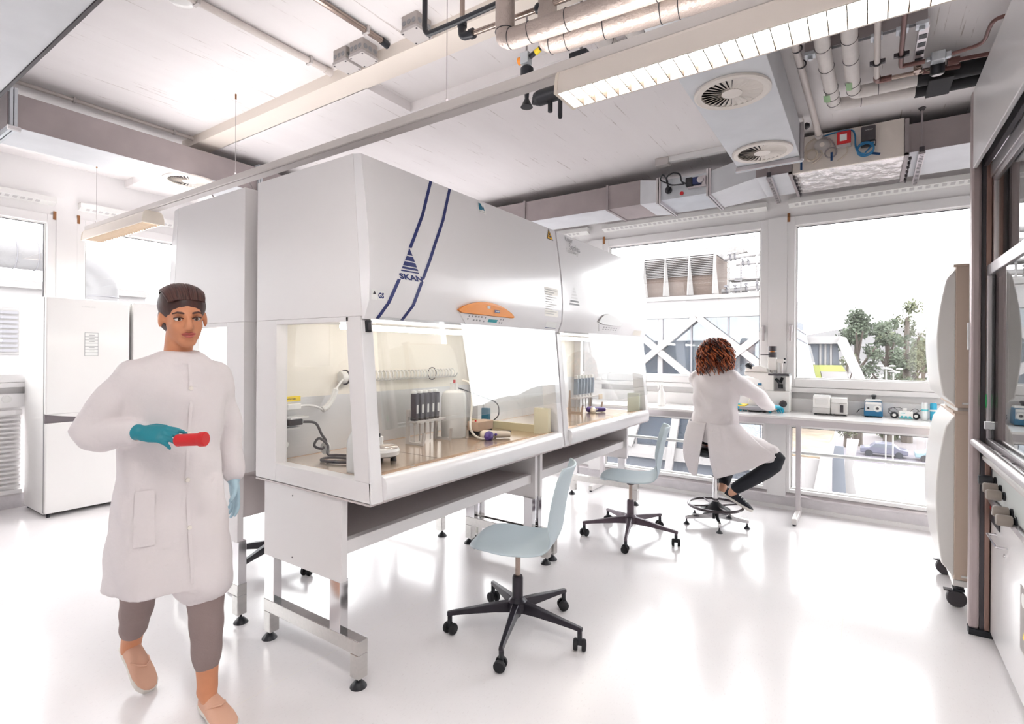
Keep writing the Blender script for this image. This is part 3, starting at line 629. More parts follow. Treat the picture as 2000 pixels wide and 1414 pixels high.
MB().tube(bez([(-1.355,2.15,2.865),(-1.32,2.15,2.88),(-1.27,2.15,2.90),(-1.20,2.15,2.92)],5), 0.012, 10).build('hose_tail', BLACK, t)
MB().cyl((-1.325,2.15,2.876),(-1.30,2.15,2.886), 0.0135, 12).build('yellow_ring', YELLOW, t)
MB().lathe([(0.02,0),(0.032,0.012),(0.032,0.07),(0.015,0.09),(0.01,0.16),(0.03,0.20)], (-1.372,2.15,2.825), (0,0,-1), 18).build('valve_body', BLACK, t)
MB().cyl((-1.30,2.15,2.65),(-1.10,2.15,2.655), 0.036, 16).lathe([(0.036,0),(0.030,0.02),(0.01,0.03)], (-1.30,2.15,2.65), (-1,0,0), 16).lathe([(0.012,0),(0.012,0.06)], (-1.24,2.15,2.63), (0,0,-1), 10).lathe([(0.010,0),(0.011,0.14),(0.007,0.15)], (-1.17,2.12,2.66), (0,0,-1), 10).lathe([(0.014,0),(0.016,0.03)], (-1.325,2.15,2.66), (0,0,-1), 10).build('regulator', BLACK, t)
t = thing('cable_clamp', 'black clamp box hanging behind the rail under the pipes', 'clamp', (-1.13, 2.25, 2.85))
MB().box(-1.17,-1.08,2.2,2.3,2.80,2.85).build('clamp_body', BLACK, t, smooth=0, bev=0.004)
MB().cyl((-1.13,2.25,2.85),(-1.13,2.25,3.3),0.008,8).build('rod', GREY, t)
# services right of the big duct ----------------------------------
t = thing('strut_rail', 'grey slotted mounting rail on the ceiling holding the white pipes', 'rail', (0.0, 3.2, 3.0))
MB().box(-0.275, 0.245, 3.20, 3.235, 3.045, ZF).build('channel', GREY, t, smooth=0)
MB().box(-0.275, 0.245, 3.206, 3.229, 3.0445, 3.0452).build('slot', BLACK, t, smooth=0)
MB().box(0.215, 0.255, 3.22, 3.62, 3.03, 3.07).build('cross_channel', ALU, t, smooth=0)
for k in range(4): MB().box(0.218, 0.252, 3.30+k*0.085, 3.345+k*0.085, 3.0285, 3.0305).build('cross_slot', BLACK, t, smooth=0)
for x in (-0.25, 0.042, 0.147, 0.225): MB().box(x-0.025, x+0.025, 3.19, 3.245, 3.028, 3.045).lathe([(0.012,0),(0.012,0.02)], (x,3.217,3.03), (0,0,-1), 8).build('channel_clamp', GALV, t, smooth=0)
ins_pipe('insulated_pipe', 'white insulated pipe with green label turning right, left of two', [(-0.185,2.75,3.0),(-0.183,3.2,3.0),(-0.172,3.6,3.0),(-0.166,3.80,3.0),(-0.155,3.845,3.0),(-0.11,3.862,3.0),(0.05,3.88,3.0),(0.28,3.905,3.0)], 0.036, M_INSW, (0.22,0.37,0.55,0.62,0.68,0.80), DARK, grp='white insulated pipes with labels')
ins_pipe('insulated_pipe', 'white insulated pipe with green label turning right, right of two', [(-0.071,2.75,3.0),(-0.069,3.2,3.0),(-0.064,3.55,3.0),(-0.061,3.69,3.0),(-0.05,3.735,3.0),(-0.01,3.745,3.0),(0.1,3.748,3.0),(0.27,3.752,3.0)], 0.036, M_INSW, (0.25,0.42,0.64,0.72,0.84), DARK, grp='white insulated pipes with labels')
for k, (x, y) in enumerate(((-0.19, 3.66), (-0.075, 3.56))):
    rw = [[(x+0.0375*math.sin(a), y+dy, 3.0-0.0375*math.cos(a)) for a in (-0.6,-0.2,0.2,0.6)] for dy in (-0.05, 0.05)]
    q = MB().grid(rw).build('pipe_label', M_LABEL, smooth=60, recalc=False)
    pr = [o for o in bpy.data.objects if o.name.startswith('insulated_pipe') and 'green label' in o.get('label', '')][k]
    q.parent = pr; q.matrix_parent_inverse = Matrix.Translation(-Vector(pr.location))
t = thing('black_insulated_pipe', 'pair of black rubber insulated pipe ends by the fume hood top', 'pipe', (0.4, 3.8, 3.0))
MB().cyl((0.24,3.905,3.0),(0.75,3.93,3.0),0.042,16).cyl((0.24,3.752,3.0),(0.75,3.77,3.0),0.042,16).build('insulation', RUBBER, t)
MB().box(0.29,0.40,3.70,3.94,2.952,2.965).build('wrap', RUBBER, t, smooth=0, bev=0.004)
t = thing('steel_pipe', 'thin white steel pipe with copper elbow below the mounting rail', 'pipe', (0.05, 3.4, 3.0))
MB().cyl((0.042,2.75,3.0),(0.051,3.625,3.0),0.014,12).build('run', M_CONDUIT, t)
MB().tube(bez([(0.051,3.60,3.0),(0.053,3.64,3.0),(0.075,3.65,3.0),(0.12,3.652,3.0)],5), 0.0175, 12).build('elbow', M_COPPER, t)
MB().cyl((0.11,3.652,3.0),(0.30,3.665,3.0),0.012,12).build('branch', M_STPIPE, t)
MB().ring((0.048,3.42,3.0),0.017,0.006,(0,1,0),16,6).box(0.015,0.03,3.41,3.43,2.99,3.01).box(0.066,0.085,3.41,3.43,2.99,3.01).build('pipe_clamp', DARK, t)
t = thing('copper_pipe', 'copper pipe bending right towards the pressure gauge', 'pipe', (0.15, 3.3, 3.0))
MB().tube(bez([(0.144,2.75,3.0),(0.149,3.2,3.0),(0.155,3.50,3.0),(0.165,3.535,3.0),(0.19,3.54,3.0),(0.26,3.545,3.0)],6), 0.0115, 12).build('tube_run', M_COPPER, t)
MB().ring((0.153,3.40,3.0),0.015,0.006,(0,1,0),16,6).box(0.12,0.138,3.39,3.41,2.99,3.01).box(0.168,0.186,3.39,3.41,2.99,3.01).build('pipe_clamp', DARK, t)
t = thing('gas_regulator', 'gas regulator with black gauge and copper line to the fume hood', 'regulator', (0.31, 3.6, 2.98))
MB().box(0.285,0.345,3.52,3.57,2.98,3.03).box(0.265,0.285,3.535,3.555,2.995,3.015).box(0.345,0.37,3.53,3.56,2.99,3.02).build('regulator_block', GALV, t, smooth=0, bev=0.004)
MB().lathe([(0.03,0),(0.032,0.01),(0.032,0.055),(0.026,0.06)], (0.318,3.60,3.0), (0.0,0.25,-1), 20).build('gauge', BLACK, t)
MB().lathe([(0.026,0.0605),(0.02,0.064)], (0.318,3.60,3.0), (0.0,0.25,-1), 20).build('gauge_face', PAPER, t)
MB().lathe([(0.016,0),(0.02,0.02),(0.014,0.04),(0.02,0.06),(0.012,0.09)], (0.235,3.665,3.0), (0,-1,0), 14).lathe([(0.018,-0.02),(0.018,0.02)], (0.232,3.60,3.0), (0,0,1), 12).build('shutoff_valve', M_STPIPE, t)
MB().cyl((0.26,3.665,3.0),(0.42,3.70,3.0),0.016,10).lathe([(0.02,0),(0.02,0.05)], (0.36,3.62,3.0), (1,0.1,0), 10).build('fittings', M_COPPER, t)
MB().tube(bez([(0.36,3.545,3.005),(0.43,3.53,3.005),(0.475,3.51,3.005),(0.49,3.46,3.005),(0.49,3.36,3.005),(0.50,3.30,3.005),(0.54,3.28,3.005),(0.70,3.27,3.005)],6), 0.009, 10).cyl((0.40,3.62,3.0),(0.70,3.66,3.0),0.011,10).build('copper_line', M_COPPER, t)
t = thing('ceiling_conduit', 'pale cable conduit along the side of the big grey duct', 'pipe', (-0.29, 3.5, 3.03), 0, 'ceiling conduits')
MB().tube([(-0.312,2.75,3.03),(-0.283,4.40,3.03)], 0.02, 12).build('conduit_tube', M_CONDUIT, t)
MB().tube([(-0.284,4.38,3.03),(-0.283,4.43,3.03)], 0.026, 12).build('end_sleeve', M_BOX, t)
for y in (3.1, 3.28): MB().ring((-0.306+0.0175*(y-2.75),y,3.03),0.022,0.004,(0,1,0),16,6).build('pipe_clip', DARK, t)
t = thing('junction_box', 'small pale junction box at the start of a cable duct above the damper', 'junction box', (-1.44, 4.42, 3.05))
MB().box(-1.50,-1.385,4.40,4.47,3.035,3.10).build('box_body', M_BOX, t, smooth=0, bev=0.004)
MB().box(-1.385,-0.80,4.41,4.465,3.055,3.10).build('cable_duct', WHITE, t, smooth=0, bev=0.004)
# ---------------------------------------------------------------- safety cabinets
def perforated():
    m = mat('perforated_grille', C(190,150,115), 0.35, 0.7); nt = m.node_tree; b = nt.nodes['Principled BSDF']; L = nt.links.new
    tc = nt.nodes.new('ShaderNodeTexCoord'); mp = nt.nodes.new('ShaderNodeMapping'); mp.inputs['Scale'].default_value = (110,110,110)
    v = nt.nodes.new('ShaderNodeTexVoronoi'); v.inputs['Scale'].default_value = 1.0; v.inputs['Randomness'].default_value = 0.0
    r = nt.nodes.new('ShaderNodeValToRGB'); r.color_ramp.interpolation = 'CONSTANT'
    r.color_ramp.elements[0].color = C(70,52,42); r.color_ramp.elements[1].position = 0.3; r.color_ramp.elements[1].color = C(214,180,150)
    L(tc.outputs['Object'], mp.inputs[0]); L(mp.outputs[0], v.inputs['Vector']); L(v.outputs['Distance'], r.inputs[0]); L(r.outputs[0], b.inputs['Base Color'])
    return m
M_PERF = perforated()
M_CAB = mat('cabinet_enamel', C(238,236,237), 0.24, coat=0.3)
M_CABS = mat('cabinet_side_enamel', C(234,231,231), 0.34)
M_INNER = mat('cabinet_inner_white', C(236,230,220), 0.4)
M_SHELF = mat('undershelf_enamel', C(206,198,197), 0.35)
M_TUBE = emitter('cabinet_tube_light', (1.0, 0.95, 0.86, 1), 5.0)
M_SPLASH = mat('brushed_splashback', C(222,221,222), 0.35, 0.45)
M_LCD = mat('teal_display', C(50,160,170), 0.3)
M_WORK = mat('worktop_stainless', C(232,212,192), 0.18, 0.75, noise=((3,40,3),0.04))
PROF = [(2.258,.773),(2.08,.801),(1.96,.817),(1.865,.827),(1.75,.831),(1.64,.829),(1.566,.80)]
def xp(z):
    for (z0,x0),(z1,x1) in zip(PROF[:-1], PROF[1:]):
        if z1 <= z <= z0: return x0+(x1-x0)*(z0-z)/(z0-z1)
    return PROF[0][1] if z > PROF[0][0] else PROF[-1][1]
def FP(y, z, lift=0.0012): return (xp(z)+lift, y, z)
def band(pts, w):          # thin stripe on the fascia through (y,z) points
    mb = MB(); P = []
    for (y0,z0),(y1,z1) in zip(pts[:-1], pts[1:]):
        n = 6; P += [(y0+(y1-y0)*k/n, z0+(z1-z0)*k/n) for k in range(n)]
    P.append(pts[-1])
    mb.grid([[FP(y-w/2, z), FP(y+w/2, z)] for y, z in P]); return mb
def patch(pts, lift=0.0012, th=0.0):
    mb = MB(); top = [FP(y, z, lift+th) for y, z in pts]
    if not th: return mb.add(top, [tuple(range(len(top)))])
    n = len(pts); bot = [FP(y, z, 0) for y, z in pts]
    return mb.add(bot+top, [tuple(range(n-1,-1,-1)), tuple(range(n,2*n))]+[(i,(i+1)%n,(i+1)%n+n,i+n) for i in range(n)])
LC = 1.65
def make_cabinet(label, loc, rz=0.0, kind='a', sash_z=1.08):
    t = thing('safety_cabinet', label, 'lab cabinet', loc, rz, 'white safety cabinets on steel stands'); L = LC
    B = lambda mb, n, m, p=t, **k: mb.build(n, m, p, local=True, **k)
    B(MB().prism([(0,1.577),(0,2.268),(.722,2.268),(.786,1.577)], 'y', 0, L), 'upper_housing', M_CABS, smooth=0, bev=0.003)
    fa = [(.7235,2.266)]+[(x,z) for z,x in PROF]+[(.787,1.566),(.7875,1.579)]
    fas = B(MB().prism(fa, 'y', 0.001, L-0.001), 'front_fascia', M_CAB, smooth=28)
    # lower shell: rear wall, sides with openings, base tray
    B(MB().box(0.0,0.10,0.06,L-0.06,0.80,1.577), 'rear_wall', M_CABS, smooth=0)
    B(MB().box(0.100,0.103,0.06,L-0.06,1.19,1.575), 'inner_liner', M_INNER, smooth=0)
    B(MB().box(0.100,0.106,0.06,L-0.06,0.885,1.19), 'inner_splashback', M_SPLASH, smooth=0)
    for y0 in (0.0, L-0.06):
        s = MB().box(0.0,0.171,y0,y0+0.06,0.797,1.577).box(0.171,0.846,y0,y0+0.06,0.797,0.886).box(0.171,0.70,y0,y0+0.06,1.556,1.577)
        s.prism([(.683,1.577),(.775,1.577),(.840,0.886),(.746,0.886)], 'y', y0, y0+0.06)
        B(s, 'side_wall', M_CABS, smooth=0, bev=0.002)
        yi = 0.052 if y0 == 0 else L-0.056
        B(MB().add([(0.171,yi,.886),(.746,yi,.886),(.684,yi,1.557),(0.171,yi,1.557)], [(0,1,2,3)]), 'side_pane', CGLASS, smooth=0)
        B(MB().prism([(.776,1.562),(.784,1.562),(.858,0.80),(.8405,0.80)], 'y', y0, y0+0.06), 'corner_post', M_CAB, smooth=0, bev=0.003)
    B(MB().box(0.0,0.845,0.0,L,0.790,0.802), 'underside', M_SHELF, smooth=0)
    B(MB().box(0.10,0.73,0.06,L-0.06,0.872,0.888), 'work_surface', M_WORK, smooth=0)
    sm = MB().box(0.30,0.73,0.548,0.5495,0.888,0.8885).box(0.30,0.73,1.10,1.1015,0.888,0.8885); B(sm, 'worktop_seam', DARK, smooth=0)['kind'] = 'stuff'
    B(MB().box(0.112,0.125,0.08,L-0.08,0.888,0.8888), 'rear_slot_row', M_PERF, smooth=0)
    for k in range(3): B(MB().prism([(0.722,0.886),(0.818,0.904),(0.818,0.880),(0.722,0.880)][::-1], 'y', 0.065+k*0.508, 0.065+k*0.508+0.500), 'front_grille', M_PERF, smooth=0)
    for k in range(3): B(MB().lathe([(0.013,0),(0.012,0.002)], (0.775,0.065+k*0.508+0.25,0.896), (-0.18,0,1), 16), 'finger_hole', STEEL)
    rp = [(.818,.806),(.818,.902),(.832,.904),(.848,.903),(.864,.899),(.874,.888),(.878,.87),(.878,.83),(.868,.808)]
    B(MB().prism(rp, 'y', 0.06, L-0.06), 'front_rail', M_CAB, smooth=50)
    # sash glass, lamp
    x0, x1 = 0.808, 0.808+(1.577-sash_z)*0.096
    B(MB().add([(x0,0.055,1.577),(x0,L-0.055,1.577),(x1,L-0.055,sash_z),(x1,0.055,sash_z),(x0+.005,0.055,1.577),(x0+.005,L-0.055,1.577),(x1+.005,L-0.055,sash_z),(x1+.005,0.055,sash_z)],
               [(0,1,2,3),(4,7,6,5),(0,4,5,1),(1,5,6,2),(2,6,7,3),(3,7,4,0)]), 'sash_glass', CGLASS, smooth=0)
    B(MB().cyl((0.50,0.12,1.545),(0.50,L-0.12,1.545),0.014,10), 'fluorescent_tube', M_TUBE)
    # stand: side panels, posts, cross bars, feet
    for yc in (0.034, L-0.034):
        y0, y1 = (0.008, 0.040) if yc < 1 else (L-0.040, L-0.008)
        B(MB().box(0.066,0.655,y0,y1,0.425,0.792), 'stand_panel', M_CABS, smooth=0, bev=0.002)
        B(MB().box(0.062,0.142,yc-0.022,yc+0.022,0.20,0.43), 'post', CHROME, smooth=0, bev=0.002)
        B(MB().box(0.572,0.642,yc-0.022,yc+0.022,0.20,0.43), 'post', CHROME, smooth=0, bev=0.002)
        B(MB().box(0.060,0.768,yc-0.024,yc+0.026,0.145,0.206), 'cross_bar', STEEL, smooth=0, bev=0.003)
        for xf in (0.060, 0.712):
            B(MB().box(xf,xf+0.056,yc-0.024,yc+0.026,0.044,0.146), 'leg', STEEL, smooth=0, bev=0.003)
            B(MB().lathe([(0.036,0),(0.034,0.006),(0.014,0.028),(0.006,0.03),(0.006,0.05)], (xf+0.014+(0.014 if xf>.3 else 0),yc,0.0), (0,0,1), 20), 'levelling_foot', BLACK)
    B(MB().box(0.085,0.60,0.042,L-0.042,0.545,0.585), 'under_shelf', M_SHELF, smooth=0)
    B(MB().box(0.585,0.625,0.042,L-0.042,0.530,0.590), 'shelf_lip', M_CABS, smooth=0, bev=0.002)
    B(MB().box(0.085,0.10,0.042,L-0.042,0.585,0.79), 'shelf_back', M_SHELF, smooth=0)
    B(MB().lathe([(0.004,0),(0.004,0.002)], (0.30,0.0085,0.75), (0,-1,0), 8).lathe([(0.004,0),(0.004,0.002)], (0.30,0.0085,0.46), (0,-1,0), 8), 'panel_screws', DARK)
    # fascia graphics
    G = lambda mb, n, m, **k: B(mb, n, m, fas, smooth=0, recalc=False, **k)
    if kind == 'a':
        G(band([(.424,2.257),(.338,2.07),(.238,1.897)], .020), 'stripe', NAVY); G(band([(.166,1.747),(.107,1.637),(.070,1.570)], .020), 'stripe', NAVY)
        G(band([(.563,2.256),(.483,2.077),(.410,1.949),(.313,1.762)], .020), 'stripe', NAVY); G(band([(.307,1.750),(.254,1.637),(.211,1.570)], .020), 'stripe', NAVY)
        zs = [(1.896,1.862),(1.857,1.836),(1.831,1.812),(1.807,1.797),(1.791,1.785)]
        for za, zb in zs:
            f = lambda z: (1.896-z)/(1.896-1.785); lo = lambda z: .233-.057*f(z); hi = lambda z: .233+.058*f(z)
            G(patch([(lo(za),za),(lo(zb),zb),(hi(zb),zb),(hi(za),za)]), 'logo_bar', NAVY)
        tm = text_mb('SKAN', 0.036, (0,0,0), (1,0,0), (0,1,0), shear=-0.25, depth=0.0, bold=0.0016)
        w = max(v[0] for v in tm.v); q = MB().add([FP(.172+v[0]*(.145/w), 1.751+v[1]*0.9, 0.0014) for v in tm.v], tm.f); G(q, 'brand_lettering', NAVY)
        arc = [(.560,1.641),(.600,1.661),(.66,1.680),(.72,1.692),(.785,1.698),(.85,1.696),(.91,1.688),(.97,1.674),(1.03,1.652),(1.064,1.634),(1.055,1.627),(.9,1.628),(.70,1.628),(.59,1.630)]
        G(patch(arc, 0.001, 0.014), 'control_canopy', ORANGE)
        pn = G(patch([(.585,1.626),(.655,1.577),(1.005,1.577),(1.050,1.626)], 0.001, 0.004), 'control_panel', M_CAB)
        B(patch([(.838,1.610),(.834,1.594),(.918,1.594),(.922,1.610)], 0.0056), 'display', M_LCD, pn, smooth=0, recalc=False)
        bt = MB()
        for i in range(3):
            for j in range(2): bt.add(patch([(.712+i*.026-j*.008+a,1.613-j*.019+b) for a,b in ((0,0),(.014,0),(.014,.008),(0,.008))], 0.0056).v, [(0,1,2,3)])
        for (yy,zz) in ((.66,1.612),(.685,1.612),(.80,1.612),(.795,1.592),(.945,1.610),(.968,1.610),(.940,1.592),(.962,1.592),(.655,1.598)): bt.add(patch([(yy,zz),(yy+.010,zz),(yy+.010,zz+.008),(yy,zz+.008)], 0.0056).v, [(0,1,2,3)])
        B(bt, 'buttons', GREYPRINT, pn, smooth=0, recalc=False)
        G(patch([(.795,1.677),(.795,1.664),(.823,1.664),(.823,1.677)], 0.0158), 'sticker', PAPER); G(patch([(.862,1.661),(.862,1.646),(.912,1.646),(.912,1.661)], 0.0158), 'sticker', NAVY); G(patch([(.872,1.656),(.872,1.651),(.905,1.651),(.905,1.656)], 0.0164), 'sticker', PAPER)
        G(patch([(.790,2.248),(.790,2.190),(.858,2.190),(.858,2.248)]), 'maker_plate', PAPER)
        G(patch([(.797,2.243),(.797,2.205),(.822,2.205),(.834,2.222),(.815,2.243)], 0.0018), 'maker_logo', mat('logo_teal', C(20,110,140), 0.5)); G(patch([(.840,2.232),(.826,2.212),(.848,2.205)], 0.0018), 'maker_logo', MATS['logo_teal'])
        tm = text_mb('REGULARIS', 0.012, (0,0,0), (1,0,0), (0,1,0), depth=0.0); w = max(v[0] for v in tm.v); G(MB().add([FP(.797+v[0]*(.055/w), 2.194+v[1]*0.8, 0.0018) for v in tm.v], tm.f), 'maker_lettering', GREYPRINT)
        G(patch([(1.562,2.256),(1.523,2.180),(1.607,2.180)]), 'hazard_sign_border', BLACK); G(patch([(1.562,2.245),(1.532,2.185),(1.598,2.185)], 0.0018), 'hazard_sign', mat('hazard_yellow', C(240,180,30), 0.5))
        hz = MB()
        for k in range(3):
            a = math.radians(90+120*k); hz.add(patch([(1.563+.011*math.cos(a)+.009*math.cos(q), 2.207+.011*math.sin(a)+.009*math.sin(q)) for q in [math.radians(45*i) for i in range(8)]], 0.0024).v, [tuple(range(8))])
        G(hz, 'hazard_symbol', BLACK)
        G(patch([(.012,1.688),(.012,1.645),(.044,1.645),(.044,1.688)]), 'sticker', PAPER); G(patch([(.028,1.683),(.019,1.668),(.037,1.668)], 0.0018), 'warning_mark', DARK)
        G(patch([(.046,1.686),(.046,1.646),(.082,1.646),(.082,1.686)]), 'sticker', PAPER)
        tm = text_mb('GS', 0.030, (0,0,0), (1,0,0), (0,1,0), depth=0.0, bold=0.0015); w = max(v[0] for v in tm.v); G(MB().add([FP(.048+v[0]*(.032/w), 1.655+v[1], 0.0018) for v in tm.v], tm.f), 'test_mark', NAVY)
        G(patch([(1.425,1.85),(1.425,1.665),(1.60,1.665),(1.60,1.85)]), 'notice', M_INNER)
        nt_ = MB()
        for k in range(11): nt_.add(patch([(1.435,1.838-k*.0155),(1.435,1.833-k*.0155),(1.58-.03*(k%3),1.833-k*.0155),(1.58-.03*(k%3),1.838-k*.0155)], 0.0018).v, [(0,1,2,3)])
        G(nt_, 'notice_lines', mat('pale_print', C(206,203,200), 0.6)); G(patch([(1.463,1.630),(1.463,1.590),(1.600,1.590),(1.600,1.630)]), 'notice', PAPER); G(patch([(1.463,1.5935),(1.463,1.590),(1.600,1.590),(1.600,1.5935)], 0.0018), 'notice_edge', NAVY)
        for y in (0.030, L-0.030):
            zc_ = 1.535; xs = 0.7845+0.0095
            B(MB().cbox((xs-0.003,y,zc_), (0.012,0.026,0.050), Matrix.Rotation(-0.097,3,'Y')), 'switch_frame', BLACK, smooth=0, bev=0.002)
            B(MB().cbox((xs+0.004,y,zc_), (0.008,0.013,0.032), Matrix.Rotation(-0.097,3,'Y')), 'rocker_switch', DARK, smooth=0)
    elif kind == 'b':
        def tx(s, size, y, z, m, w_):
            tm = text_mb(s, size, (0,0,0), (1,0,0), (0,1,0), depth=0.0); w = max(v[0] for v in tm.v); G(MB().add([FP(y+v[0]*(w_/w), z+v[1], 0.0014) for v in tm.v], tm.f), 'lettering', m)
        tx('Kojair', 0.05, .115, 2.215, GREYPRINT, .12); tx('Series', 0.07, .165, 2.160, MATS['grey_print'], .17); tx('Technology', 0.042, .11, 2.135, mat('light_print', C(196,194,192), 0.6), .19)
        arc = [(.558,1.665),(.60,1.70),(.66,1.726),(.74,1.740),(.83,1.735),(.91,1.715),(.98,1.685),(1.02,1.660),(.9,1.650),(.65,1.650)]
        G(patch(arc, 0.001, 0.012), 'control_canopy', mat('grey_panel', C(205,203,202), 0.4))
        pn = G(patch([(.575,1.648),(.61,1.600),(.965,1.600),(1.01,1.648)], 0.001, 0.004), 'control_panel', M_CAB)
        bt = MB()
        for i in range(6):
            for j in range(2): bt.add(patch([(.66+i*.05+a,1.612+j*.016+b) for a,b in ((0,0),(.022,0),(.022,.006),(0,.006))], 0.0056).v, [(0,1,2,3)])
        B(bt, 'buttons', GREYPRINT, pn, smooth=0, recalc=False)
        for k in range(6):
            z = 1.885-k*.022; w = .012+.012*k; G(patch([(.17-w,z),(.17-w*1.1,z-.012),(.17+w*1.1,z-.012),(.17+w,z)]), 'logo_bar', mat('pale_logo_%d' % k, C(214,212,212), 0.5) if k < 4 else GREYPRINT)
        G(patch([(1.33,1.632),(1.33,1.590),(1.52,1.590),(1.52,1.632)]), 'notice', M_INNER)
        B(MB().cbox((0.795,L-0.07,1.56), (0.012,0.03,0.02)), 'latch', BLACK, smooth=0)
    return t
cabA = make_cabinet('large white safety cabinet with orange control panel, nearest the camera', (-2.522,1.455,0), 0, 'a', 1.10)
cabB = make_cabinet('white safety cabinet behind the orange-panelled one, beside the window bench', (-2.522,3.122,0), 0, 'b', 1.05)
cabC = make_cabinet('white safety cabinet standing back to back behind the walking person', (-2.638,3.105,0), math.pi, 'c', 1.05)

# ---------------------------------------------------------------- things inside the nearest cabinet (work surface z=0.888)
ZW = 0.8885
def lathe_obj(name, prof, loc, m, lab, cat, n=24): return tag(MB().lathe(prof, loc, (0,0,1), n).build(name, m), lab, cat)
t = thing('spray_bottle', 'white plastic bottle inside the cabinet behind its left corner post', 'bottle', (-1.905,1.57,ZW))
MB().lathe([(0.040,0),(0.042,0.01),(0.042,0.12),(0.036,0.15),(0.018,0.185),(0.012,0.20),(0.012,0.215)], (-1.905,1.57,ZW), (0,0,1), 24).build('bottle_body', WHITE_G, t)
MB().lathe([(0.016,0),(0.016,0.02),(0.008,0.03),(0.005,0.05)], (-1.905,1.57,ZW+0.215), (0,0,1), 16).build('cap', WHITE_G, t)
t = thing('mini_centrifuge', 'small white round bench centrifuge inside the nearest cabinet', 'centrifuge', (-1.985,1.80,ZW))
MB().lathe([(0.068,0.022),(0.082,0.030),(0.085,0.05),(0.078,0.062),(0.05,0.066)], (-1.985,1.80,ZW), (0,0,1), 36).build('base', WHITE_G, t)
for a in (30,150,270): MB().lathe([(0.016,0),(0.014,0.025)], (-1.985+0.055*math.cos(math.radians(a)),1.80+0.055*math.sin(math.radians(a)),ZW), (0,0,1), 12).build('rubber_foot', BLACK, t)
MB().ell((-1.965,1.815,ZW+0.066), (0.055,0.05,0.016)).build('lid', mat('smoked_lid', C(206,196,188), 0.12, 0.5), t)
MB().cyl((-2.02,1.79,ZW+0.06),(-2.02,1.79,ZW+0.115),0.034,20).build('rotor_tower', WHITE_G, t)
MB().cyl((-2.02,1.79,ZW+0.115),(-2.02,1.79,ZW+0.13),0.02,16).build('knob', BLACK, t)
# pipette rack with five pipettes
M_PIP = mat('pipette_grey', C(72,68,80), 0.4); M_RACK = mat('frosted_acrylic', C(212,205,200), 0.3)
t = thing('pipette_rack', 'clear stand holding dark pipettes inside the nearest cabinet', 'rack', (-2.13,2.26,ZW))
fr = [(-2.235,ZW),(-2.095,ZW),(-2.085,ZW+0.075),(-2.10,ZW+0.075),(-2.108,ZW+0.014),(-2.205,ZW+0.014),(-2.215,ZW+0.20),(-2.228,ZW+0.20)]
for y in (2.20, 2.44): MB().prism(fr, 'y', y, y+0.012).build('end_frame', M_RACK, t, smooth=0)
MB().box(-2.225,-2.14,2.20,2.452,ZW+0.125,ZW+0.135).box(-2.215,-2.20,2.20,2.452,ZW+0.16,ZW+0.20).build('holder_shelf', M_RACK, t, smooth=0)
pt = None
for k in range(5):
    y = 2.225+k*0.045
    if pt is None:
        pt = thing('pipette', 'dark grey pipette in the clear rack inside the nearest cabinet', 'pipette', (0,0,0), 0, 'dark pipettes in the rack of the nearest cabinet')
        MB().prism([(-0.022,0.10),(0.020,0.10),(0.024,0.19),(0.022,0.245),(-0.020,0.245)], 'y', -0.013, 0.013).build('handle', M_PIP, pt, local=True, smooth=0, bev=0.004)
        MB().prism([(-0.020,0.075),(0.014,0.075),(0.020,0.10),(-0.022,0.10)], 'y', -0.012, 0.012).build('collar', BLACK, pt, local=True, smooth=0)
        MB().box(0.0225,0.0245,-0.007,0.007,0.13,0.18).build('label_strip', PAPER, pt, local=True, smooth=0)
        MB().box(-0.018,0.012,-0.010,0.010,0.245,0.262).build('plunger_cap', PAPER, pt, local=True, smooth=0, bev=0.003)
        MB().lathe([(0.0075,0),(0.006,-0.03),(0.004,-0.07),(0.0028,-0.115)], (0,0,0.075), (0,0,1), 10).build('tip', M_RACK, pt, local=True)
        o = pt
    else:
        o = copy_tree(pt)
    o.location = (-2.185, y, ZW+0.05)
    o['label'] = ['leftmost dark pipette in the rack of the nearest cabinet','second dark pipette from the left in the nearest cabinet','middle dark pipette in the rack of the nearest cabinet','fourth dark pipette from the left in the nearest cabinet','rightmost dark pipette in the rack of the nearest cabinet'][k]
t = thing('waste_canister', 'tall white canister with a suction hose inside the nearest cabinet', 'canister', (-2.17,2.56,ZW))
MB().lathe([(0.075,0),(0.08,0.01),(0.08,0.25),(0.07,0.285),(0.04,0.30)], (-2.17,2.56,ZW), (0,0,1), 32).build('canister_body', WHITE_G, t)
MB().cyl((-2.17,2.56,ZW+0.30),(-2.17,2.56,ZW+0.345),0.026,18).build('cap', WHITE_G, t)
MB().cyl((-2.15,2.54,ZW+0.345),(-2.15,2.54,ZW+0.365),0.008,10).build('red_valve', RED, t)
MB().tube(bez([(-2.15,2.62,ZW+0.36),(-2.08,2.62,ZW+0.33),(-2.04,2.58,ZW+0.2),(-2.0,2.52,ZW+0.07),(-1.95,2.55,ZW+0.012),(-1.92,2.66,ZW+0.008),(-2.0,2.74,ZW+0.008),(-2.1,2.74,ZW+0.02)],8), 0.007, 10).build('hose', mat('milky_hose', C(236,228,214), 0.35), t)
t = thing('power_pack', 'beige and black box with a cable inside the nearest cabinet', 'lab device', (-2.11,2.78,ZW))
MB().box(-2.165,-2.075,2.69,2.86,ZW+0.025,ZW+0.085).build('case', mat('beige_plastic', C(226,196,172), 0.45), t, smooth=0, bev=0.004)
MB().box(-2.16,-2.08,2.70,2.85,ZW,ZW+0.026).build('base', BLACK, t, smooth=0)
MB().lathe([(0.006,0),(0.006,0.012)], (-2.11,2.71,ZW+0.085), (0,0,1), 8).build('red_button', RED, t)
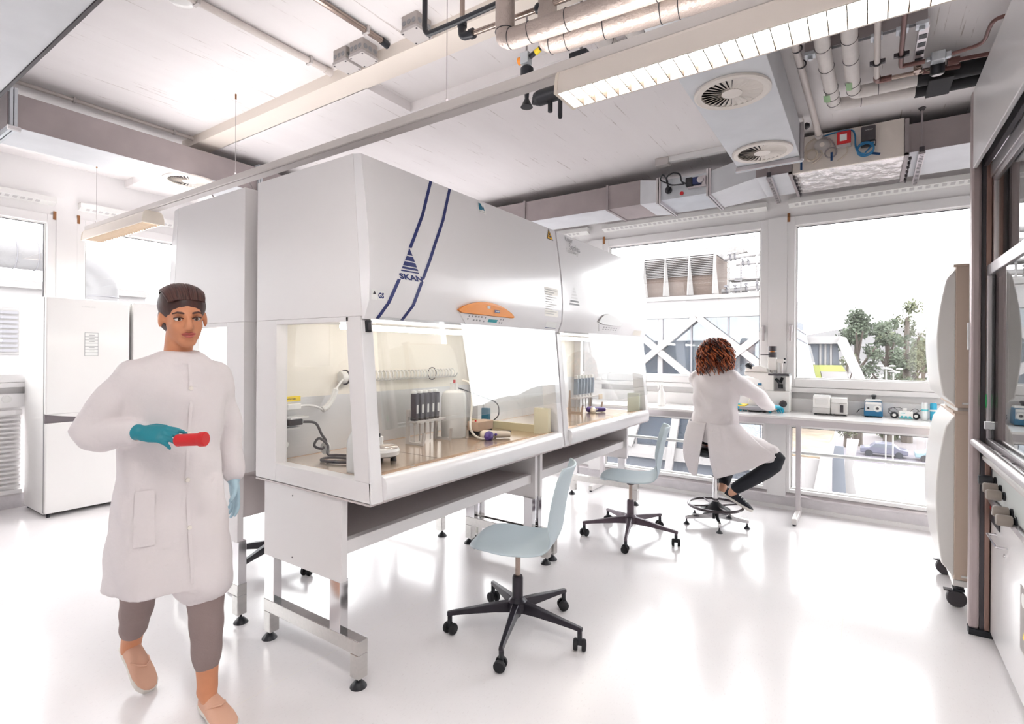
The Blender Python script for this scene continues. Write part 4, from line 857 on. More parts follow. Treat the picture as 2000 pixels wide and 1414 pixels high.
MB().tube(bez([(-2.08,2.87,ZW+0.08),(-2.06,2.90,ZW+0.12),(-2.10,2.93,ZW+0.19),(-2.2,2.90,ZW+0.23),(-2.3,2.85,ZW+0.27),(-2.40,2.82,ZW+0.30)],8), 0.004, 8).tube(bez([(-2.08,2.87,ZW+0.006),(-2.03,2.92,ZW+0.006),(-1.98,2.93,ZW+0.006),(-2.0,2.88,ZW+0.006),(-2.06,2.86,ZW+0.006)],6), 0.004, 8).build('cable', BLACK, t)
def pip_ctrl(loc, rz, lab, body, grip):
    t = thing('pipette_controller', lab, 'pipette', loc, rz, 'pistol pipette controllers')
    MB().tube(bez([(-0.09,0,0.026),(-0.06,0,0.028),(0.0,0,0.026),(0.06,0,0.024),(0.10,0,0.022)],4), [0.018,0.022,0.024,0.026,0.026,0.026,0.025,0.024,0.023,0.022,0.022,0.022,0.021,0.021,0.020,0.019,0.018], 14).build('handle', body, t, local=True)
    MB().lathe([(0.026,0),(0.030,0.02),(0.024,0.045),(0.012,0.06)], (-0.035,-0.012,0.026), (-0.5,-0.8,-0.2), 16).build('nose', grip, t, local=True)
    MB().lathe([(0.008,0),(0.007,0.014)], (0.0,-0.022,0.028), (0,-1,0.2), 10).build('trigger', grip, t, local=True)
pip_ctrl((-1.92,2.66,ZW), math.radians(52), 'cream pipette controller with a purple nose on the nearest cabinet worktop', mat('cream_plastic', C(240,226,208), 0.4), PURPLE)
t = thing('aspirator_tube', 'white coiled tubing hung along the rear wall of the nearest cabinet', 'tube', (-2.40,2.3,1.27))
sp = [(-2.395+0.028*math.cos(a), 1.93+0.9*k/330, 1.285+0.028*math.sin(a)) for k, a in enumerate([2*math.pi*i/11 for i in range(331)])]
MB().tube(sp, 0.0042, 6).build('coil', WHITE_G, t)
MB().lathe([(0.03,0),(0.036,0.01),(0.036,0.05),(0.03,0.06)], (-2.395,1.86,1.285), (0,1,0), 24).build('coil_plug', WHITE_G, t)
MB().ring((-2.395,1.895,1.285), 0.038, 0.005, (0,1,0), 28, 6).ring((-2.395,2.60,1.285), 0.04, 0.0035, (1,0,0), 28, 6).build('clip_ring', DARK, t)
MB().tube(bez([(-2.37,1.86,1.275),(-2.37,1.82,1.23),(-2.37,1.79,1.17),(-2.37,1.76,1.135),(-2.37,1.73,1.12)],6), [0.006]*7+[0.016]*18, 10).tube(bez([(-2.37,1.735,1.118),(-2.37,1.69,1.14),(-2.37,1.64,1.15),(-2.37,1.60,1.15)],6), 0.006, 8).build('straw', WHITE_G, t)
t = thing('socket_block', 'white socket block with yellow label on the cabinet rear wall', 'socket', (-2.40,1.60,1.10))
MB().box(-2.416,-2.36,1.525,1.60,1.135,1.165).build('upper_socket', WHITE_G, t, smooth=0, bev=0.004)
MB().box(-2.416,-2.335,1.525,1.625,1.09,1.10).build('flap', WHITE_G, t, smooth=0, bev=0.002)
MB().box(-2.416,-2.36,1.535,1.61,1.055,1.085).build('plug', DARK, t, smooth=0, bev=0.005)
MB().box(-2.416,-2.37,1.525,1.60,1.035,1.045).build('lower_flap', WHITE_G, t, smooth=0)
MB().box(-2.4165,-2.4135,1.525,1.63,1.172,1.198).build('yellow_label', YELLOW, t, smooth=0)
text_mb('USE WITH CARE', 0.010, (-2.413,1.53,1.181), (0,1,0), (0,0,1)).build('label_lettering', DARK, t, smooth=0)
t = thing('power_cable', 'black power cable looped on the worktop of the nearest cabinet', 'cable', (-2.25,1.65,ZW))
pth = [(-2.36,1.61,1.07),(-2.33,1.66,1.06),(-2.32,1.69,1.0),(-2.31,1.71,0.96),(-2.30,1.68,0.93),(-2.31,1.64,0.95),(-2.30,1.66,0.985),(-2.27,1.69,0.95),(-2.24,1.67,0.91),(-2.2,1.70,0.905),(-2.12,1.76,0.90),(-2.03,1.80,0.897),(-1.98,1.76,0.897),(-2.02,1.66,0.897),(-2.12,1.60,0.897),(-2.20,1.60,0.897),(-2.22,1.66,0.897),(-2.12,1.70,0.897),(-2.04,1.70,0.897)]
MB().tube(bez(pth,7), 0.0065, 8).build('cable', DARK, t)
MB().cyl((-2.30,1.69,0.93),(-2.30,1.71,0.93),0.03,20).ell((-2.20,1.78,0.92),(0.014,0.014,0.016)).ell((-2.06,1.80,0.905),(0.016,0.012,0.016)).build('cable_clip', WHITE_G, t)
t = MB().lathe([(0.012,0),(0.018,0.006),(0.012,0.012)], (-2.415,1.545,0.955), (1,0,0), 16).build('gas_tap', WHITE_G); tag(t, 'small white tap knob low on the cabinet rear wall', 'tap')
t = MB().prism(rrect(-2.2,ZW+0.095,0.03,0.055,0.006), 'y', 2.93, 2.955).build('blue_holder', mat('teal_plastic', C(50,120,150), 0.4)); t.location = (0,0,0); tag(t, 'blue plastic holder standing behind the beige box in the cabinet', 'holder')
MBb = MB().box(-2.40,-1.80,3.02,3.040,ZW,ZW+0.05).build('catch_strip', mat('cream_strip', C(228,214,176), 0.45)); tag(MBb, 'cream strip along the far end of the nearest cabinet worktop', 'strip')
# things inside the second cabinet
t = thing('pipette_rack', 'clear stand with pale pipettes inside the far cabinet', 'rack', (-2.20,4.45,ZW))
fr2 = [(a+0.0, b) for a, b in fr]
for y in (4.20, 4.62): MB().prism([(a+0.02, b) for a, b in fr2], 'y', y, y+0.012).build('end_frame', mat('amber_acrylic', C(200,178,160), 0.3) if y < 4.3 else MATS['amber_acrylic'], t, smooth=0)
MB().box(-2.20,-2.12,4.20,4.632,ZW+0.125,ZW+0.135).build('holder_shelf', M_RACK, t, smooth=0)
MB().box(-2.10,-2.095,4.60,4.68,ZW+0.10,ZW+0.145).build('paper_card', mat('tan_card', C(214,190,160), 0.6), t, smooth=0)
M_PIPB = mat('pipette_blue_grey', C(150,164,178), 0.35)
pt = None
for k in range(6):
    if pt is None:
        pt = thing('pipette', 'x', 'pipette', (0,0,0), 0, 'pale pipettes in the rack of the far cabinet')
        MB().prism([(-0.022,0.10),(0.016,0.10),(0.022,0.19),(0.020,0.245),(-0.020,0.245)], 'y', -0.012, 0.012).build('handle', M_PIPB, pt, local=True, smooth=0, bev=0.004)
        MB().box(-0.018,0.012,-0.010,0.010,0.245,0.275).build('plunger_cap', PAPER, pt, local=True, smooth=0, bev=0.003)
        MB().lathe([(0.011,0.10),(0.009,0.06),(0.006,0.0),(0.003,-0.05)], (0,0,0), (0,0,1), 10).build('shaft', PAPER, pt, local=True)
        o = pt
    else: o = copy_tree(pt)
    o.location = (-2.16, 4.25+k*0.065, ZW+0.06)
    o['label'] = ['leftmost pale pipette in the rack of the far cabinet','second pale pipette from the left in the far cabinet','third pale pipette from the left in the far cabinet','fourth pale pipette from the left in the far cabinet','fifth pale pipette from the left in the far cabinet','rightmost pale pipette in the rack of the far cabinet'][k]
pip_ctrl((-2.03,4.38,ZW), math.radians(58), 'purple pipette controller on the far cabinet worktop', PURPLE, MATS['cream_plastic'])
for k, (y, c) in enumerate(((2.985, 'nearest'), (4.65, 'far'))):
    o = MB().box(-1.83,-1.72,y,y+0.035,ZW,ZW+0.17).build('absorbent_pad', mat('pale_yellow_pad_%d' % k, C(236,228,200) if k == 0 else C(222,226,210), 0.5)); tag(o, ['pale yellow pad standing at the right end of the nearest cabinet','pale green pad standing at the right end of the far cabinet'][k], 'pad')  # plates standing for the lamp-lit side wall, lamp light put into their colour
# ---------------------------------------------------------------- swivel chairs
M_SHELL = mat('pale_blue_shell', C(190,204,211), 0.45)
def chair_shell():
    prof = [(.235,.452,.175),(.222,.466,.195),(.19,.474,.208),(.13,.474,.216),(.06,.468,.218),(-.02,.464,.216),(-.09,.466,.21),(-.145,.474,.202),(-.185,.495,.196),(-.21,.53,.192),(-.222,.58,.191),(-.230,.64,.193),(-.240,.70,.195),(-.252,.76,.192),(-.266,.815,.182),(-.280,.855,.162),(-.288,.875,.135)]
    P = bez([(a,b,c) for a,b,c in prof], 3); rows = []
    for i, p in enumerate(P):
        back = min(1, max(0, (p.y-.48)/.12)); row = []
        for k in range(15):
            u = -1+2*k/14
            dz = 0.012*u*u*(1-back) ; dx = 0.045*(u*u)*back
            e = abs(u)**6*0.006; fr_ = max(0.0, min(1.0, (p.x-.05)/.18))
            row.append((p.x+dx-0.055*fr_*abs(u)**4, u*p.z*(1-0.04*fr_), p.y+dz-e*(1-back)))
        rows.append(row)
    return MB().grid(rows)
def caster_parts(x, y, ang, parent):
    c, s = math.cos(ang), math.sin(ang); R = Matrix.Rotation(ang, 3, 'Z')
    ct = MB().cyl((x,y,0.055),(x,y,0.088),0.012,10)
    ct.cbox((x,y,0.045), (0.018,0.022,0.03), R)
    ca = ct.build('caster', BLACK, parent, local=True)
    for sd in (-1, 1):
        q = Vector((x,y,0.028)) + R @ Vector((0.004, sd*0.020, 0))
        ax = R @ Vector((0, sd, 0))
        MB().lathe([(0.010,-0.009),(0.027,-0.009),(0.028,-0.005),(0.028,0.004),(0.024,0.010),(0.008,0.012)], q, ax, 20).build('wheel', RUBBER, ca, local=True)
def make_chair(label, loc, rz, arm0, base_mat, r=0.345):
    t = thing('swivel_chair', label, 'chair', loc, rz, 'pale blue shell swivel chairs')
    sh = chair_shell().build('seat_shell', M_SHELL, t, smooth=70, local=True)
    so = sh.modifiers.new('thickness', 'SOLIDIFY'); so.thickness = 0.011; so.offset = -1 ; sd = sh.modifiers.new('smooth', 'SUBSURF'); sd.levels = 1; sd.render_levels = 1
    MB().lathe([(0.028,0.405),(0.03,0.42),(0.075,0.452),(0.09,0.462)], (0,0,0), (0,0,1), 20).build('seat_mount', DARK, t, local=True)
    MB().cyl((0,0,0.26),(0,0,0.42),0.0135,14).build('gas_spring', M_STPIPE, t, local=True)
    MB().lathe([(0.026,0.10),(0.028,0.125),(0.028,0.275),(0.024,0.285),(0.016,0.287)], (0,0,0), (0,0,1), 20).build('column_sleeve', base_mat, t, local=True)
    MB().lathe([(0.014,0.075),(0.018,0.08),(0.018,0.10),(0.045,0.105),(0.052,0.125),(0.05,0.155),(0.03,0.175)], (0,0,0), (0,0,1), 20).build('hub', base_mat, t, local=True)
    for k in range(5):
        a = math.radians(arm0+72*k) - rz; c, s = math.cos(a), math.sin(a)
        R3 = lambda d, w, z: (c*d - s*w, s*d + c*w, z)
        rings = []
        for d_, z0, z1, w in ((0.03,0.105,0.160,0.022),(0.12,0.107,0.150,0.019),(0.22,0.103,0.134,0.016),(0.31,0.098,0.121,0.013),(r-0.008,0.095,0.117,0.012),(r+0.014,0.094,0.113,0.011)):
            rings.append([R3(d_,-w,z0), R3(d_,w,z0), R3(d_,w*0.8,z1), R3(d_,-w*0.8,z1)])
        arm = MB().loft(rings); 
        arm.cyl(R3(r,0,0.08), R3(r,0,0.10), 0.012, 10)
        arm.build('star_arm', base_mat, t, smooth=40, local=True, bev=0.003)
        caster_parts(c*r, s*r, a+1.9+0.7*k, t)
    return t
M_BASEB = mat('black_painted_steel', C(46,42,50), 0.32, 0.3)
make_chair('pale blue shell chair on a black star base in front of the nearest cabinet', (-1.469,2.247,0), math.radians(200), 3.2, M_BASEB)
make_chair('pale blue shell chair in front of the far cabinet, beside the seated person', (-1.509,3.91,0), math.radians(200), -2.0, mat('mauve_grey_steel', C(96,84,92), 0.35, 0.4), 0.36)
make_chair('pale blue shell chair mostly hidden behind the nearest cabinet', (-3.28,2.02,0), math.radians(10), 2.0, mat('black_steel', C(44,42,48), 0.35, 0.3))
# ---------------------------------------------------------------- lab stool
t = thing('lab_stool', 'tall chrome lab stool with black foot ring under the seated person', 'stool', (-1.034,4.618,0)); ox, oy = -1.034, 4.618
MB().lathe([(0.018,0.55),(0.17,0.575),(0.185,0.59),(0.185,0.615),(0.17,0.63),(0.02,0.632)], (ox,oy,0), (0,0,1), 32).build('seat', BLACK, t)
MB().cyl((ox,oy,0.09),(ox,oy,0.40),0.025,18).build('column', CHROME, t)
MB().cyl((ox,oy,0.38),(ox,oy,0.56),0.018,16).build('piston', CHROME, t)
MB().lathe([(0.027,0.395),(0.027,0.405)], (ox,oy,0), (0,0,1), 18).build('column_cap', BLACK, t)
MB().ring((ox,oy,0.155), 0.215, 0.011, (0,0,1), 56, 10).build('foot_ring', mat('dark_steel_ring', C(84,78,82), 0.25, 0.8), t)
MB().lathe([(0.12,0.125),(0.07,0.15),(0.03,0.18),(0.028,0.19)], (ox,oy,0), (0,0,1), 28).build('base_cover', BLACK, t)
for a in (40, 130, 220, 310):
    a = math.radians(a); MB().tube([(ox+0.05*math.cos(a),oy+0.05*math.sin(a),0.15),(ox+0.21*math.cos(a),oy+0.21*math.sin(a),0.155)], 0.007, 8).build('ring_spoke', MATS['dark_steel_ring'], t)
MB().cyl((ox,oy,0.045),(ox,oy,0.12),0.034,18).build('hub', BLACK, t)
for k in range(5):
    a = math.radians(2+72*k); c, s = math.cos(a), math.sin(a); P = lambda d, w, z: (ox+c*d-s*w, oy+s*d+c*w, z)
    MB().loft([[P(d_,-w,z0),P(d_,w,z0),P(d_,w,z1),P(d_,-w,z1)] for d_,z0,z1,w in ((0.02,0.05,0.095,0.014),(0.262,0.045,0.075,0.013))]).build('leg', CHROME, t, smooth=0, bev=0.003)
    MB().lathe([(0.026,0),(0.024,0.006),(0.009,0.022),(0.006,0.03),(0.006,0.05)], P(0.248,0,0), (0,0,1), 16).build('levelling_foot', BLACK, t)
# ---------------------------------------------------------------- window bench
ZB = 0.915
t = thing('lab_bench', 'long white bench along the far windows on grey T-legs', 'bench', (-1.6,5.1,0))
MB().box(-4.3,0.53,4.845,5.375,0.895,ZB).build('bench_top', mat('white_laminate', C(240,238,236), 0.15), t, smooth=0, bev=0.003)
MB().box(-4.3,0.53,4.862,4.892,0.845,0.895).box(-4.3,0.53,5.30,5.33,0.845,0.895).build('apron_rail', ALU, t, smooth=0)
for x in (-4.1,-2.33,-0.475):
    MB().box(x-0.02,x+0.02,5.20,5.24,0.05,0.86).build('leg', ALU, t, smooth=0, bev=0.003)
    MB().box(x-0.02,x+0.02,4.915,5.36,0.012,0.062).build('foot_bar', mat('foot_bar_alu', C(222,218,216), 0.35, 0.5) if x < -4 else MATS['foot_bar_alu'], t, smooth=0, bev=0.004)
    MB().box(x-0.02,x+0.02,4.87,5.32,0.846,0.880).build('cantilever_arm', ALU, t, smooth=0)
    for y in (4.93,5.33): MB().cyl((x,y,0),(x,y,0.013),0.014,12).build('glide', BLACK, t)
# ---------------------------------------------------------------- things on the bench
t = thing('photometer', 'white bench photometer with a dark cuvette slot', 'lab device', (-0.235,5.24,ZB))
MB().box(-0.365,-0.237,5.16,5.34,ZB+0.012,ZB+0.06).build('left_base', mat('device_grey', C(216,214,212), 0.4), t, smooth=0, bev=0.006)
MB().prism([(5.165,ZB+0.058),(5.185,ZB+0.145),(5.205,ZB+0.162),(5.34,ZB+0.162),(5.34,ZB+0.058)], 'x', -0.365, -0.235).build('lid', WHITE_G, t, smooth=0, bev=0.008)
MB().box(-0.345,-0.255,5.171,5.18,ZB+0.075,ZB+0.135).build('lid_panel', mat('device_panel', C(228,227,225), 0.35), t, smooth=0, bev=0.003)
MB().box(-0.233,-0.112,5.175,5.34,ZB+0.012,ZB+0.105).build('right_body', MATS['device_grey'], t, smooth=0, bev=0.006)
MB().box(-0.231,-0.114,5.177,5.34,ZB+0.105,ZB+0.148).build('right_top', WHITE_G, t, smooth=0, bev=0.006)
MB().box(-0.165,-0.142,5.166,5.18,ZB+0.03,ZB+0.09).build('cuvette_slot', DARK, t, smooth=0, bev=0.003)
for x in (-0.345,-0.26,-0.21,-0.13): MB().cyl((x,5.19,ZB),(x,5.19,ZB+0.014),0.01,10).cyl((x,5.32,ZB),(x,5.32,ZB+0.014),0.01,10).build('foot', BLACK, t)
t = thing('vortex_mixer', 'blue vortex mixer with a black cup and a round dial', 'mixer', (0.065,5.31,ZB))
M_VB = mat('petrol_blue_enamel', C(30,108,150), 0.35); M_VW = mat('mixer_grey_plate', C(196,200,204), 0.3, 0.4)
rg = lambda z, hx, y0, y1: [(0.065-hx,y0,z),(0.065+hx,y0,z),(0.065+hx,y1,z),(0.065-hx,y1,z)]
MB().loft([rg(ZB+0.008,.065,5.235,5.375),rg(ZB+0.045,.064,5.236,5.375),rg(ZB+0.13,.058,5.256,5.375)]).build('body', M_VB, t, smooth=0, bev=0.004)
MB().loft([rg(ZB+0.13,.058,5.256,5.375),rg(ZB+0.145,.050,5.268,5.37)]).build('top', WHITE_G, t, smooth=0, bev=0.003)
fz = lambda z: 5.236+(z-0.045)*0.235
MB().add([(0.065+x, fz(z)-0.0015, ZB+z) for x, z in ((-.058,.052),(.058,.052),(.054,.124),(-.054,.124))], [(0,1,2,3)]).build('face_plate', M_VW, t, smooth=0, recalc=False)
MB().add([(0.065+x, fz(z)-0.0022, ZB+z) for x, z in ((-.054,.104),(.054,.104),(.053,.121),(-.053,.121))], [(0,1,2,3)]).build('upper_plate', PAPER, t, smooth=0, recalc=False)
MB().lathe([(0.026,0),(0.026,0.002)], (0.092,fz(.072)-0.0015,ZB+.072), (0,-1,.2), 28).build('dial_plate', PAPER, t)
MB().lathe([(0.011,0.002),(0.010,0.012)], (0.092,fz(.072)-0.0015,ZB+.072), (0,-1,.2), 18).build('dial_knob', DARK, t)
MB().lathe([(0.008,0),(0.007,0.008)], (0.03,fz(.072)-0.0015,ZB+.072), (0,-1,.2), 14).build('switch', BLACK, t)
MB().lathe([(0.012,0.145),(0.012,0.158),(0.018,0.165),(0.019,0.178),(0.014,0.182),(0.012,0.176)], (0.068,5.31,ZB), (0,0,1), 20).build('cup', BLACK, t)
MB().lathe([(0.012,0),(0.014,0.008)], (0.02,5.25,ZB), (0,0,1), 10).lathe([(0.012,0),(0.014,0.008)], (0.11,5.25,ZB), (0,0,1), 10).build('rubber_foot', BLACK, t)
MB().tube(bez([(0.0,5.35,ZB+0.06),(-0.03,5.36,ZB+0.05),(-0.05,5.36,ZB+0.02)],5),0.003,6).build('power_cable', BLACK, t)
t = thing('gadget_box', 'small white box with blue print and trailing wires beside the blue mixer', 'lab device', (0.275,5.28,ZB))
MB().box(0.235,0.325,5.24,5.32,ZB,ZB+0.062).build('box_body', WHITE_G, t, smooth=0, bev=0.004)
MB().box(0.237,0.323,5.2385,5.24,ZB+0.004,ZB+0.012).box(0.245,0.275,5.2385,5.24,ZB+0.045,ZB+0.05).build('blue_print', mat('turquoise_print', C(90,190,200), 0.5), t, smooth=0)
for x in (0.255,0.28,0.305): MB().lathe([(0.009,0),(0.008,0.002)], (x,5.2385,ZB+0.018), (0,-1,0), 14).build('blue_dot', MATS['turquoise_print'], t)
MB().cyl((0.275,5.28,ZB+0.062),(0.275,5.28,ZB+0.085),0.015,18).build('clear_cap', mat('milky_plastic', C(232,230,226), 0.3), t)
for k, x in enumerate((0.205, 0.345)):
    q = thing('cable_reel', ['small black cable reel left of the white box on the bench','small black cable reel right of the white box on the bench'][k], 'reel', (x,5.26,ZB), 0, 'small black cable reels')
    MB().lathe([(0.012,-0.006),(0.026,-0.006),(0.027,0),(0.026,0.006),(0.012,0.006)], (x,5.26,ZB+0.027), (0.15,1,0), 24).build('reel', BLACK, q)
    MB().lathe([(0.012,-0.008),(0.012,0.002)], (x,5.254,ZB+0.027), (0.15,1,0), 18).build('reel_hub', PAPER, q)
    MB().tube(bez([(x-0.01,5.25,ZB+0.05),(x+(-0.04 if k == 0 else 0.03),5.26,ZB+0.075),(x+(0.02 if k == 0 else 0.05),5.28,ZB+0.088),(x+0.05,5.29,ZB+0.08)],6),0.0022,6).tube(bez([(x-0.02,5.25,ZB+0.03),(x-0.04,5.25,ZB+0.055),(x-0.01,5.26,ZB+0.085),(x+0.02,5.27,ZB+0.07)],6),0.0022,6).build('wire', DARK, q)
for k, (x, y, m, lab) in enumerate(((0.398,5.24,'w','tall white drink can at the right end of the bench'),(0.452,5.245,'b','tall light blue drink can at the right end of the bench'))):
    q = thing('drink_can', lab, 'can', (x,y,ZB), 0, 'tall drink cans on the bench')
    MB().lathe([(0.018,0),(0.0225,0.008),(0.0225,0.128),(0.018,0.140)], (x,y,ZB), (0,0,1), 24).build('can_body', mat('can_white', C(226,230,230), 0.3, 0.3) if m == 'w' else mat('can_blue', C(60,170,205), 0.3, 0.3), q)
    MB().lathe([(0.0185,0.139),(0.019,0.143),(0.016,0.143),(0.015,0.140)], (x,y,ZB), (0,0,1), 24).build('can_rim', ALU, q)
    MB().lathe([(0.0229,0.075),(0.0229,0.088)], (x,y,ZB), (0,0,1), 24).build('print_band', MATS['turquoise_print'] if m == 'w' else PAPER, q)
t = thing('spray_bottle', 'white trigger spray bottle on the bench beside the far cabinet', 'bottle', (-1.645,5.07,ZB)); x, y = -1.645, 5.07
MB().lathe([(0.036,0),(0.038,0.006),(0.038,0.10),(0.030,0.135),(0.015,0.165),(0.012,0.18)], (x,y,ZB), (0,0,1), 24).build('bottle_body', WHITE_G, t)
MB().cyl((x,y,ZB+0.175),(x,y,ZB+0.205),0.013,16).box(x-0.045,x+0.02,y-0.011,y+0.011,ZB+0.205,ZB+0.23).prism([(x-0.035,ZB+0.206),(x-0.043,ZB+0.165),(x-0.036,ZB+0.165),(x-0.022,ZB+0.206)],'y',y-0.006,y+0.006).build('trigger_head', WHITE_G, t, smooth=30)
t = tag(MB().box(-1.36,-1.12,4.98,5.18,ZB,ZB+0.008).build('paper_stack', PAPER, smooth=0), 'thin stack of white papers on the bench left of the seated person', 'papers')
t = thing('balance_tray', 'low grey device with a yellow strip under the seated person\'s forearm', 'lab device', (-0.88,5.12,ZB))
MB().prism([(-1.0,ZB+0.018),(-0.99,ZB+0.045),(-0.72,ZB+0.05),(-0.70,ZB+0.015)], 'y', 5.02, 5.22).build('case', mat('device_mid_grey', C(150,150,154), 0.4), t, smooth=0, bev=0.005)
MB().box(-0.96,-0.88,5.03,5.2,ZB+0.046,ZB+0.056).build('yellow_strip', YELLOW, t, smooth=0)
for x in (-0.97,-0.74): MB().cyl((x,5.05,ZB),(x,5.05,ZB+0.02),0.014,12).cyl((x,5.19,ZB),(x,5.19,ZB+0.02),0.014,12).build('foot', DARK, t)
# inverted microscope
t = thing('microscope', 'white inverted microscope with black lamp head in front of the seated person', 'microscope', (-0.70,5.2,ZB))
M_MIC = mat('microscope_white', C(236,234,230), 0.35); ya, yb = 5.20, 5.36
MB().prism([(-0.88,ZB),(-0.545,ZB),(-0.545,1.10),(-0.74,1.10),(-0.86,1.06),(-0.88,1.0)], 'y', ya, yb).build('base', M_MIC, t, smooth=0, bev=0.008)
MB().box(-0.578,-0.545,ya,yb,1.10,1.235).build('right_column', M_MIC, t, smooth=0, bev=0.005)
MB().prism([(-0.745,1.10),(-0.672,1.10),(-0.672,1.238),(-0.70,1.262),(-0.92,1.262),(-0.915,1.235),(-0.80,1.20)], 'y', ya, yb).build('body', M_MIC, t, smooth=0, bev=0.006)
MB().prism([(-0.92,1.262),(-0.72,1.262),(-0.735,1.30),(-0.80,1.325),(-0.91,1.30)], 'y', ya+0.02, yb-0.02).build('binocular_head', M_MIC, t, smooth=0, bev=0.008)
for y in (5.235, 5.305): MB().lathe([(0.016,0),(0.018,0.02),(0.020,0.03),(0.021,0.06),(0.015,0.065)], (-0.86,y,1.295), (-0.72,-0.12,0.62), 18).build('eyepiece', BLACK, t)
MB().box(-0.715,-0.548,ya-0.02,yb,1.238,1.254).build('stage', DARK, t, smooth=0, bev=0.002)
MB().cyl((-0.625,5.27,1.12),(-0.625,5.27,1.16),0.02,16).lathe([(0.014,0),(0.012,0.05)], (-0.63,5.26,1.17), (-0.5,-0.2,0.6), 12).lathe([(0.014,0),(0.012,0.05)], (-0.63,5.28,1.17), (0.3,0.2,0.8), 12).build('objective_turret', BLACK, t)
MB().cyl((-0.695,5.29,1.262),(-0.695,5.29,1.30),0.02,14).box(-0.73,-0.66,5.255,5.325,1.285,1.400).build('lamp_arm', M_MIC, t, smooth=0, bev=0.006)
MB().cyl((-0.695,5.29,1.400),(-0.695,5.29,1.448),0.034,24).build('lamp_house', DARK, t)
MB().cyl((-0.695,5.29,1.448),(-0.695,5.29,1.456),0.022,20).build('lamp_gap', ORANGE, t)
MB().cyl((-0.695,5.29,1.456),(-0.695,5.29,1.502),0.034,24).build('lamp_cap', DARK, t)
MB().cyl((-0.70,5.27,1.425),(-0.79,5.25,1.425),0.005,8).build('lamp_lever', DARK, t)
for x in (-0.655,-0.62): MB().cyl((x,5.29,1.254),(x,5.29,1.36),0.009,10).build('condenser_rod', M_MIC, t)
MB().box(-0.665,-0.60,5.27,5.31,1.35,1.385).build('condenser_bracket', M_MIC, t, smooth=0, bev=0.004)
for z in (1.355,1.385): MB().cyl((-0.60,5.285,z),(-0.585,5.28,z),0.008,10).build('adjust_knob', BLACK, t)
MB().lathe([(0.028,0),(0.03,0.01),(0.03,0.035),(0.024,0.04)], (-0.60,5.20,0.985), (0.3,-1,0.2), 20).build('focus_knob', DARK, t)
MB().box(-0.80,-0.77,ya-0.003,ya,1.145,1.165).build('blue_sticker', M_VB, t, smooth=0)
# ---------------------------------------------------------------- fridges
M_FR = mat('fridge_white', C(238,236,234), 0.12)
def fridge(loc, label, notice):
    t = thing('fridge', label, 'fridge', loc, 0, 'white upright fridges'); w, dp, h = 0.605, 0.572, 1.875
    B = lambda mb, n, m, p=t, **k: mb.build(n, m, p, local=True, **k)
    B(MB().box(-dp,-0.055,0,w,0.025,h), 'body', M_FR, smooth=0, bev=0.006)
    B(MB().box(-0.05,0,0.002,w-0.002,0.875,h), 'upper_door', M_FR, smooth=0, bev=0.008)
    B(MB().box(-0.05,0,0.002,w-0.002,0.035,0.80), 'lower_door', M_FR, smooth=0, bev=0.008)
    # handle recess: tall at the hinge-free side, tapering
    B(MB().box(-0.05,-0.02,0.004,w-0.004,0.80,0.875), 'handle_recess', mat('recess_grey', C(120,112,116), 0.5) if 'recess_grey' not in MATS else MATS['recess_grey'], smooth=0)
    B(MB().prism([(0.002,0.876),(w-0.002,0.876),(w-0.002,0.806),(0.42,0.815),(0.25,0.835),(0.10,0.858)], 'x', -0.022, 0), 'handle_lip', M_FR, smooth=0)
    for y in (0.03,w-0.03):
        for x in (-0.03,-dp+0.03): B(MB().cyl((x,y,0),(x,y,0.027),0.014,12), 'foot', BLACK)
    B(MB().box(-0.052,-0.048,-0.001,0.006,0.04,h-0.005), 'door_seal', GREYPRINT, smooth=0)
    if notice:
        n = B(MB().box(0.0,0.0015,0.262,0.365,1.37,1.58), 'notice_sheet', PAPER, smooth=0)
        g = MB(); x = 0.0022
        for z in (1.372,1.40,1.43,1.456,1.484,1.512,1.54,1.576): g.box(0.0016,x,0.264,0.363,z,z+0.003)
        for y in (0.264,0.360): g.box(0.0016,x,y,y+0.003,1.372,1.579)
        for z in (1.415,1.445,1.498,1.525,1.556): g.box(0.0016,x,0.295,0.335,z,z+0.004)
        B(g, 'notice_table', GREYPRINT, n, smooth=0)
    tx = text_mb('FORMA LINE', 0.018, (0.0005,w/2-0.06,1.80), (0,1,0), (0,0,1)); B(tx, 'lettering', mat('fridge_print', C(214,212,210), 0.5) if 'fridge_print' not in MATS else MATS['fridge_print'], smooth=0)
    return t
fridge((-5.71,1.455,0), 'white fridge freezer with a printed table sheet on the upper door', True)
fridge((-5.71,2.085,0), 'white fridge freezer half hidden behind the walking person', False)
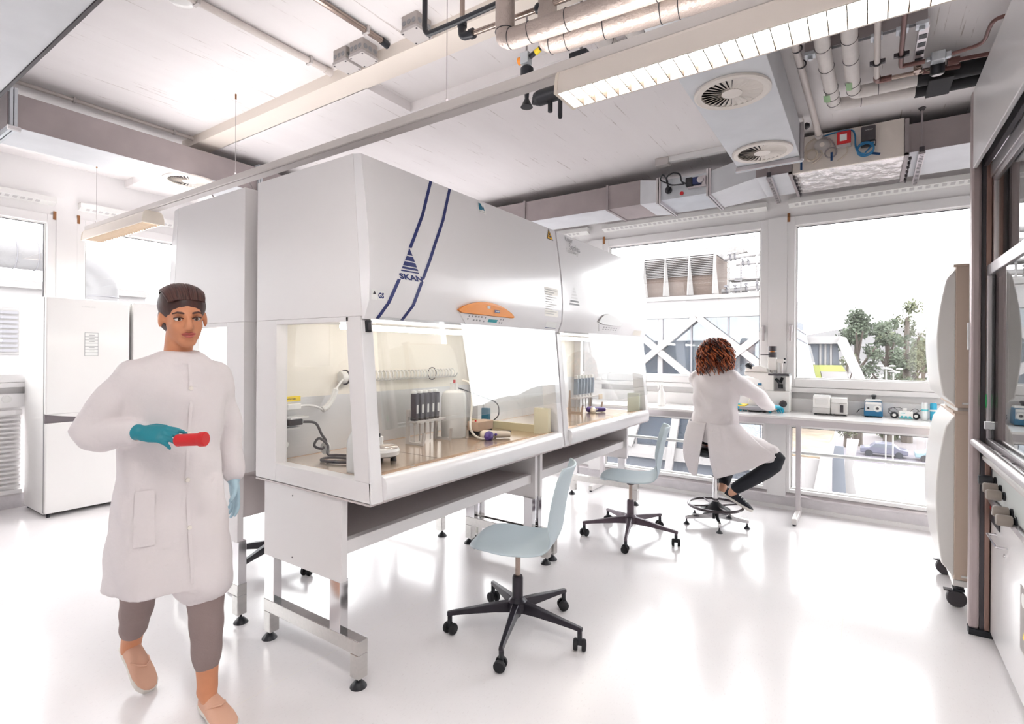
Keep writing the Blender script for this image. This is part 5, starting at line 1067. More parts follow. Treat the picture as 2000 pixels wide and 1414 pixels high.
# ---------------------------------------------------------------- incubators at the right
M_INC = mat('incubator_white', C(236,233,230), 0.3); M_INCB = mat('incubator_beige', C(206,186,170), 0.45)
def incubator(z0, z1, label, stand):
    t = thing('incubator', label, 'incubator', (0.75,4.12,z0), 0, 'stacked incubators'); ya, yb = 3.83, 4.50; h = z1-z0
    MB().box(0.50,1.20,ya+0.01,yb-0.01,z0+0.01,z1-0.01).build('body', M_INC, t, smooth=0, bev=0.006)
    MB().box(0.425,0.488,ya,yb,z0,z1).build('door_rim', M_INCB, t, smooth=0, bev=0.004)
    MB().box(0.488,0.500,ya+0.012,yb-0.012,z0+0.015,z1-0.015).build('door_gasket', DARK, t, smooth=0)
    # bulging outer door skin (side profile in x,z)
    pf = []
    n = 14
    for k in range(n+1):
        f = k/n; bulge = 0.030+0.062*math.sin(math.pi*min(1, f*0.92+0.10))**0.75 if 0 < f < 1 else 0.0
        pf.append((0.425-bulge*(0.9 if f > 0.5 else 0.8+0.2*f), z0+0.012+(h-0.024)*f))
    pf = [(0.426,z0+0.012)]+pf[1:-1]+[(0.426,z1-0.012)]
    MB().prism(pf, 'y', ya+0.004, yb-0.004).build('door_skin', M_INC, t, smooth=50, bev=0.006)
    zc = z0+h*0.80; MB().box(0.368,0.40,ya+0.28,ya+0.52,zc-0.09,zc+0.01).build('display_panel', mat('inc_panel', C(190,170,168), 0.3) if 'inc_panel' not in MATS else MATS['inc_panel'], t, smooth=0, bev=0.004)
    MB().box(0.415,0.50,ya-0.004,ya+0.03,z1-0.002,z1+0.012).build('hinge_bracket', M_INCB, t, smooth=0)
    MB().box(0.455,0.50,ya-0.008,ya+0.004,z0+0.02,z0+0.03).build('hinge_pin', WHITE_G, t, smooth=0)
    if stand:
        MB().box(0.42,1.20,ya,yb,z0-0.035,z0-0.002).build('plinth', M_INC, t, smooth=0, bev=0.003)
        for (x, y) in ((0.455,ya+0.06),(0.455,yb-0.08),(1.14,ya+0.06),(1.14,yb-0.08)):
            ct = MB().cyl((x,y,z0-0.06),(x,y,z0-0.03),0.022,12).box(x-0.03,x+0.022,y-0.026,y+0.026,z0-0.075,z0-0.062).build('caster', BLACK, t)
            MB().lathe([(0.02,-0.018),(0.043,-0.018),(0.047,-0.012),(0.047,0.012),(0.043,0.018),(0.02,0.018)], (x-0.012,y,0.047), (0,1,0), 28).build('wheel', DARK, ct)
            MB().box(x-0.07,x-0.03,y-0.018,y+0.018,0.085,0.092).build('brake_lever', DARK, ct, smooth=0)
    return t
incubator(1.135,1.93, 'upper white incubator with a beige door edge, stacked by the fume hood', False)
incubator(0.17,1.105, 'lower white incubator on casters under the other one by the fume hood', True)
MB_ = MB().box(0.44,1.18,3.86,4.46,1.108,1.132).build('stacking_frame', M_INC, smooth=0); tag(MB_, 'thin white stacking frame between the two incubators', 'frame')
# ---------------------------------------------------------------- fume hood (front plane x = 0.535, runs towards the camera)
t = thing('fume_hood', 'large white fume hood with glass sash and grey posts at the right edge', 'fume hood', (0.95,2.8,0)); X0 = 0.535; Yn, Yf = 1.95, 3.60
MB().box(X0+0.02,1.40,Yn,Yf,0.02,0.86).build('base_cabinet', M_CAB, t, smooth=0)
MB().box(X0,X0+0.02,Yn,Yf-0.01,0.03,0.70).build('lower_panel', M_CAB, t, smooth=0, bev=0.003)
MB().box(X0+0.05,1.40,Yn+0.02,Yf,0.0,0.03).build('plinth', DARK, t, smooth=0)
MB().box(X0+0.004,X0+0.02,Yn,Yf-0.01,0.725,0.90).build('service_panel', mat('service_panel_grey', C(206,210,208), 0.4), t, smooth=0)
for k, (y, z) in enumerate(((3.42,0.765),(3.36,0.90),(3.05,0.765),(2.98,0.885))): MB().lathe([(0.003,0),(0.003,0.002)], (X0+0.004,y,z-0.02), (-1,0,0), 8).lathe([(0.003,0),(0.003,0.002)], (X0+0.004,y-0.02,z-0.02), (-1,0,0), 8).build('panel_screws', DARK, t)
MB().prism([(X0-0.035,0.915),(X0-0.02,0.935),(X0+0.06,0.935),(X0+0.06,0.895),(X0-0.03,0.895)], 'y', Yn, Yf-0.02).build('worktop_edge', mat('light_grey_edge', C(214,210,208), 0.35), t, smooth=0, bev=0.004)
MB().box(X0,1.38,Yn,Yf-0.02,0.86,0.895).build('worktop', M_SHELF, t, smooth=0)
MB().cyl((X0-0.060,Yn,0.985),(X0-0.060,Yf-0.01,0.985),0.022,18).build('sash_handle', ALU, t)
MB().box(X0-0.03,X0+0.01,Yn,Yf-0.06,0.955,0.985).build('sash_foil', mat('mauve_alu', C(190,178,180), 0.3, 0.6), t, smooth=0, bev=0.003)
for y in (3.33,3.12,2.93,2.74,2.5,2.2): MB().box(X0-0.045,X0-0.005,y-0.004,y+0.004,0.972,0.990).build('handle_bracket', DARK, t, smooth=0)
# posts at the far end: layered aluminium profile
MB().box(0.452,0.495,Yf-0.055,Yf,0.03,2.79).build('post', ALU_D, t, smooth=0, bev=0.012)
MB().box(0.495,0.512,Yf-0.045,Yf,0.03,2.55).build('post_groove', DARK, t, smooth=0)
MB().box(0.512,0.535,Yf-0.05,Yf,0.03,2.42).build('post_inner', mat('post_bronze', C(150,122,112), 0.35, 0.6), t, smooth=0, bev=0.004)
MB().box(0.535,0.575,Yf-0.06,Yf+0.01,0.03,2.42).build('post_seal', DARK, t, smooth=0)
MB().box(0.575,0.70,Yf-0.03,Yf+0.02,0.90,2.42).build('side_lining', ALU_D, t, smooth=0, bev=0.004)
MB().box(0.452,0.56,Yf-0.06,Yf+0.0,0.0,0.03).build('post_foot', BLACK, t, smooth=0)
MB().box(0.444,0.453,Yf-0.04,Yf-0.012,1.46,1.60).build('post_label', M_CAB, t, smooth=0)
# upper panel, sash frames and panes
MB().box(0.458,0.475,Yn,Yf-0.005,2.39,2.79).build('upper_panel', M_CAB, t, smooth=0, bev=0.003)
MB().box(0.475,1.40,Yn,Yf,2.60,2.78).build('hood_top', M_CAB, t, smooth=0)
MB().box(0.500,0.520,Yn,Yf-0.04,2.395,2.44).build('upper_track', DARK, t, smooth=0)
MB().box(0.525,0.565,Yn,Yf-0.05,2.33,2.40).build('top_sash_rail', ALU, t, smooth=0, bev=0.004)
def sash(x, z0, z1, nm):
    s = MB().box(x,x+0.022,Yf-0.085,Yf-0.055,z0,z1).box(x,x+0.022,Yn,Yf-0.085,z0,z0+0.03).box(x,x+0.022,Yn,Yf-0.085,z1-0.055,z1).build(nm, ALU, t, smooth=0, bev=0.003)
    MB().box(x+0.009,x+0.013,Yn,Yf-0.085,z0+0.03,z1-0.055).build('pane', HGLASS, s, smooth=0)
sash(0.535,1.82,2.36,'upper_sash'); sash(0.512,0.985,1.885,'lower_sash')
MB().box(0.500,0.530,Yf-0.10,Yf-0.062,1.06,1.10).build('sash_stop', CHROME, t, smooth=0, bev=0.003)
MB().lathe([(0.011,0),(0.011,0.002)], (0.5115,Yf-0.078,1.20), (-1,0,0), 20).xf(Matrix.Translation((0.51,Yf-0.078,1.20)) @ Matrix.Diagonal((1,1,3.2,1)) @ Matrix.Translation((-0.51,-(Yf-0.078),-1.20))).build('green_sticker', mat('green_sticker', C(60,190,110), 0.5), t)
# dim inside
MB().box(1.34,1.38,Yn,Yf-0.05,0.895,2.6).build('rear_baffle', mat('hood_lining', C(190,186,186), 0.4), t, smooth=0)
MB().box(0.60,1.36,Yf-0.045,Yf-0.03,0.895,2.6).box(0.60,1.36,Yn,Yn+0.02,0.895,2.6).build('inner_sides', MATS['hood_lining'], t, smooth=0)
# gas taps on the service panel
for k, (y, z, m) in enumerate(((3.45,0.815,'k'),(3.33,0.80,'g'),(3.25,0.785,'g'),(3.10,0.745,'g'),(3.03,0.725,'g'))):
    q = MB().lathe([(0.020,0),(0.020,0.008),(0.014,0.01),(0.014,0.016)], (X0+0.004,y,z), (-1,0,0), 20).build('tap_base', BLACK, t)
    MB().lathe([(0.022,0.014),(0.024,0.018),(0.024,0.060),(0.020,0.066),(0.002,0.067)], (X0+0.004,y,z), (-1,0,0), 24).build('tap_knob', BLACK if m == 'k' else mat('tap_grey_%d' % k, C(150,140,132), 0.5), q)
MB().box(X0-0.004,X0+0.001,3.32,3.55,0.60,0.69).build('black_label', BLACK, t, smooth=0)
for (y, z, m) in ((3.53,0.665,RED),(3.50,0.645,PAPER),(3.40,0.64,PAPER),(3.36,0.655,PAPER)): MB().lathe([(0.009,0),(0.009,0.001)], (X0-0.004,y,z), (-1,0,0), 14).build('label_mark', m, t)
MB().box(X0-0.010,X0+0.0,Yn,3.56,0.69,0.715).build('label_strip', ALU, t, smooth=0)
text_mb('SECUFLOW TECHNOLOGY', 0.022, (X0-0.0105,3.34,0.694), (0,-1,0), (0,0,1)).build('lettering', DARK, t, smooth=0)
MB().tube([(X0,3.40,0.565),(X0-0.035,3.40,0.565),(X0-0.035,3.18,0.565),(X0,3.18,0.565)], 0.005, 8).build('drawer_handle', CHROME, t)
MB().lathe([(0.007,0),(0.006,0.006)], (X0,3.22,0.52), (-1,0,0), 12).build('lock', CHROME, t)
MB().box(X0-0.002,X0,2.62,2.93,0.24,0.50).build('warning_sheet', mat('grey_notice', C(176,170,168), 0.6), t, smooth=0)
MB().prism([(2.88,0.30),(2.80,0.30),(2.84,0.36)], 'x', X0-0.0035, X0-0.002).build('warning_triangle', YELLOW, t, smooth=0)
for (y, z) in ((2.88,0.46),(2.80,0.46),(2.72,0.46)): MB().lathe([(0.028,0),(0.028,0.001)], (X0-0.002,y,z-0.01), (-1,0,0), 20).build('warning_disc', PAPER, t)
# ---------------------------------------------------------------- people
M_SKIN = mat('skin', C(214,146,108), 0.5, noise=((18,18,18),0.05))
M_SKINB = mat('fair_skin', C(222,170,142), 0.5)
M_COAT = mat('white_lab_coat', C(230,223,224), 0.75, bump=((14,14,14),0.25))
M_TROU = mat('taupe_trousers', C(150,132,130), 0.8, bump=((40,40,40),0.2))
M_BLKT = mat('black_trousers', C(30,32,40), 0.8)
M_SHOE = mat('blush_suede', C(226,178,152), 0.7)
M_SOLE = mat('white_sole', C(236,230,222), 0.6)
M_BSHOE = mat('black_canvas', C(30,32,42), 0.75)
M_HAIRD = mat('dark_brown_hair', C(66,40,36), 0.45, noise=((60,60,8),0.3))
M_HAIRR = mat('auburn_hair', C(126,58,34), 0.4, noise=((40,40,40),0.35))
M_CYAN = mat('cyan_glove', C(40,170,200), 0.45)
M_PGLOVE = mat('pale_blue_glove', C(176,204,218), 0.5)
M_EYEW = mat('eye_white', C(236,230,226), 0.2); M_IRIS = mat('iris_brown', C(70,46,34), 0.2); M_LIP = mat('lips', C(190,98,88), 0.45); M_BROW = mat('brow_hair', C(80,50,42), 0.7)
def remesh(mb, name, m, parent, voxel=0.008, smooth=6, disp=None):
    me = mb.mesh('tmp', (0,0,0), 0); ob = bpy.data.objects.new('tmp', me); TMP.collection.objects.link(ob)
    r = ob.modifiers.new('r', 'REMESH'); r.mode = 'VOXEL'; r.voxel_size = voxel; r.use_smooth_shade = True
    s = ob.modifiers.new('s', 'SMOOTH'); s.iterations = smooth; s.factor = 0.5
    TMP.view_layers[0].update(); dg = TMP.view_layers[0].depsgraph; out = bpy.data.meshes.new_from_object(ob.evaluated_get(dg))
    bpy.data.objects.remove(ob); bpy.data.meshes.remove(me)
    off = Vector(ORG.get(parent.name, (0,0,0))) if parent is not None else Vector((0,0,0))
    cos = [v.co.copy() for v in out.vertices]; nrm = [v.normal.copy() for v in out.vertices] if disp else None; flat = []
    for i, c in enumerate(cos):
        q = c+disp(c, nrm[i])-off if disp else c-off
        flat += [q.x, q.y, q.z]
    out.vertices.foreach_set('co', flat)
    out.materials.clear(); out.materials.append(m)
    out.polygons.foreach_set('use_smooth', [True]*len(out.polygons)); out.update(); out.name = name
    o = bpy.data.objects.new(name, out); COL.objects.link(o)
    if parent is not None: o.parent = parent; ORG[o.name] = tuple(off)
    return o
def limb(mb, pts, rad, n=18):
    P = bez(pts, 5); R = []
    for i in range(len(rad)-1):
        for k in range(5): R.append(rad[i]+(rad[i+1]-rad[i])*k/5)
    R.append(rad[-1]); mb.tube(P, R, n)
    mb.ell(P[0], (R[0],)*3, 12, 8); mb.ell(P[-1], (R[-1],)*3, 12, 8); return mb
def ering(c, rx, ry, z, n=44, yaw=0.0, fold=0.0, k=7, ph=0.0):
    out = []
    for i in range(n):
        a = 2*math.pi*i/n; f = 1+fold*math.sin(k*a+ph)
        x, y = rx*f*math.cos(a), ry*f*math.sin(a)
        out.append((c[0]+x*math.cos(yaw)-y*math.sin(yaw), c[1]+x*math.sin(yaw)+y*math.cos(yaw), z))
    return out
def frame_from(fwd, up):
    x = Vector(fwd).normalized(); z = (Vector(up)-x*Vector(up).dot(x)).normalized(); y = z.cross(x)
    return Matrix((x, y, z)).transposed()
def head_mb(mb, c, R):
    c = Vector(c); E = lambda p, r, nu=18, nv=12: mb.ell(c+R @ Vector(p), r, nu, nv, R)
    E((-.012,0,.036),(.092,.075,.082)); E((.016,0,-.028),(.070,.062,.084)); E((.050,0,-.092),(.032,.034,.024)); E((.006,0,-.075),(.06,.052,.035))
    for s in (-1,1):
        E((.050,s*.034,-.028),(.027,.023,.030)); E((.072,s*.026,.020),(.014,.026,.009)); E((-.006,s*.078,-.012),(.018,.008,.032)); E((.096,s*.010,-.034),(.010,.009,.008))
    mb.tube([c+R @ Vector(p) for p in ((.080,0,.018),(.093,0,.000),(.103,0,-.018),(.108,0,-.030))], [.008,.010,.012,.013], 12)
    mb.ell(c+R @ Vector((.106,0,-.032)), (.012,.013,.011)); E((.080,0,-.060),(.013,.026,.012)); return mb
def face_parts(parent, c, R, brow=M_BROW):
    c = Vector(c); P = lambda p: c+R @ Vector(p)
    for s in (-1,1):
        e = MB().ell(P((.0725,s*.031,.000)), (.0125,.0135,.0085), 16, 10, R).build('eye', M_EYEW, parent)
        MB().ell(P((.0815,s*.030,-.0005)), (.0048,.0062,.0062), 12, 8, R).build('iris', M_IRIS, e)
        MB().tube([P((.074,s*.047,.0035)),P((.0865,s*.036,.0075)),P((.0872,s*.026,.0070)),P((.080,s*.015,.002))], .0022, 6).build('eyelash', brow, e)
        MB().tube([P((.073,s*.050,.020)),P((.088,s*.036,.027)),P((.090,s*.022,.025)),P((.088,s*.014,.022))], [.002,.0038,.004,.003], 8).build('eyebrow', brow, parent)
    MB().tube([P((.082,-.024,-.0585)),P((.0925,-.010,-.0555)),P((.094,0,-.0570)),P((.0925,.010,-.0555)),P((.082,.024,-.0585))], [.002,.0048,.0044,.0048,.002], 8).tube([P((.082,-.022,-.061)),P((.0915,-.010,-.0655)),P((.0925,0,-.0665)),P((.0915,.010,-.0655)),P((.082,.022,-.061))], [.002,.0052,.0058,.0052,.002], 8).build('lips', M_LIP, parent)
def hand_mb(mb, wrist, fwd, back, thumb=1, curl=0.5, k=1.0, spread=0.05):
    R = frame_from(fwd, back); w = Vector(wrist); P = lambda x, y, z: w+R @ (Vector((x, y, z))*k)
    def rr(x, hw, ht, zc=0): return [P(x, hw*math.cos(a), zc+ht*math.sin(a)) for a in [2*math.pi*i/16 for i in range(16)]]
    mb.loft([rr(-.03,.027,.022), rr(0,.028,.020), rr(.03,.037,.018), rr(.06,.042,.016), rr(.088,.041,.013), rr(.098,.034,.009)])
    for i, (y, L, r) in enumerate(((.030,.074,.0088),(.010,.083,.0092),(-.011,.077,.0088),(-.030,.060,.0080))):
        a0 = curl*(0.55+0.12*i); p = Vector((.088, y*thumb, 0)); ang = a0*0.55; pts = [p.copy()+Vector((-.02,0,0)), p.copy()]; ys = (1.5-i)*spread*thumb
        for seg, inc in ((.46,0.0),(.30,a0),(.24,a0*0.8)):
            ang += inc; p = p+Vector((math.cos(ang)*L*seg, ys*L*seg, -math.sin(ang)*L*seg)); pts.append(p.copy())
        mb.tube([P(*q) for q in pts], [r*1.05*k,r*1.05*k,r*k,r*0.92*k,r*0.72*k], 10); mb.ell(P(*pts[-1]), (r*.72*k,)*3, 8, 6)
    p = [Vector((.012,.022*thumb,-.006)), Vector((.038,.046*thumb,-.014)), Vector((.062,.058*thumb,-.022-.012*curl)), Vector((.084,.056*thumb,-.030-.028*curl))]
    mb.tube([P(*q) for q in p], [.014*k,.0125*k,.0105*k,.0085*k], 10); mb.ell(P(*p[-1]), (.0085*k,)*3, 8, 6)
    return mb
def shoe(parent, heel, fwd, up, upper, lace=False, L=0.25, name=''):
    R = frame_from(fwd, up); h = Vector(heel); P = lambda x, y, z: h+R @ Vector((x, y, z))
    out = [(-.012,.018),(0,.028),(.04,.033),(.09,.033),(.14,.040),(.18,.045),(.215,.042),(.24,.028),(.25,.012)]
    sole = MB(); ol = [P(x*L/.25, w, z) for z in (0,) for x, w in out]+[P(x*L/.25, -w, 0) for x, w in out[::-1]]
    ot = [p+R @ Vector((0,0,.022)) for p in ol]; n = len(ol); sole.add(ol+ot, [tuple(range(n-1,-1,-1)), tuple(range(n,2*n))]+[(i,(i+1)%n,(i+1)%n+n,i+n) for i in range(n)])
    so = sole.build('sole', M_SOLE, parent, smooth=40, bev=0.004)
    prof = [(-.008,.022,.062),(.01,.029,.078),(.05,.033,.075),(.09,.035,.072),(.13,.040,.064),(.17,.043,.050),(.21,.039,.040),(.237,.026,.030),(.247,.010,.024)]
    rings = [[P(x*L/.25, w*math.cos(a), .020+(t-.020)*max(0,math.sin(a))**0.7 if math.sin(a) > 0 else .020) for a in [2*math.pi*i/18 for i in range(18)]] for x, w, t in prof]
    u = MB().loft(rings).build('shoe_upper', upper, parent, smooth=60)
    if lace:
        lc = MB()
        for k in range(4): lc.tube([P(.095+.022*k,-.022,.068-.006*k),P(.100+.022*k,0,.076-.007*k),P(.105+.022*k,.022,.066-.006*k)], .003, 6)
        lc.build('laces', PAPER, u)
    else:
        MB().tube([P(.10,-.035,.045),P(.135,-.02,.063),P(.15,0,.066),P(.135,.02,.063),P(.10,.035,.045)], .004, 6).build('shoe_strap', upper, u)
    return u
# ---------- walking person
A = thing('person', 'person in a white lab coat walking, teal glove holding a red tube', 'person', (-2.36,1.0,0))
HC = (-2.262,1.0,1.562); RH = frame_from((0.97,-0.22,-0.14), (0.14,-0.10,1))
b = MB(); head_mb(b, HC, RH)
limb(b, [(-2.315,1.0,1.33),(-2.305,1.0,1.42),(-2.285,1.0,1.50)], [.062,.050,.050]); b.ell((-2.325,1.0,1.20),(.095,.155,.20)); b.ell((-2.345,0.99,.92),(.105,.15,.14))
limb(b, [(-2.312,.868,1.310),(-2.36,.745,1.13),(-2.20,.825,1.125)], [.040,.038,.027]); limb(b, [(-2.312,1.132,1.310),(-2.365,1.235,1.10),(-2.345,1.25,.86)], [.040,.038,.027])
limb(b, [(-2.36,.915,.88),(-2.45,.925,.47),(-2.60,.955,.20),(-2.625,.957,.13)], [.082,.056,.040,.036]); limb(b, [(-2.34,1.075,.88),(-2.19,1.055,.48),(-2.145,1.045,.14),(-2.14,1.043,.09)], [.082,.056,.038,.036])
limb(b, [(-2.625,.957,.13),(-2.615,.962,.10),(-2.60,.966,.085)], [.036,.030,.022]); limb(b, [(-2.145,1.043,.09),(-2.125,1.041,.07),(-2.09,1.038,.055)], [.038,.032,.022])
bodyA = remesh(b, 'body', M_SKIN, A, 0.0065, 5)
face_parts(bodyA, HC, RH)
hr = MB(); E = lambda p, r: hr.ell(Vector(HC)+RH @ Vector(p), r, 24, 16, RH)
E((-.020,0,.046),(.098,.084,.084)); E((-.050,0,-.005),(.070,.079,.078)); E((-.135,0,.025),(.035,.036,.04))
hairA = remesh(hr, 'hair', M_HAIRD, A, 0.006, 4)
rnd = random.Random(4); st = [MB(), MB()]
for i in range(170):
    a = rnd.uniform(-1.0, 1.0); pts = []
    for k in range(9):
        f = k/8; el = 0.34+f*2.6; r_ = 0.995+0.018*math.sin(f*5+i)*rnd.uniform(.3,1)
        lx = -.020+.098*math.cos(el)*r_; s_ = math.sin(min(el,2.6)); pts.append(Vector(HC)+RH @ Vector((lx, .085*math.sin(a)*r_*(0.75+0.25*s_)*(1-.35*max(0,f-.6)), .046+.085*math.sin(el)*math.cos(a*.85)*r_)))
    st[i % 2].tube(pts, [.0035]*8+[.0015], 5)
for q, m in enumerate((M_HAIRD, mat('reddish_hair', C(86,54,48), 0.45))):
    o = st[q].build('hair_strands', m, hairA, smooth=80, recalc=False); o['kind'] = 'stuff'
def coat_rings():
    S = [(-2.30,1.0,1.425,.066,.078,0),(-2.305,1.0,1.405,.082,.115,0),(-2.31,1.0,1.375,.098,.165,0),(-2.315,1.0,1.33,.112,.198,0),(-2.32,1.0,1.24,.122,.202,.006),(-2.33,1.0,1.12,.120,.192,.012),(-2.34,.995,1.0,.124,.186,.016),(-2.345,.99,.88,.140,.192,.022),(-2.345,.985,.76,.160,.196,.03),(-2.34,.98,.64,.182,.198,.036),(-2.335,.975,.55,.200,.200,.042),(-2.33,.972,.505,.208,.200,.046)]
    return S
ct = MB(); ct.loft([ering((s[0],s[1]), s[3], s[4], s[2], 56, 0.05, s[5], 6, s[2]*2) for s in coat_rings()])
limb(ct, [(-2.315,.850,1.325),(-2.37,.735,1.125),(-2.235,.808,1.122)], [.064,.064,.050]); limb(ct, [(-2.315,1.150,1.325),(-2.372,1.235,1.09),(-2.352,1.25,.88)], [.064,.058,.050])
limb(ct, [(-2.34,1.07,.88),(-2.26,1.062,.68),(-2.20,1.055,.515)], [.115,.115,.112])
ct.ell((-2.31,.86,1.325),(.068,.066,.055)); ct.ell((-2.31,1.14,1.325),(.068,.066,.055))
def wrinkle(p, n):
    w = math.sin(p.z*34+p.y*22+math.sin(p.x*30)*1.5)*0.0032 + math.sin(p.z*17-p.y*31+p.x*12)*0.003
    return n*w
coatA = remesh(ct, 'lab_coat', M_COAT, A, 0.009, 5, wrinkle)
# placket, buttons, pocket flaps on the coat front
def coat_pt(z, a, lift=0.006):
    S = coat_rings()
    for s0, s1 in zip(S[:-1], S[1:]):
        if s1[2] <= z <= s0[2]:
            f = (s0[2]-z)/(s0[2]-s1[2]); v = [s0[i]+(s1[i]-s0[i])*f for i in range(6)]
            fr_ = 1+v[5]*math.sin(6*a+v[2]*2); x, y = (v[3]*fr_+lift)*math.cos(a), (v[4]*fr_+lift)*math.sin(a)
            return (v[0]+x*math.cos(.05)-y*math.sin(.05), v[1]+x*math.sin(.05)+y*math.cos(.05), z)
zz = [1.38-0.03*k for k in range(29)]
MB().grid([[coat_pt(z, -0.02-0.02*k, 0.005) for k in (-1,0,1,2)] for z in zz]).build('placket', M_COAT, coatA, smooth=60, recalc=False)
for z in (1.28,1.10,.92,.74): MB().lathe([(.009,0),(.008,.003)], coat_pt(z, -0.03, .006), (1,-.05,0), 14).build('button', M_SOLE, coatA)
for a0 in (-.95, .55): MB().grid([[coat_pt(z, a0+.07*k, 0.005) for k in range(6)] for z in (.90,.875,.85,.80,.75,.70)]).build('pocket', M_COAT, coatA, smooth=60, recalc=False)
tr = MB(); limb(tr, [(-2.36,.915,.90),(-2.45,.925,.47),(-2.585,.952,.235)], [.092,.068,.050]); limb(tr, [(-2.34,1.075,.90),(-2.19,1.055,.48),(-2.152,1.046,.20)], [.092,.070,.050]); tr.ell((-2.345,.99,.92),(.115,.165,.13))
remesh(tr, 'trousers', M_TROU, A, 0.009, 4, lambda p, n: n*math.sin(p.z*60)*0.0015)
gl = MB(); hand_mb(gl, (-2.205,.822,1.128), (0.84,0.52,-0.06), (0.30,-0.55,0.80), 1, 0.62); limb(gl, [(-2.245,.80,1.126),(-2.205,.822,1.128)], [.033,.030])
remesh(gl, 'glove', TEAL, A, 0.0042, 3)['label'] = 'teal glove holding the red tube'
gl = MB(); hand_mb(gl, (-2.345,1.25,.855), (0.08,0.05,-1), (0.1,1,0.05), -1, 0.45); limb(gl, [(-2.348,1.25,.885),(-2.345,1.25,.855)], [.032,.029])
remesh(gl, 'glove', M_PGLOVE, A, 0.0042, 3)['label'] = 'pale blue glove on the hanging hand'
shoe(A, (-2.66,.950,.135), (0.80,0.10,-0.60), (0.58,0.1,0.80), M_SHOE, L=0.235)
shoe(A, (-2.175,1.050,.012), (0.97,-0.08,0.0), (0,0,1), M_SHOE, L=0.245)
tb = thing('sample_tube', 'bright red sample tube held in the walking person\'s teal glove', 'tube', (-2.10,.895,1.125))
MB().lathe([(.016,-.040),(.022,-.034),(.023,.045),(.023,.05)], (-2.062,.925,1.100), (.84,.53,.06), 20).build('tube_body', RED, tb)
MB().lathe([(.026,.05),(.027,.054),(.027,.070),(.023,.074)], (-2.062,.925,1.100), (.84,.53,.06), 20).build('cap', RED, tb)
# ---------- seated person
B_ = thing('person', 'person with curly auburn hair in a lab coat seated at the microscope', 'person', (-1.04,4.62,0.63))
HB = (-1.035,4.71,1.435); RB = frame_from((0.30,0.94,-0.10), (-0.02,0.1,1))
b = MB(); head_mb(b, HB, RB)
limb(b, [(-1.05,4.66,1.20),(-1.045,4.675,1.29),(-1.04,4.695,1.37)], [.06,.048,.048]); b.ell((-1.05,4.64,1.05),(.15,.10,.20)); b.ell((-1.04,4.62,.75),(.16,.14,.12))
limb(b, [(-.885,4.625,1.215),(-.735,4.745,1.085),(-.665,4.985,.975)], [.048,.038,.026]); limb(b, [(-1.215,4.71,1.215),(-1.20,4.93,1.05),(-1.02,5.05,.975)], [.048,.038,.026])
limb(b, [(-.96,4.60,.71),(-.57,4.62,.595),(-.885,4.625,.30),(-.905,4.63,.265)], [.080,.056,.036,.034]); limb(b, [(-1.11,4.66,.71),(-.985,5.02,.60),(-1.0,4.74,.30),(-1.0,4.73,.265)], [.080,.056,.036,.034])
limb(b, [(-.905,4.63,.265),(-.895,4.633,.25),(-.885,4.637,.243)], [.032,.026,.020]); limb(b, [(-1.0,4.73,.265),(-.995,4.745,.25),(-.99,4.76,.245)], [.032,.026,.020])
limb(b, [(-.665,4.985,.975),(-.64,5.04,.965)], [.026,.024]); limb(b, [(-1.02,5.05,.975),(-.97,5.08,.965)], [.026,.024])
bodyB = remesh(b, 'body', M_SKINB, B_, 0.0075, 5); face_parts(bodyB, HB, RB)
hr = MB(); hc = Vector(HB)
hr.ell(hc+Vector((-.02,-.03,.028)), (.112,.105,.105)); hr.ell(hc+Vector((-.02,-.05,-.055)), (.112,.075,.085))
hairB = remesh(hr, 'hair', M_HAIRR, B_, 0.008, 3, lambda p, n: n*(math.sin(p.x*90+p.z*40)*math.sin(p.y*80-p.z*70)*0.008))
rnd = random.Random(11); cus = [MB(), MB(), MB()]
for i in range(420):
    th = rnd.uniform(math.radians(120), math.radians(405)); ph = rnd.uniform(-0.6, 1.3)
    base = hc+Vector((-.02,-.03,.01))+Vector((.124*math.cos(th)*math.cos(ph), .120*math.sin(th)*math.cos(ph), .124*math.sin(ph)))
    out = Vector((math.cos(th), math.sin(th), 0)); L = rnd.uniform(.07,.17)*(1.05 if ph < .3 else .8); tw = rnd.uniform(0.8,1.8); rc = rnd.uniform(.009,.019); ph0 = rnd.uniform(0,6.28); pts = []
    for k in range(15):
        f = k/14; cpos = base+out*(.022*math.sin(f*2.6))+Vector((0,0,-L*f)); sd = out.cross(Vector((0,0,1)))
        pts.append(cpos+(sd*math.cos(ph0+tw*6.28*f)+out*math.sin(ph0+tw*6.28*f))*rc)
    edge = abs(math.sin((th-math.radians(270))*1.0))
    w_ = rnd.random(); q = 0 if w_ < 0.40-0.2*edge else (1 if w_ < 0.75-0.2*edge else 2)
    cus[q].tube(pts, [rnd.uniform(.004,.0065)*(1-.5*k/14) for k in range(15)], 5)
for q, (nm, m) in enumerate((('dark_curls', mat('hair_dark', C(58,26,20), 0.4)), ('curls', M_HAIRR), ('copper_curls', mat('hair_copper', C(190,102,58), 0.4)))):
    cl = cus[q].build(nm, m, hairB, smooth=80, recalc=False); cl['kind'] = 'stuff'
ct = MB(); ct.loft([ering((s[0],s[1]), s[3], s[4], s[2], 52, math.radians(-15), s[5], 7, s[2]*5) for s in ((-1.045,4.67,1.315,.075,.07,0),(-1.048,4.665,1.29,.115,.085,0),(-1.05,4.66,1.25,.175,.105,0),(-1.05,4.655,1.20,.198,.118,.006),(-1.05,4.645,1.08,.196,.128,.014),(-1.045,4.635,.97,.182,.132,.02),(-1.045,4.625,.88,.195,.150,.026),(-1.045,4.62,.80,.205,.168,.026),(-1.04,4.62,.70,.19,.165,.02))])
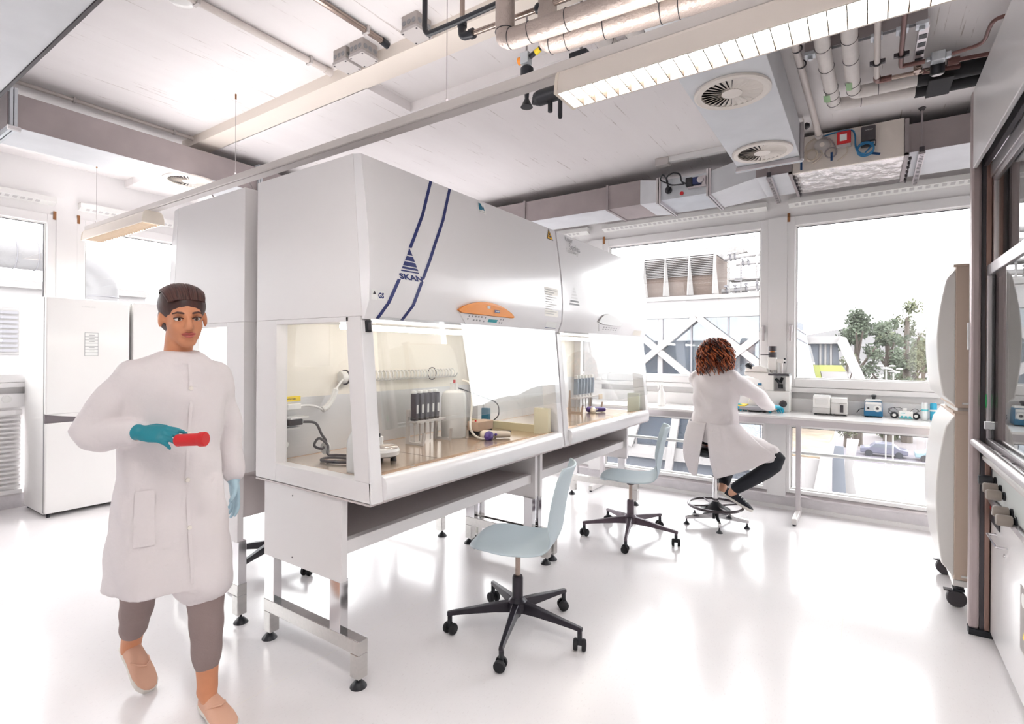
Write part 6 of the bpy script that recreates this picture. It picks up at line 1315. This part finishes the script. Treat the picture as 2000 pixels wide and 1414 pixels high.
limb(ct, [(-.895,4.625,1.215),(-.738,4.742,1.085),(-.672,4.965,.980)], [.074,.062,.046]); limb(ct, [(-1.205,4.705,1.215),(-1.205,4.93,1.05),(-1.03,5.04,.98)], [.074,.062,.046])
limb(ct, [(-.97,4.60,.72),(-.80,4.605,.685),(-.635,4.615,.635)], [.115,.105,.088]); limb(ct, [(-1.11,4.66,.72),(-1.05,4.83,.68),(-1.01,4.94,.64)], [.115,.105,.088])
def wr2(p, n): return n*(math.sin(p.z*40+p.x*26+math.sin(p.x*22)*1.6)*0.0048+math.sin(p.z*19-p.x*37)*0.004)
coatB = remesh(ct, 'lab_coat', M_COAT, B_, 0.0085, 4, wr2)
def cloth(rows, nm, parent, m, th=0.005, fold=0.006):
    g = []
    rr_ = [bez(r, 5) for r in rows]; cols = list(zip(*rr_)); cc = [bez(list(c), 5) for c in cols]; n = len(cc)
    for j in range(len(cc[0])): g.append([cc[i][j]+Vector((0, -fold*math.sin(i*0.9)*j/len(cc[0]), 0)) for i in range(n)])
    o = MB().grid(g).build(nm, m, parent, smooth=80, recalc=False); s = o.modifiers.new('thickness', 'SOLIDIFY'); s.thickness = th; s.offset = 0; return o
cloth([[(-1.07,4.475,.86),(-.97,4.45,.86),(-.885,4.48,.86),(-.84,4.56,.86)],[(-1.055,4.435,.70),(-.91,4.42,.68),(-.77,4.445,.705),(-.69,4.52,.725)],[(-1.03,4.425,.54),(-.88,4.415,.56),(-.73,4.445,.60),(-.60,4.53,.66)],[(-1.0,4.43,.415),(-.85,4.42,.475),(-.69,4.455,.55),(-.565,4.54,.625)]], 'coat_tail', coatB, M_COAT)
cloth([[(-1.075,4.47,.86),(-1.16,4.48,.86),(-1.235,4.54,.86),(-1.255,4.66,.86)],[(-1.10,4.432,.70),(-1.19,4.445,.70),(-1.27,4.52,.70),(-1.285,4.66,.70)],[(-1.125,4.438,.55),(-1.20,4.45,.55),(-1.275,4.53,.56),(-1.275,4.67,.58)],[(-1.145,4.45,.42),(-1.185,4.46,.42),(-1.235,4.53,.45),(-1.245,4.66,.50)]], 'coat_tail', coatB, M_COAT)
MB().tube(bez([(-1.02,4.655,1.335),(-.965,4.67,1.32),(-.97,4.73,1.30)],5),.014,8).tube(bez([(-1.02,4.615,1.315),(-1.075,4.62,1.315),(-1.12,4.68,1.30)],5),.014,8).build('collar', M_COAT, coatB)
tr = MB(); limb(tr, [(-.96,4.60,.71),(-.575,4.62,.595),(-.865,4.625,.325)], [.090,.070,.050]); limb(tr, [(-1.11,4.66,.71),(-.985,5.02,.60),(-.995,4.76,.33)], [.090,.070,.050]); tr.ell((-1.04,4.62,.735),(.165,.145,.095))
remesh(tr, 'trousers', M_BLKT, B_, 0.009, 4)
gl = MB(); hand_mb(gl, (-.665,4.985,.976), (0.45,0.88,-0.12), (-0.1,0.2,0.95), 1, 0.75); limb(gl, [(-.675,4.955,.982),(-.665,4.985,.976)], [.031,.029]); remesh(gl, 'glove', M_CYAN, B_, 0.0042, 3)
gl = MB(); hand_mb(gl, (-1.015,5.05,.976), (0.85,0.5,-0.12), (0.0,0.2,0.95), -1, 0.75); limb(gl, [(-1.03,5.04,.98),(-1.015,5.05,.976)], [.031,.029]); remesh(gl, 'glove', M_CYAN, B_, 0.0042, 3)
shoe(B_, (-.965,4.625,.245), (0.885,0.09,-0.45), (0.45,0.05,0.885), M_BSHOE, True, 0.24)
shoe(B_, (-1.02,4.70,.245), (0.30,0.85,-0.40), (0.15,0.40,0.9), M_BSHOE, True, 0.24)
# ---------------------------------------------------------------- outside the windows
M_EXT = mat('pale_render', C(112,109,108), 0.8, noise=((0.6,0.6,0.6),0.05))
M_EXTL = mat('bright_cladding', C(124,121,121), 0.7)
M_EXTG = glass('facade_glass', (0.80, 0.84, 0.88, 1), 1.6)
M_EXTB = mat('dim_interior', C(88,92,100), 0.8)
M_BRICKM = mat('fill_pack_brown', C(84,72,66), 0.9, noise=((14,14,14),0.35))
M_LOUV = mat('louvre_grey', C(98,96,100), 0.7)
M_ROAD = mat('pale_asphalt', C(98,92,94), 0.9, noise=((0.4,0.4,0.4),0.05))
M_ROADD = mat('dark_asphalt', C(84,80,88), 0.9)
M_PAINT = mat('road_paint', C(150,148,146), 0.8)
M_LEAF = mat('leaf_grey_green', C(64,72,58), 0.9, noise=((0.5,0.5,0.5),0.35)); M_LEAF2 = mat('leaf_olive', C(74,78,58), 0.9, noise=((0.5,0.5,0.5),0.3))
M_BARK = mat('bark', C(70,62,56), 0.9)
M_LIME = mat('lime_panel', C(128,132,70), 0.7)
M_SEDUM = mat('sedum_roof', C(122,108,92), 0.95, noise=((1.2,1.2,1.2),0.3))
M_HILL = mat('hazy_hill', C(112,111,112), 1.0, noise=((0.01,0.01,0.01),0.05))
K = 2.2; YB = 16*K
def fx(x): return x*K
def fz(z): return EYE+(z-EYE)*K
GZ = -9.0
g = MB().box(-220,260,6.2,700,GZ-0.4,GZ).build('street_ground', M_ROAD, smooth=0); tag(g, 'pale grey street and yard far below the windows', 'ground')
# ----- building across the yard
bd = thing('office_building', 'white office building with braced glass facade across the yard', 'building', (fx(-6),YB,GZ))
R0, R1 = fx(-16), fx(-1.82)
MB().box(R0,R1,YB+0.6,YB+12,GZ,fz(2.5)).build('interior_block', M_EXTB, bd, smooth=0)
MB().box(R0,R1,YB-0.15,YB+12,fz(2.5),fz(3.03)).build('parapet_band', M_EXTL, bd, smooth=0)
MB().box(R0,R1,YB-0.30,YB+12,fz(3.03),fz(3.15)).build('roof_edge', M_EXT, bd, smooth=0)
for (za, zb) in ((0.76,0.30),(-1.45,-1.85),(-3.3,-3.7)): MB().box(R0,R1,YB-0.1,YB+0.6,fz(zb),fz(za)).build('floor_band', M_EXTL, bd, smooth=0)
# wall section of the upper storey behind the glass
for (xa, xb) in ((-12,-9.6),(-8.3,-6.9),(-4.28,-3.62),(-3.05,-2.75)): MB().box(fx(xa),fx(xb),YB+0.45,YB+0.6,fz(0.76),fz(2.5)).build('inner_wall', M_EXT, bd, smooth=0)
MB().box(fx(-3.25),fx(-1.75),YB+0.42,YB+0.6,fz(1.75),fz(2.2)).build('inner_wall', M_EXT, bd, smooth=0)
for (x0, x1) in ((-7.1,-5.24),(-5.24,-4.3),(-4.3,-3.26),(-3.26,-1.75)):
    MB().box(fx(x0),fx(x1),YB+0.05,YB+0.09,fz(0.76),fz(2.5)).build('pane', M_EXTG, bd, smooth=0)
for x in (-8.2,-7.1,-5.30,-5.18,-4.3,-3.26,-1.78): MB().box(fx(x)-0.05,fx(x)+0.05,YB-0.02,YB+0.14,fz(0.76),fz(2.5)).build('mullion', M_LOUV, bd, smooth=0)
MB().box(fx(-5.30),fx(-5.18),YB-0.03,YB+0.12,fz(0.76),fz(2.5)).build('wide_mullion', M_EXTL, bd, smooth=0)
def brace(x0, z0, x1, z1, w=0.42):
    a = Vector((fx(x0), YB-0.26, fz(z0))); b_ = Vector((fx(x1), YB-0.26, fz(z1))); dr = (b_-a).normalized(); jo = 0.05 if x1 > x0 and z1 > z0 else 0.0; a.y -= jo; b_.y -= jo; s = Vector((-dr.z, 0, dr.x))*w/2; d_ = Vector((0,0.28,0))
    return MB().add([a-s,a+s,b_+s,b_-s,a-s+d_,a+s+d_,b_+s+d_,b_-s+d_], [(0,1,2,3),(4,7,6,5),(0,4,5,1),(1,5,6,2),(2,6,7,3),(3,7,4,0)]).build('diagonal_brace', M_EXTL, bd, smooth=0)
for xc in (-9.6,-5.35,-2.95):
    brace(xc-1.15,2.5,xc+1.0,0.76); brace(xc-0.9,0.76,xc+1.2,2.5)
# lower storeys: slanted columns and glazing
for (x0, x1) in ((-7.2,-6.0),(-6.0,-4.85),(-4.8,-3.6),(-3.5,-2.4),(-2.3,-1.8)):
    MB().box(fx(x0),fx(x1),YB+0.05,YB+0.09,fz(-1.45),fz(0.30)).build('pane', M_EXTG, bd, smooth=0)
for x in (-7.2,-6.0,-4.83,-3.55,-2.35): MB().box(fx(x)-0.06,fx(x)+0.06,YB-0.05,YB+0.14,fz(-1.45),fz(0.3)).build('mullion', M_EXTL, bd, smooth=0)
for (x0,z0,x1,z1) in ((-6.2,-1.5,-5.6,0.30),(-5.2,-4.0,-4.7,-0.4),(-3.9,-1.5,-3.3,0.3)): brace(x0,z0,x1,z1,0.5)
# ----- cooling towers on its roof
for k in range(3):
    xa, xb = ((-5.86,-5.17),(-5.17,-4.44),(-4.44,-3.71))[k]
    t = thing('cooling_tower', ['leftmost rooftop cooling tower with slatted upper half','middle rooftop cooling tower with slatted upper half','rightmost rooftop cooling tower beside the pipework'][k], 'cooling tower', (fx((xa+xb)/2), YB+1.5, fz(3.15)), 0, 'rooftop cooling towers')
    MB().box(fx(xa),fx(xb),YB+1.0,YB+4.5,fz(3.20),fz(4.42)).build('core', M_BRICKM, t, smooth=0)
    MB().box(fx(xa),fx(xb),YB+0.55,YB+4.6,fz(4.40),fz(4.56)).build('cap', M_EXTL, t, smooth=0)
    MB().lathe([(0.50,0),(0.58,0.12),(0.62,0.30),(0.58,0.30),(0.5,0.1)], (fx((xa+xb)/2),YB+2.3,fz(4.56)), (0,0,1), 28).build('fan_cowl', M_EXTL, t)
    MB().box(fx(xa),fx(xb),YB+0.5,YB+4.6,fz(3.15),fz(3.20)).build('plinth', M_EXTL, t, smooth=0)
    for j in range(11):
        z = fz(3.82)+j*(fz(4.38)-fz(3.82))/11
        y0 = YB+0.95-0.045*j
        MB().add([(fx(xa)+0.05,y0-0.10,z),(fx(xb)-0.05,y0-0.10,z),(fx(xb)-0.05,y0+0.04,z+0.075),(fx(xa)+0.05,y0+0.04,z+0.075),(fx(xa)+0.05,y0-0.10,z+0.02),(fx(xb)-0.05,y0-0.10,z+0.02),(fx(xb)-0.05,y0+0.04,z+0.095),(fx(xa)+0.05,y0+0.04,z+0.095)],
                 [(0,3,2,1),(4,5,6,7),(0,1,5,4),(1,2,6,5),(2,3,7,6),(3,0,4,7)]).build('slat', M_EXTL, t, smooth=0)
    for x in ((xa, xb) if k == 2 else (xa,)):
        MB().prism([(YB+0.10,fz(3.20)),(YB+0.9,fz(3.20)),(YB+0.9,fz(4.42)),(YB+0.45,fz(4.42))][::1], 'x', fx(x)-0.04, fx(x)+0.04).build('side_fin', M_EXTL, t, smooth=0)
        MB().add([(fx(x)-0.04,YB+0.10,fz(3.2)),(fx(x)+0.30,YB+0.5,fz(3.2)),(fx(x)+0.03,YB+0.5,fz(4.42)),(fx(x)-0.04,YB+0.42,fz(4.42))], [(0,1,2,3)]).build('fin_web', M_EXT, t, smooth=0, recalc=False)
# ----- rooftop pipework
t = thing('roof_pipework', 'white rooftop pipes with valves, ladder and railings beside the towers', 'pipes', (fx(-3.0), YB+1.5, fz(3.15)))
for (x0,z0,x1,z1,r) in ((-3.55,4.30,-2.0,4.42,0.16),(-3.2,4.12,-2.0,4.13,0.14),(-3.6,3.32,-2.0,3.40,0.16),(-3.3,3.22,-2.0,3.24,0.12)): MB().cyl((fx(x0),YB+1.6,fz(z0)),(fx(x1),YB+1.6,fz(z1)),r,12).build('pipe', M_EXTL, t)
for (x, z0, z1) in ((-3.38,3.2,4.3),(-3.05,3.2,4.12),(-2.62,3.2,4.35),(-2.45,3.2,4.1)): MB().cyl((fx(x),YB+1.5,fz(z0)),(fx(x),YB+1.5,fz(z1)),0.06,8).build('standpipe', M_EXTL, t)
for (x, z) in ((-3.35,4.31),(-3.22,4.33),(-3.0,4.12),(-2.85,4.12),(-3.45,3.33),(-3.2,3.34),(-2.9,3.36),(-2.6,3.38)): MB().lathe([(0.20,-0.05),(0.24,0),(0.20,0.05)], (fx(x),YB+1.6,fz(z)), (1,0,0.1), 12).lathe([(0.05,0),(0.05,0.3),(0.14,0.32),(0.14,0.36)], (fx(x),YB+1.5,fz(z)), (0,-0.6,0.8), 10).build('valve', M_LOUV, t)
MB().prism([(fx(-3.52),fz(4.40)),(fx(-3.15),fz(4.45)),(fx(-2.92),fz(4.50)),(fx(-3.1),fz(4.68)),(fx(-3.45),fz(4.66))], 'y', YB+2.0, YB+3.6).build('vent_hood', M_EXT, t, smooth=0)
MB().box(fx(-3.4),fx(-2.0),YB+1.2,YB+2.6,fz(3.62),fz(3.68)).build('platform', M_EXT, t, smooth=0)
for z in (3.85,4.0): MB().cyl((fx(-3.4),YB+1.2,fz(z)),(fx(-2.0),YB+1.2,fz(z)),0.035,6).build('handrail', M_EXTL, t)
for k in range(9): MB().box(fx(-3.12)-0.2+0.012*k,fx(-3.12)+0.25+0.012*k,YB+1.0,YB+1.06,fz(3.3+0.07*k),fz(3.3+0.07*k)+0.05).build('ladder_rung', M_LOUV, t, smooth=0)
MB().cyl((fx(-2.72),YB+2.0,fz(4.3)),(fx(-2.72),YB+2.0,fz(4.98)),0.03,6).ring((fx(-2.80),YB+2.0,fz(4.94)),0.16,0.02,(0,1,0),20,5).build('antenna', M_LOUV, t)
# ----- slanted pavilion seen through the tree window
t = thing('pavilion', 'white slanted pavilion with lime panels beside the trees', 'building', (fx(-0.9), YB+2, GZ)); YP = YB+1.0
pv = lambda pts, a, b: MB().prism([(fx(x), fz(z)) for x, z in pts], 'y', a, b)
pv([(-1.55,1.92),(-0.52,1.92),(-0.42,1.86),(-0.42,1.72),(-1.55,1.72)], YP, YP+6).build('roof_slab', M_EXTL, t, smooth=0)
pv([(-0.52,1.92),(-0.40,1.88),(0.10,0.60),(-0.12,0.60),(-0.60,1.74)], YP-0.3, YP+0.6).build('slanted_column', M_EXTL, t, smooth=0)
pv([(-1.25,1.72),(-0.60,1.72),(-0.55,1.14),(-1.12,1.14)], YP+0.5, YP+0.6).build('window_pane', M_EXTB, t, smooth=0)
for x in (-1.0,-0.88,-0.75): MB().box(fx(x)-0.05,fx(x)+0.05,YP+0.38,YP+0.5,fz(1.14),fz(1.72)).build('window_bar', M_EXTL, t, smooth=0)
pv([(-1.12,1.14),(-0.50,1.14),(-0.40,0.98),(-1.05,0.96)], YP, YP+0.6).build('lime_band', M_LIME, t, smooth=0)
pv([(-1.18,1.14),(-1.02,1.14),(-0.90,0.50),(-1.12,0.50)], YP-0.05, YP+0.5).build('lime_side', M_LIME, t, smooth=0)
pv([(-0.98,0.97),(-0.38,0.97),(-0.30,0.70),(-0.90,0.70)], YP-0.1, YP+0.7).build('spandrel', M_EXTL, t, smooth=0)
pv([(-0.90,0.70),(-0.30,0.70),(-0.15,0.0),(-0.8,0.0)], YP+0.4, YP+0.6).build('window_pane', M_EXTB, t, smooth=0)
pv([(-1.72,2.35),(-1.45,2.10),(-1.30,2.00),(-1.02,0.6),(-1.30,0.2),(-1.72,0.2)], YP-1.2, YP-0.9).build('slanted_glass', mat('blue_grey_cladding', C(136,144,150), 0.3, 0.2), t, smooth=0)
for (x0,z0,x1,z1) in ((-1.72,2.28,-1.28,1.95),(-1.72,2.0,-1.26,1.72)): MB().cyl((fx(x0),YP-1.25,fz(z0)),(fx(x1),YP-1.25,fz(z1)),0.05,6).build('cladding_joint', M_LOUV, t)
# lower part of the pavilion: planted roof, slanted columns
MB().box(fx(-1.75),fx(-0.70),YP-8,YP+3,fz(-0.86),fz(-0.74)).build('planted_roof', M_SEDUM, t, smooth=0)
pv([(-1.75,-0.78),(-0.72,-0.78),(-0.72,-1.75),(-1.75,-1.75)], YP-8.2, YP-8.0).build('roof_fascia', M_EXTL, t, smooth=0)
pv([(-1.75,-1.75),(-0.95,-1.75),(-0.80,-2.9),(-1.75,-2.9)], YP-7.9, YP-7.8).build('window_pane', M_EXTB, t, smooth=0)
for x in (-1.35,-1.22): MB().box(fx(x)-0.05,fx(x)+0.05,YP-8.1,YP-7.9,fz(-2.9),fz(-1.75)).build('window_bar', M_EXTL, t, smooth=0)
pv([(-0.72,-0.55),(-0.48,-0.30),(-0.62,-1.4),(-0.30,-2.9),(-0.62,-2.9),(-0.88,-1.5)], YP-8.6, YP-8.0).build('slanted_column', M_EXTL, t, smooth=0)
pv([(-0.30,-0.40),(-0.08,-0.40),(-0.20,-1.0),(0.06,-2.9),(-0.10,-2.9),(-0.36,-1.3)], YP-7.0, YP-6.4).build('slanted_column', M_EXTL, t, smooth=0)
pv([(-0.55,-0.5),(-0.35,-0.5),(-0.30,-1.5),(-0.55,-1.5)], YP-7.6, YP-7.5).build('window_pane', M_EXTB, t, smooth=0)
pv([(-0.62,-1.55),(-0.28,-1.50),(-0.26,-1.85),(-0.58,-1.95)], YP-8.2, YP-7.4).build('spandrel', M_EXT, t, smooth=0)
pv([(-0.45,-1.9),(-0.02,-1.75),(0.0,-2.9),(-0.38,-2.9)], YP-6.3, YP-6.2).build('window_pane', M_EXTB, t, smooth=0)
# ----- road markings, cars
ORD = ['first','second','third','fourth','fifth','sixth','seventh','eighth','ninth','tenth','eleventh','twelfth']
for k in range(12):
    x = 0.95+k*0.62
    tag(MB().box(x,x+0.36,54.9-0.12*k,56.3-0.12*k,GZ,GZ+0.02).build('crossing_stripe', M_PAINT, smooth=0), 'white zebra crossing stripe on the street below, '+ORD[k]+' from the left', 'road marking', 'zebra crossing stripes')
for k in range(6):
    tag(MB().box(1.2+0.65*(k%3),1.65+0.65*(k%3),46.0+1.7*(k//3)-0.3*(k%3),47.2+1.7*(k//3)-0.3*(k%3),GZ,GZ+0.02).build('parking_mark', M_PAINT, smooth=0), 'white square painted on the yard, '+['near left','near middle','near right','far left','far middle','far right'][k]+' of six', 'road marking', 'painted yard squares')
tag(MB().box(-10,60,61.5,68.5,GZ,GZ+0.015).build('street_lane', M_ROADD, smooth=0), 'darker street lane beyond the zebra crossing', 'road')
for k, (x, y, c, lab) in enumerate(((1.7,66.0,(90,90,104),'dark car parked on the street, left of two'),(6.2,65.6,(120,140,150),'blue-grey car parked on the street, right of two'))):
    t = thing('car', lab, 'car', (x,y,GZ+0.02)); m = mat('car_paint_%d' % k, C(*c), 0.3, 0.2)
    MB().prism([(x-2.0,GZ+0.35),(x-2.0,GZ+0.85),(x-1.2,GZ+0.95),(x-0.7,GZ+1.42),(x+0.7,GZ+1.42),(x+1.3,GZ+0.95),(x+2.0,GZ+0.85),(x+2.0,GZ+0.35)], 'y', y-0.85, y+0.85).build('car_body', m, t, smooth=0, bev=0.08)
    MB().prism([(x-1.05,GZ+0.97),(x-0.65,GZ+1.36),(x+0.65,GZ+1.36),(x+1.12,GZ+0.97)], 'y', y-0.87, y-0.855).build('side_glass', M_EXTB, t, smooth=0)
    for dx in (-1.25,1.25): MB().lathe([(0.32,-0.1),(0.34,0),(0.32,0.1)], (x+dx,y-0.8,GZ+0.33), (0,1,0), 18).build('wheel', BLACK, t)
# ----- trees, bushes, lamps, hills
def tree(loc, h, rad, n, m, lab, seed, trunk=True, name='tree'):
    rr_ = random.Random(seed); t = thing(name, lab, 'tree' if trunk else 'bush', loc); x, y, z = loc
    if trunk:
        MB().tube(bez([(x,y,z),(x+0.1,y,z+h*0.3),(x-0.1,y,z+h*0.6),(x,y,z+h*0.9)],4), [h*0.035*(1-0.055*i) for i in range(13)], 8).build('trunk', M_BARK, t)
        for k in range(6):
            a = rr_.uniform(0,6.28); z0 = z+h*rr_.uniform(.3,.7); MB().tube([(x,y,z0),(x+rad*.6*math.cos(a),y+rad*.6*math.sin(a),z0+h*.18)], [h*.012,h*.005], 6).build('branch', M_BARK, t)
    cl = []
    for k in range(34 if trunk else 12):
        a = rr_.uniform(0,6.28); f = rr_.uniform(.12,1.0); zz_ = z+h*f; pr = math.sin(math.pi*min(1,max(0.06,(1.05-f))**0.8))
        rr = rad*rr_.uniform(.2,.9)*max(.25,pr); cl.append((x+rr*math.cos(a), y+rr*math.sin(a), zz_*1.0, rad*rr_.uniform(.22,.40)))
    vs = []; fs = []
    for k in range(n):
        c = cl[rr_.randrange(len(cl))]; v = Vector((rr_.gauss(0,1),rr_.gauss(0,1),rr_.gauss(0,.8))); v = v.normalized()*c[3]*rr_.uniform(.5,1.05)
        p = Vector(c[:3])+v; s = rad*rr_.uniform(.035,.085); u = Vector((rr_.gauss(0,1),rr_.gauss(0,1),rr_.gauss(0,1))).normalized(); w = u.orthogonal().normalized()*s*rr_.uniform(.5,1); u = u*s; b0 = len(vs)
        vs += [p-u, p+w*.8, p+u, p-w*.8]; fs.append((b0,b0+1,b0+2,b0+3))
    f = MB().add(vs, fs).build('foliage', m, t, smooth=0, recalc=False); f['kind'] = 'stuff'
    return t
def at(px, py, dist_y):    # point on the picture ray at world depth y
    u = (px-CX)/F_PX; v = (CY-py)/F_PX; c, s = math.cos(ROLL), math.sin(ROLL); u, v = u*c-v*s, u*s+v*c
    d_ = (-math.sin(YAW)+math.cos(YAW)*u, math.cos(YAW)+math.sin(YAW)*u, v); k = dist_y/d_[1]; return (d_[0]*k, dist_y, EYE+d_[2]*k)
p = at(1675,700,72); tree((p[0],72,GZ), 15.2, 3.0, 4200, M_LEAF, 'tall grey-green tree beside the pavilion, left of the pair', 5)
p = at(1735,700,74); tree((p[0],74,GZ), 14.6, 2.8, 3600, M_LEAF, 'tall grey-green tree in the middle of the far window view', 6)
p = at(1772,700,78); tree((p[0],78,GZ), 16.6, 3.0, 4200, M_LEAF2, 'tallest grey-green tree right of the street lamps', 8)
p = at(1805,720,95); tree((p[0],95,GZ), 12.0, 5.0, 2500, M_LEAF, 'wide hazy tree behind the incubator edge', 9)
p = at(1655,730,70); tree((p[0],70,GZ), 10.5, 2.0, 2000, M_LEAF2, 'small yellow-green tree hugging the pavilion', 10)
p = at(1745,860,80); tree((p[0],80,GZ), 3.2, 3.2, 2200, M_LEAF2, 'round green bush at the street edge under the bench', 12, False, 'bush')
p = at(1645,955,48); tree((p[0]+0.3,48,GZ), 1.8, 0.5, 300, M_LIME, 'small lime green hedge beside the yard', 13, False, 'bush')
for k, (px, py) in enumerate(((1731,716),(1745,722))):
    p = at(px, py, 60); t = thing('street_lamp', ['white street lamp in front of the trees, left of two','white street lamp in front of the trees, right of two'][k], 'street lamp', (p[0],60,GZ))
    MB().cyl((p[0],60,GZ),(p[0],60,p[2]),0.06,8).build('pole', M_PAINT, t)
    for dx, dz in ((-.45,0),(.45,0),(-.15,-.25),(.25,-.3)): MB().lathe([(.05,0),(.26,.05),(.24,.12),(.05,.16)], (p[0]+dx,60,p[2]+dz), (0,0,1), 14).cyl((p[0],60,p[2]-.1),(p[0]+dx,60,p[2]+dz+.05),.03,6).build('lamp_head', M_PAINT, t)
for k, (yy, hh, x0, x1, seed) in enumerate(((345,9,-200,250,1),(520,30,-300,400,2),(680,46,-300,500,3))):
    rr_ = random.Random(seed); n = 60; prof = []
    for i in range(n+1):
        x = x0+(x1-x0)*i/n; prof.append((x, GZ+hh*(0.6+0.25*math.sin(i*.23+seed)+0.12*math.sin(i*.61+seed*2)+0.03*rr_.random())))
    o = MB().prism([(x0,GZ-1)]+prof+[(x1,GZ-1)], 'y', yy, yy+40).build('hill', M_HILL, smooth=0); tag(o, ['low nearest tree line on the horizon','hazy middle hill on the horizon','faint farthest hill on the horizon'][k], 'hill')
for k in range(7):
    p = at(1792+7*k, 712-3*(k%3), 230+12*k); w = 5+2*(k%2)
    t = thing('far_house', 'pale house number %s from the left among the distant roofs' % ['one','two','three','four','five','six','seven'][k], 'house', (p[0],p[1],GZ), 0, 'distant houses')
    MB().box(p[0]-w,p[0]+w,p[1],p[1]+8,GZ,p[2]).build('house_wall', M_EXTL, t, smooth=0)
    MB().prism([(p[0]-w-.4,p[2]),(p[0]+w+.4,p[2]),(p[0],p[2]+2.6)], 'y', p[1]-.3, p[1]+8.3).build('house_roof', M_SEDUM, t, smooth=0)
# ----- outside the left windows
t = thing('exhaust_duct', 'large round silver exhaust duct bending down outside the left windows', 'duct', (-12,3,3.05)); M_XD = mat('spiral_duct', C(100,98,99), 0.5, 0.2)
pth = [(-12,-6,3.06),(-12,-2,3.06),(-12,2.4,3.06),(-12,3.2,3.06),(-12,3.62,2.95),(-12,3.84,2.70),(-12,3.86,2.38),(-12,3.86,1.6),(-12,3.86,-2)]
MB().tube(bez(pth,6), 0.265, 32).build('duct_tube', M_XD, t)
for y in (1.2,1.75,2.3,2.62,2.9,3.15): MB().ring((-12,y,3.06),0.268,0.008,(0,1,0),36,6).build('seam_ring', M_LOUV, t)
for z in (2.42,2.34,2.22): MB().ring((-12,3.86,z),0.268,0.010,(0,0,1),36,6).build('seam_ring', M_LOUV, t)
bl = thing('plant_building', 'white plant building with a shuttered window outside the left windows', 'building', (-16,3,GZ))
def wl(y0, y1, z0, z1, x=-16.0, th=0.4): return MB().box(x-th, x, y0, y1, z0, z1)
kx = 16/12.0; f2 = lambda y: y*kx; g2 = lambda z: EYE+(z-EYE)*kx
wl(-30,f2(4.6),GZ,g2(2.47),-16.0,8).build('wall', M_EXTL, bl, smooth=0)
wl(-30,f2(4.62),g2(2.47),g2(2.60),-15.85,8.2).build('roof_edge', M_EXT, bl, smooth=0)
for y in (-1.2,0.6,2.05):
    w = wl(f2(y),f2(y+0.66),g2(1.34),g2(2.12),-15.96,0.1).build('window', M_EXT, bl, smooth=0)
    for k in range(9): wl(f2(y)+.04,f2(y+0.66)-.04,g2(1.38+.08*k),g2(1.38+.08*k)+.06,-15.93,0.04).build('shutter_slat', M_EXTB if False else M_LOUV, w, smooth=0)
for z in (1.05,0.85): wl(-30,f2(4.6),g2(z),g2(z)+.05,-15.7,0.05).build('railing', M_EXTL, bl, smooth=0)
bpy.data.scenes.remove(TMP)
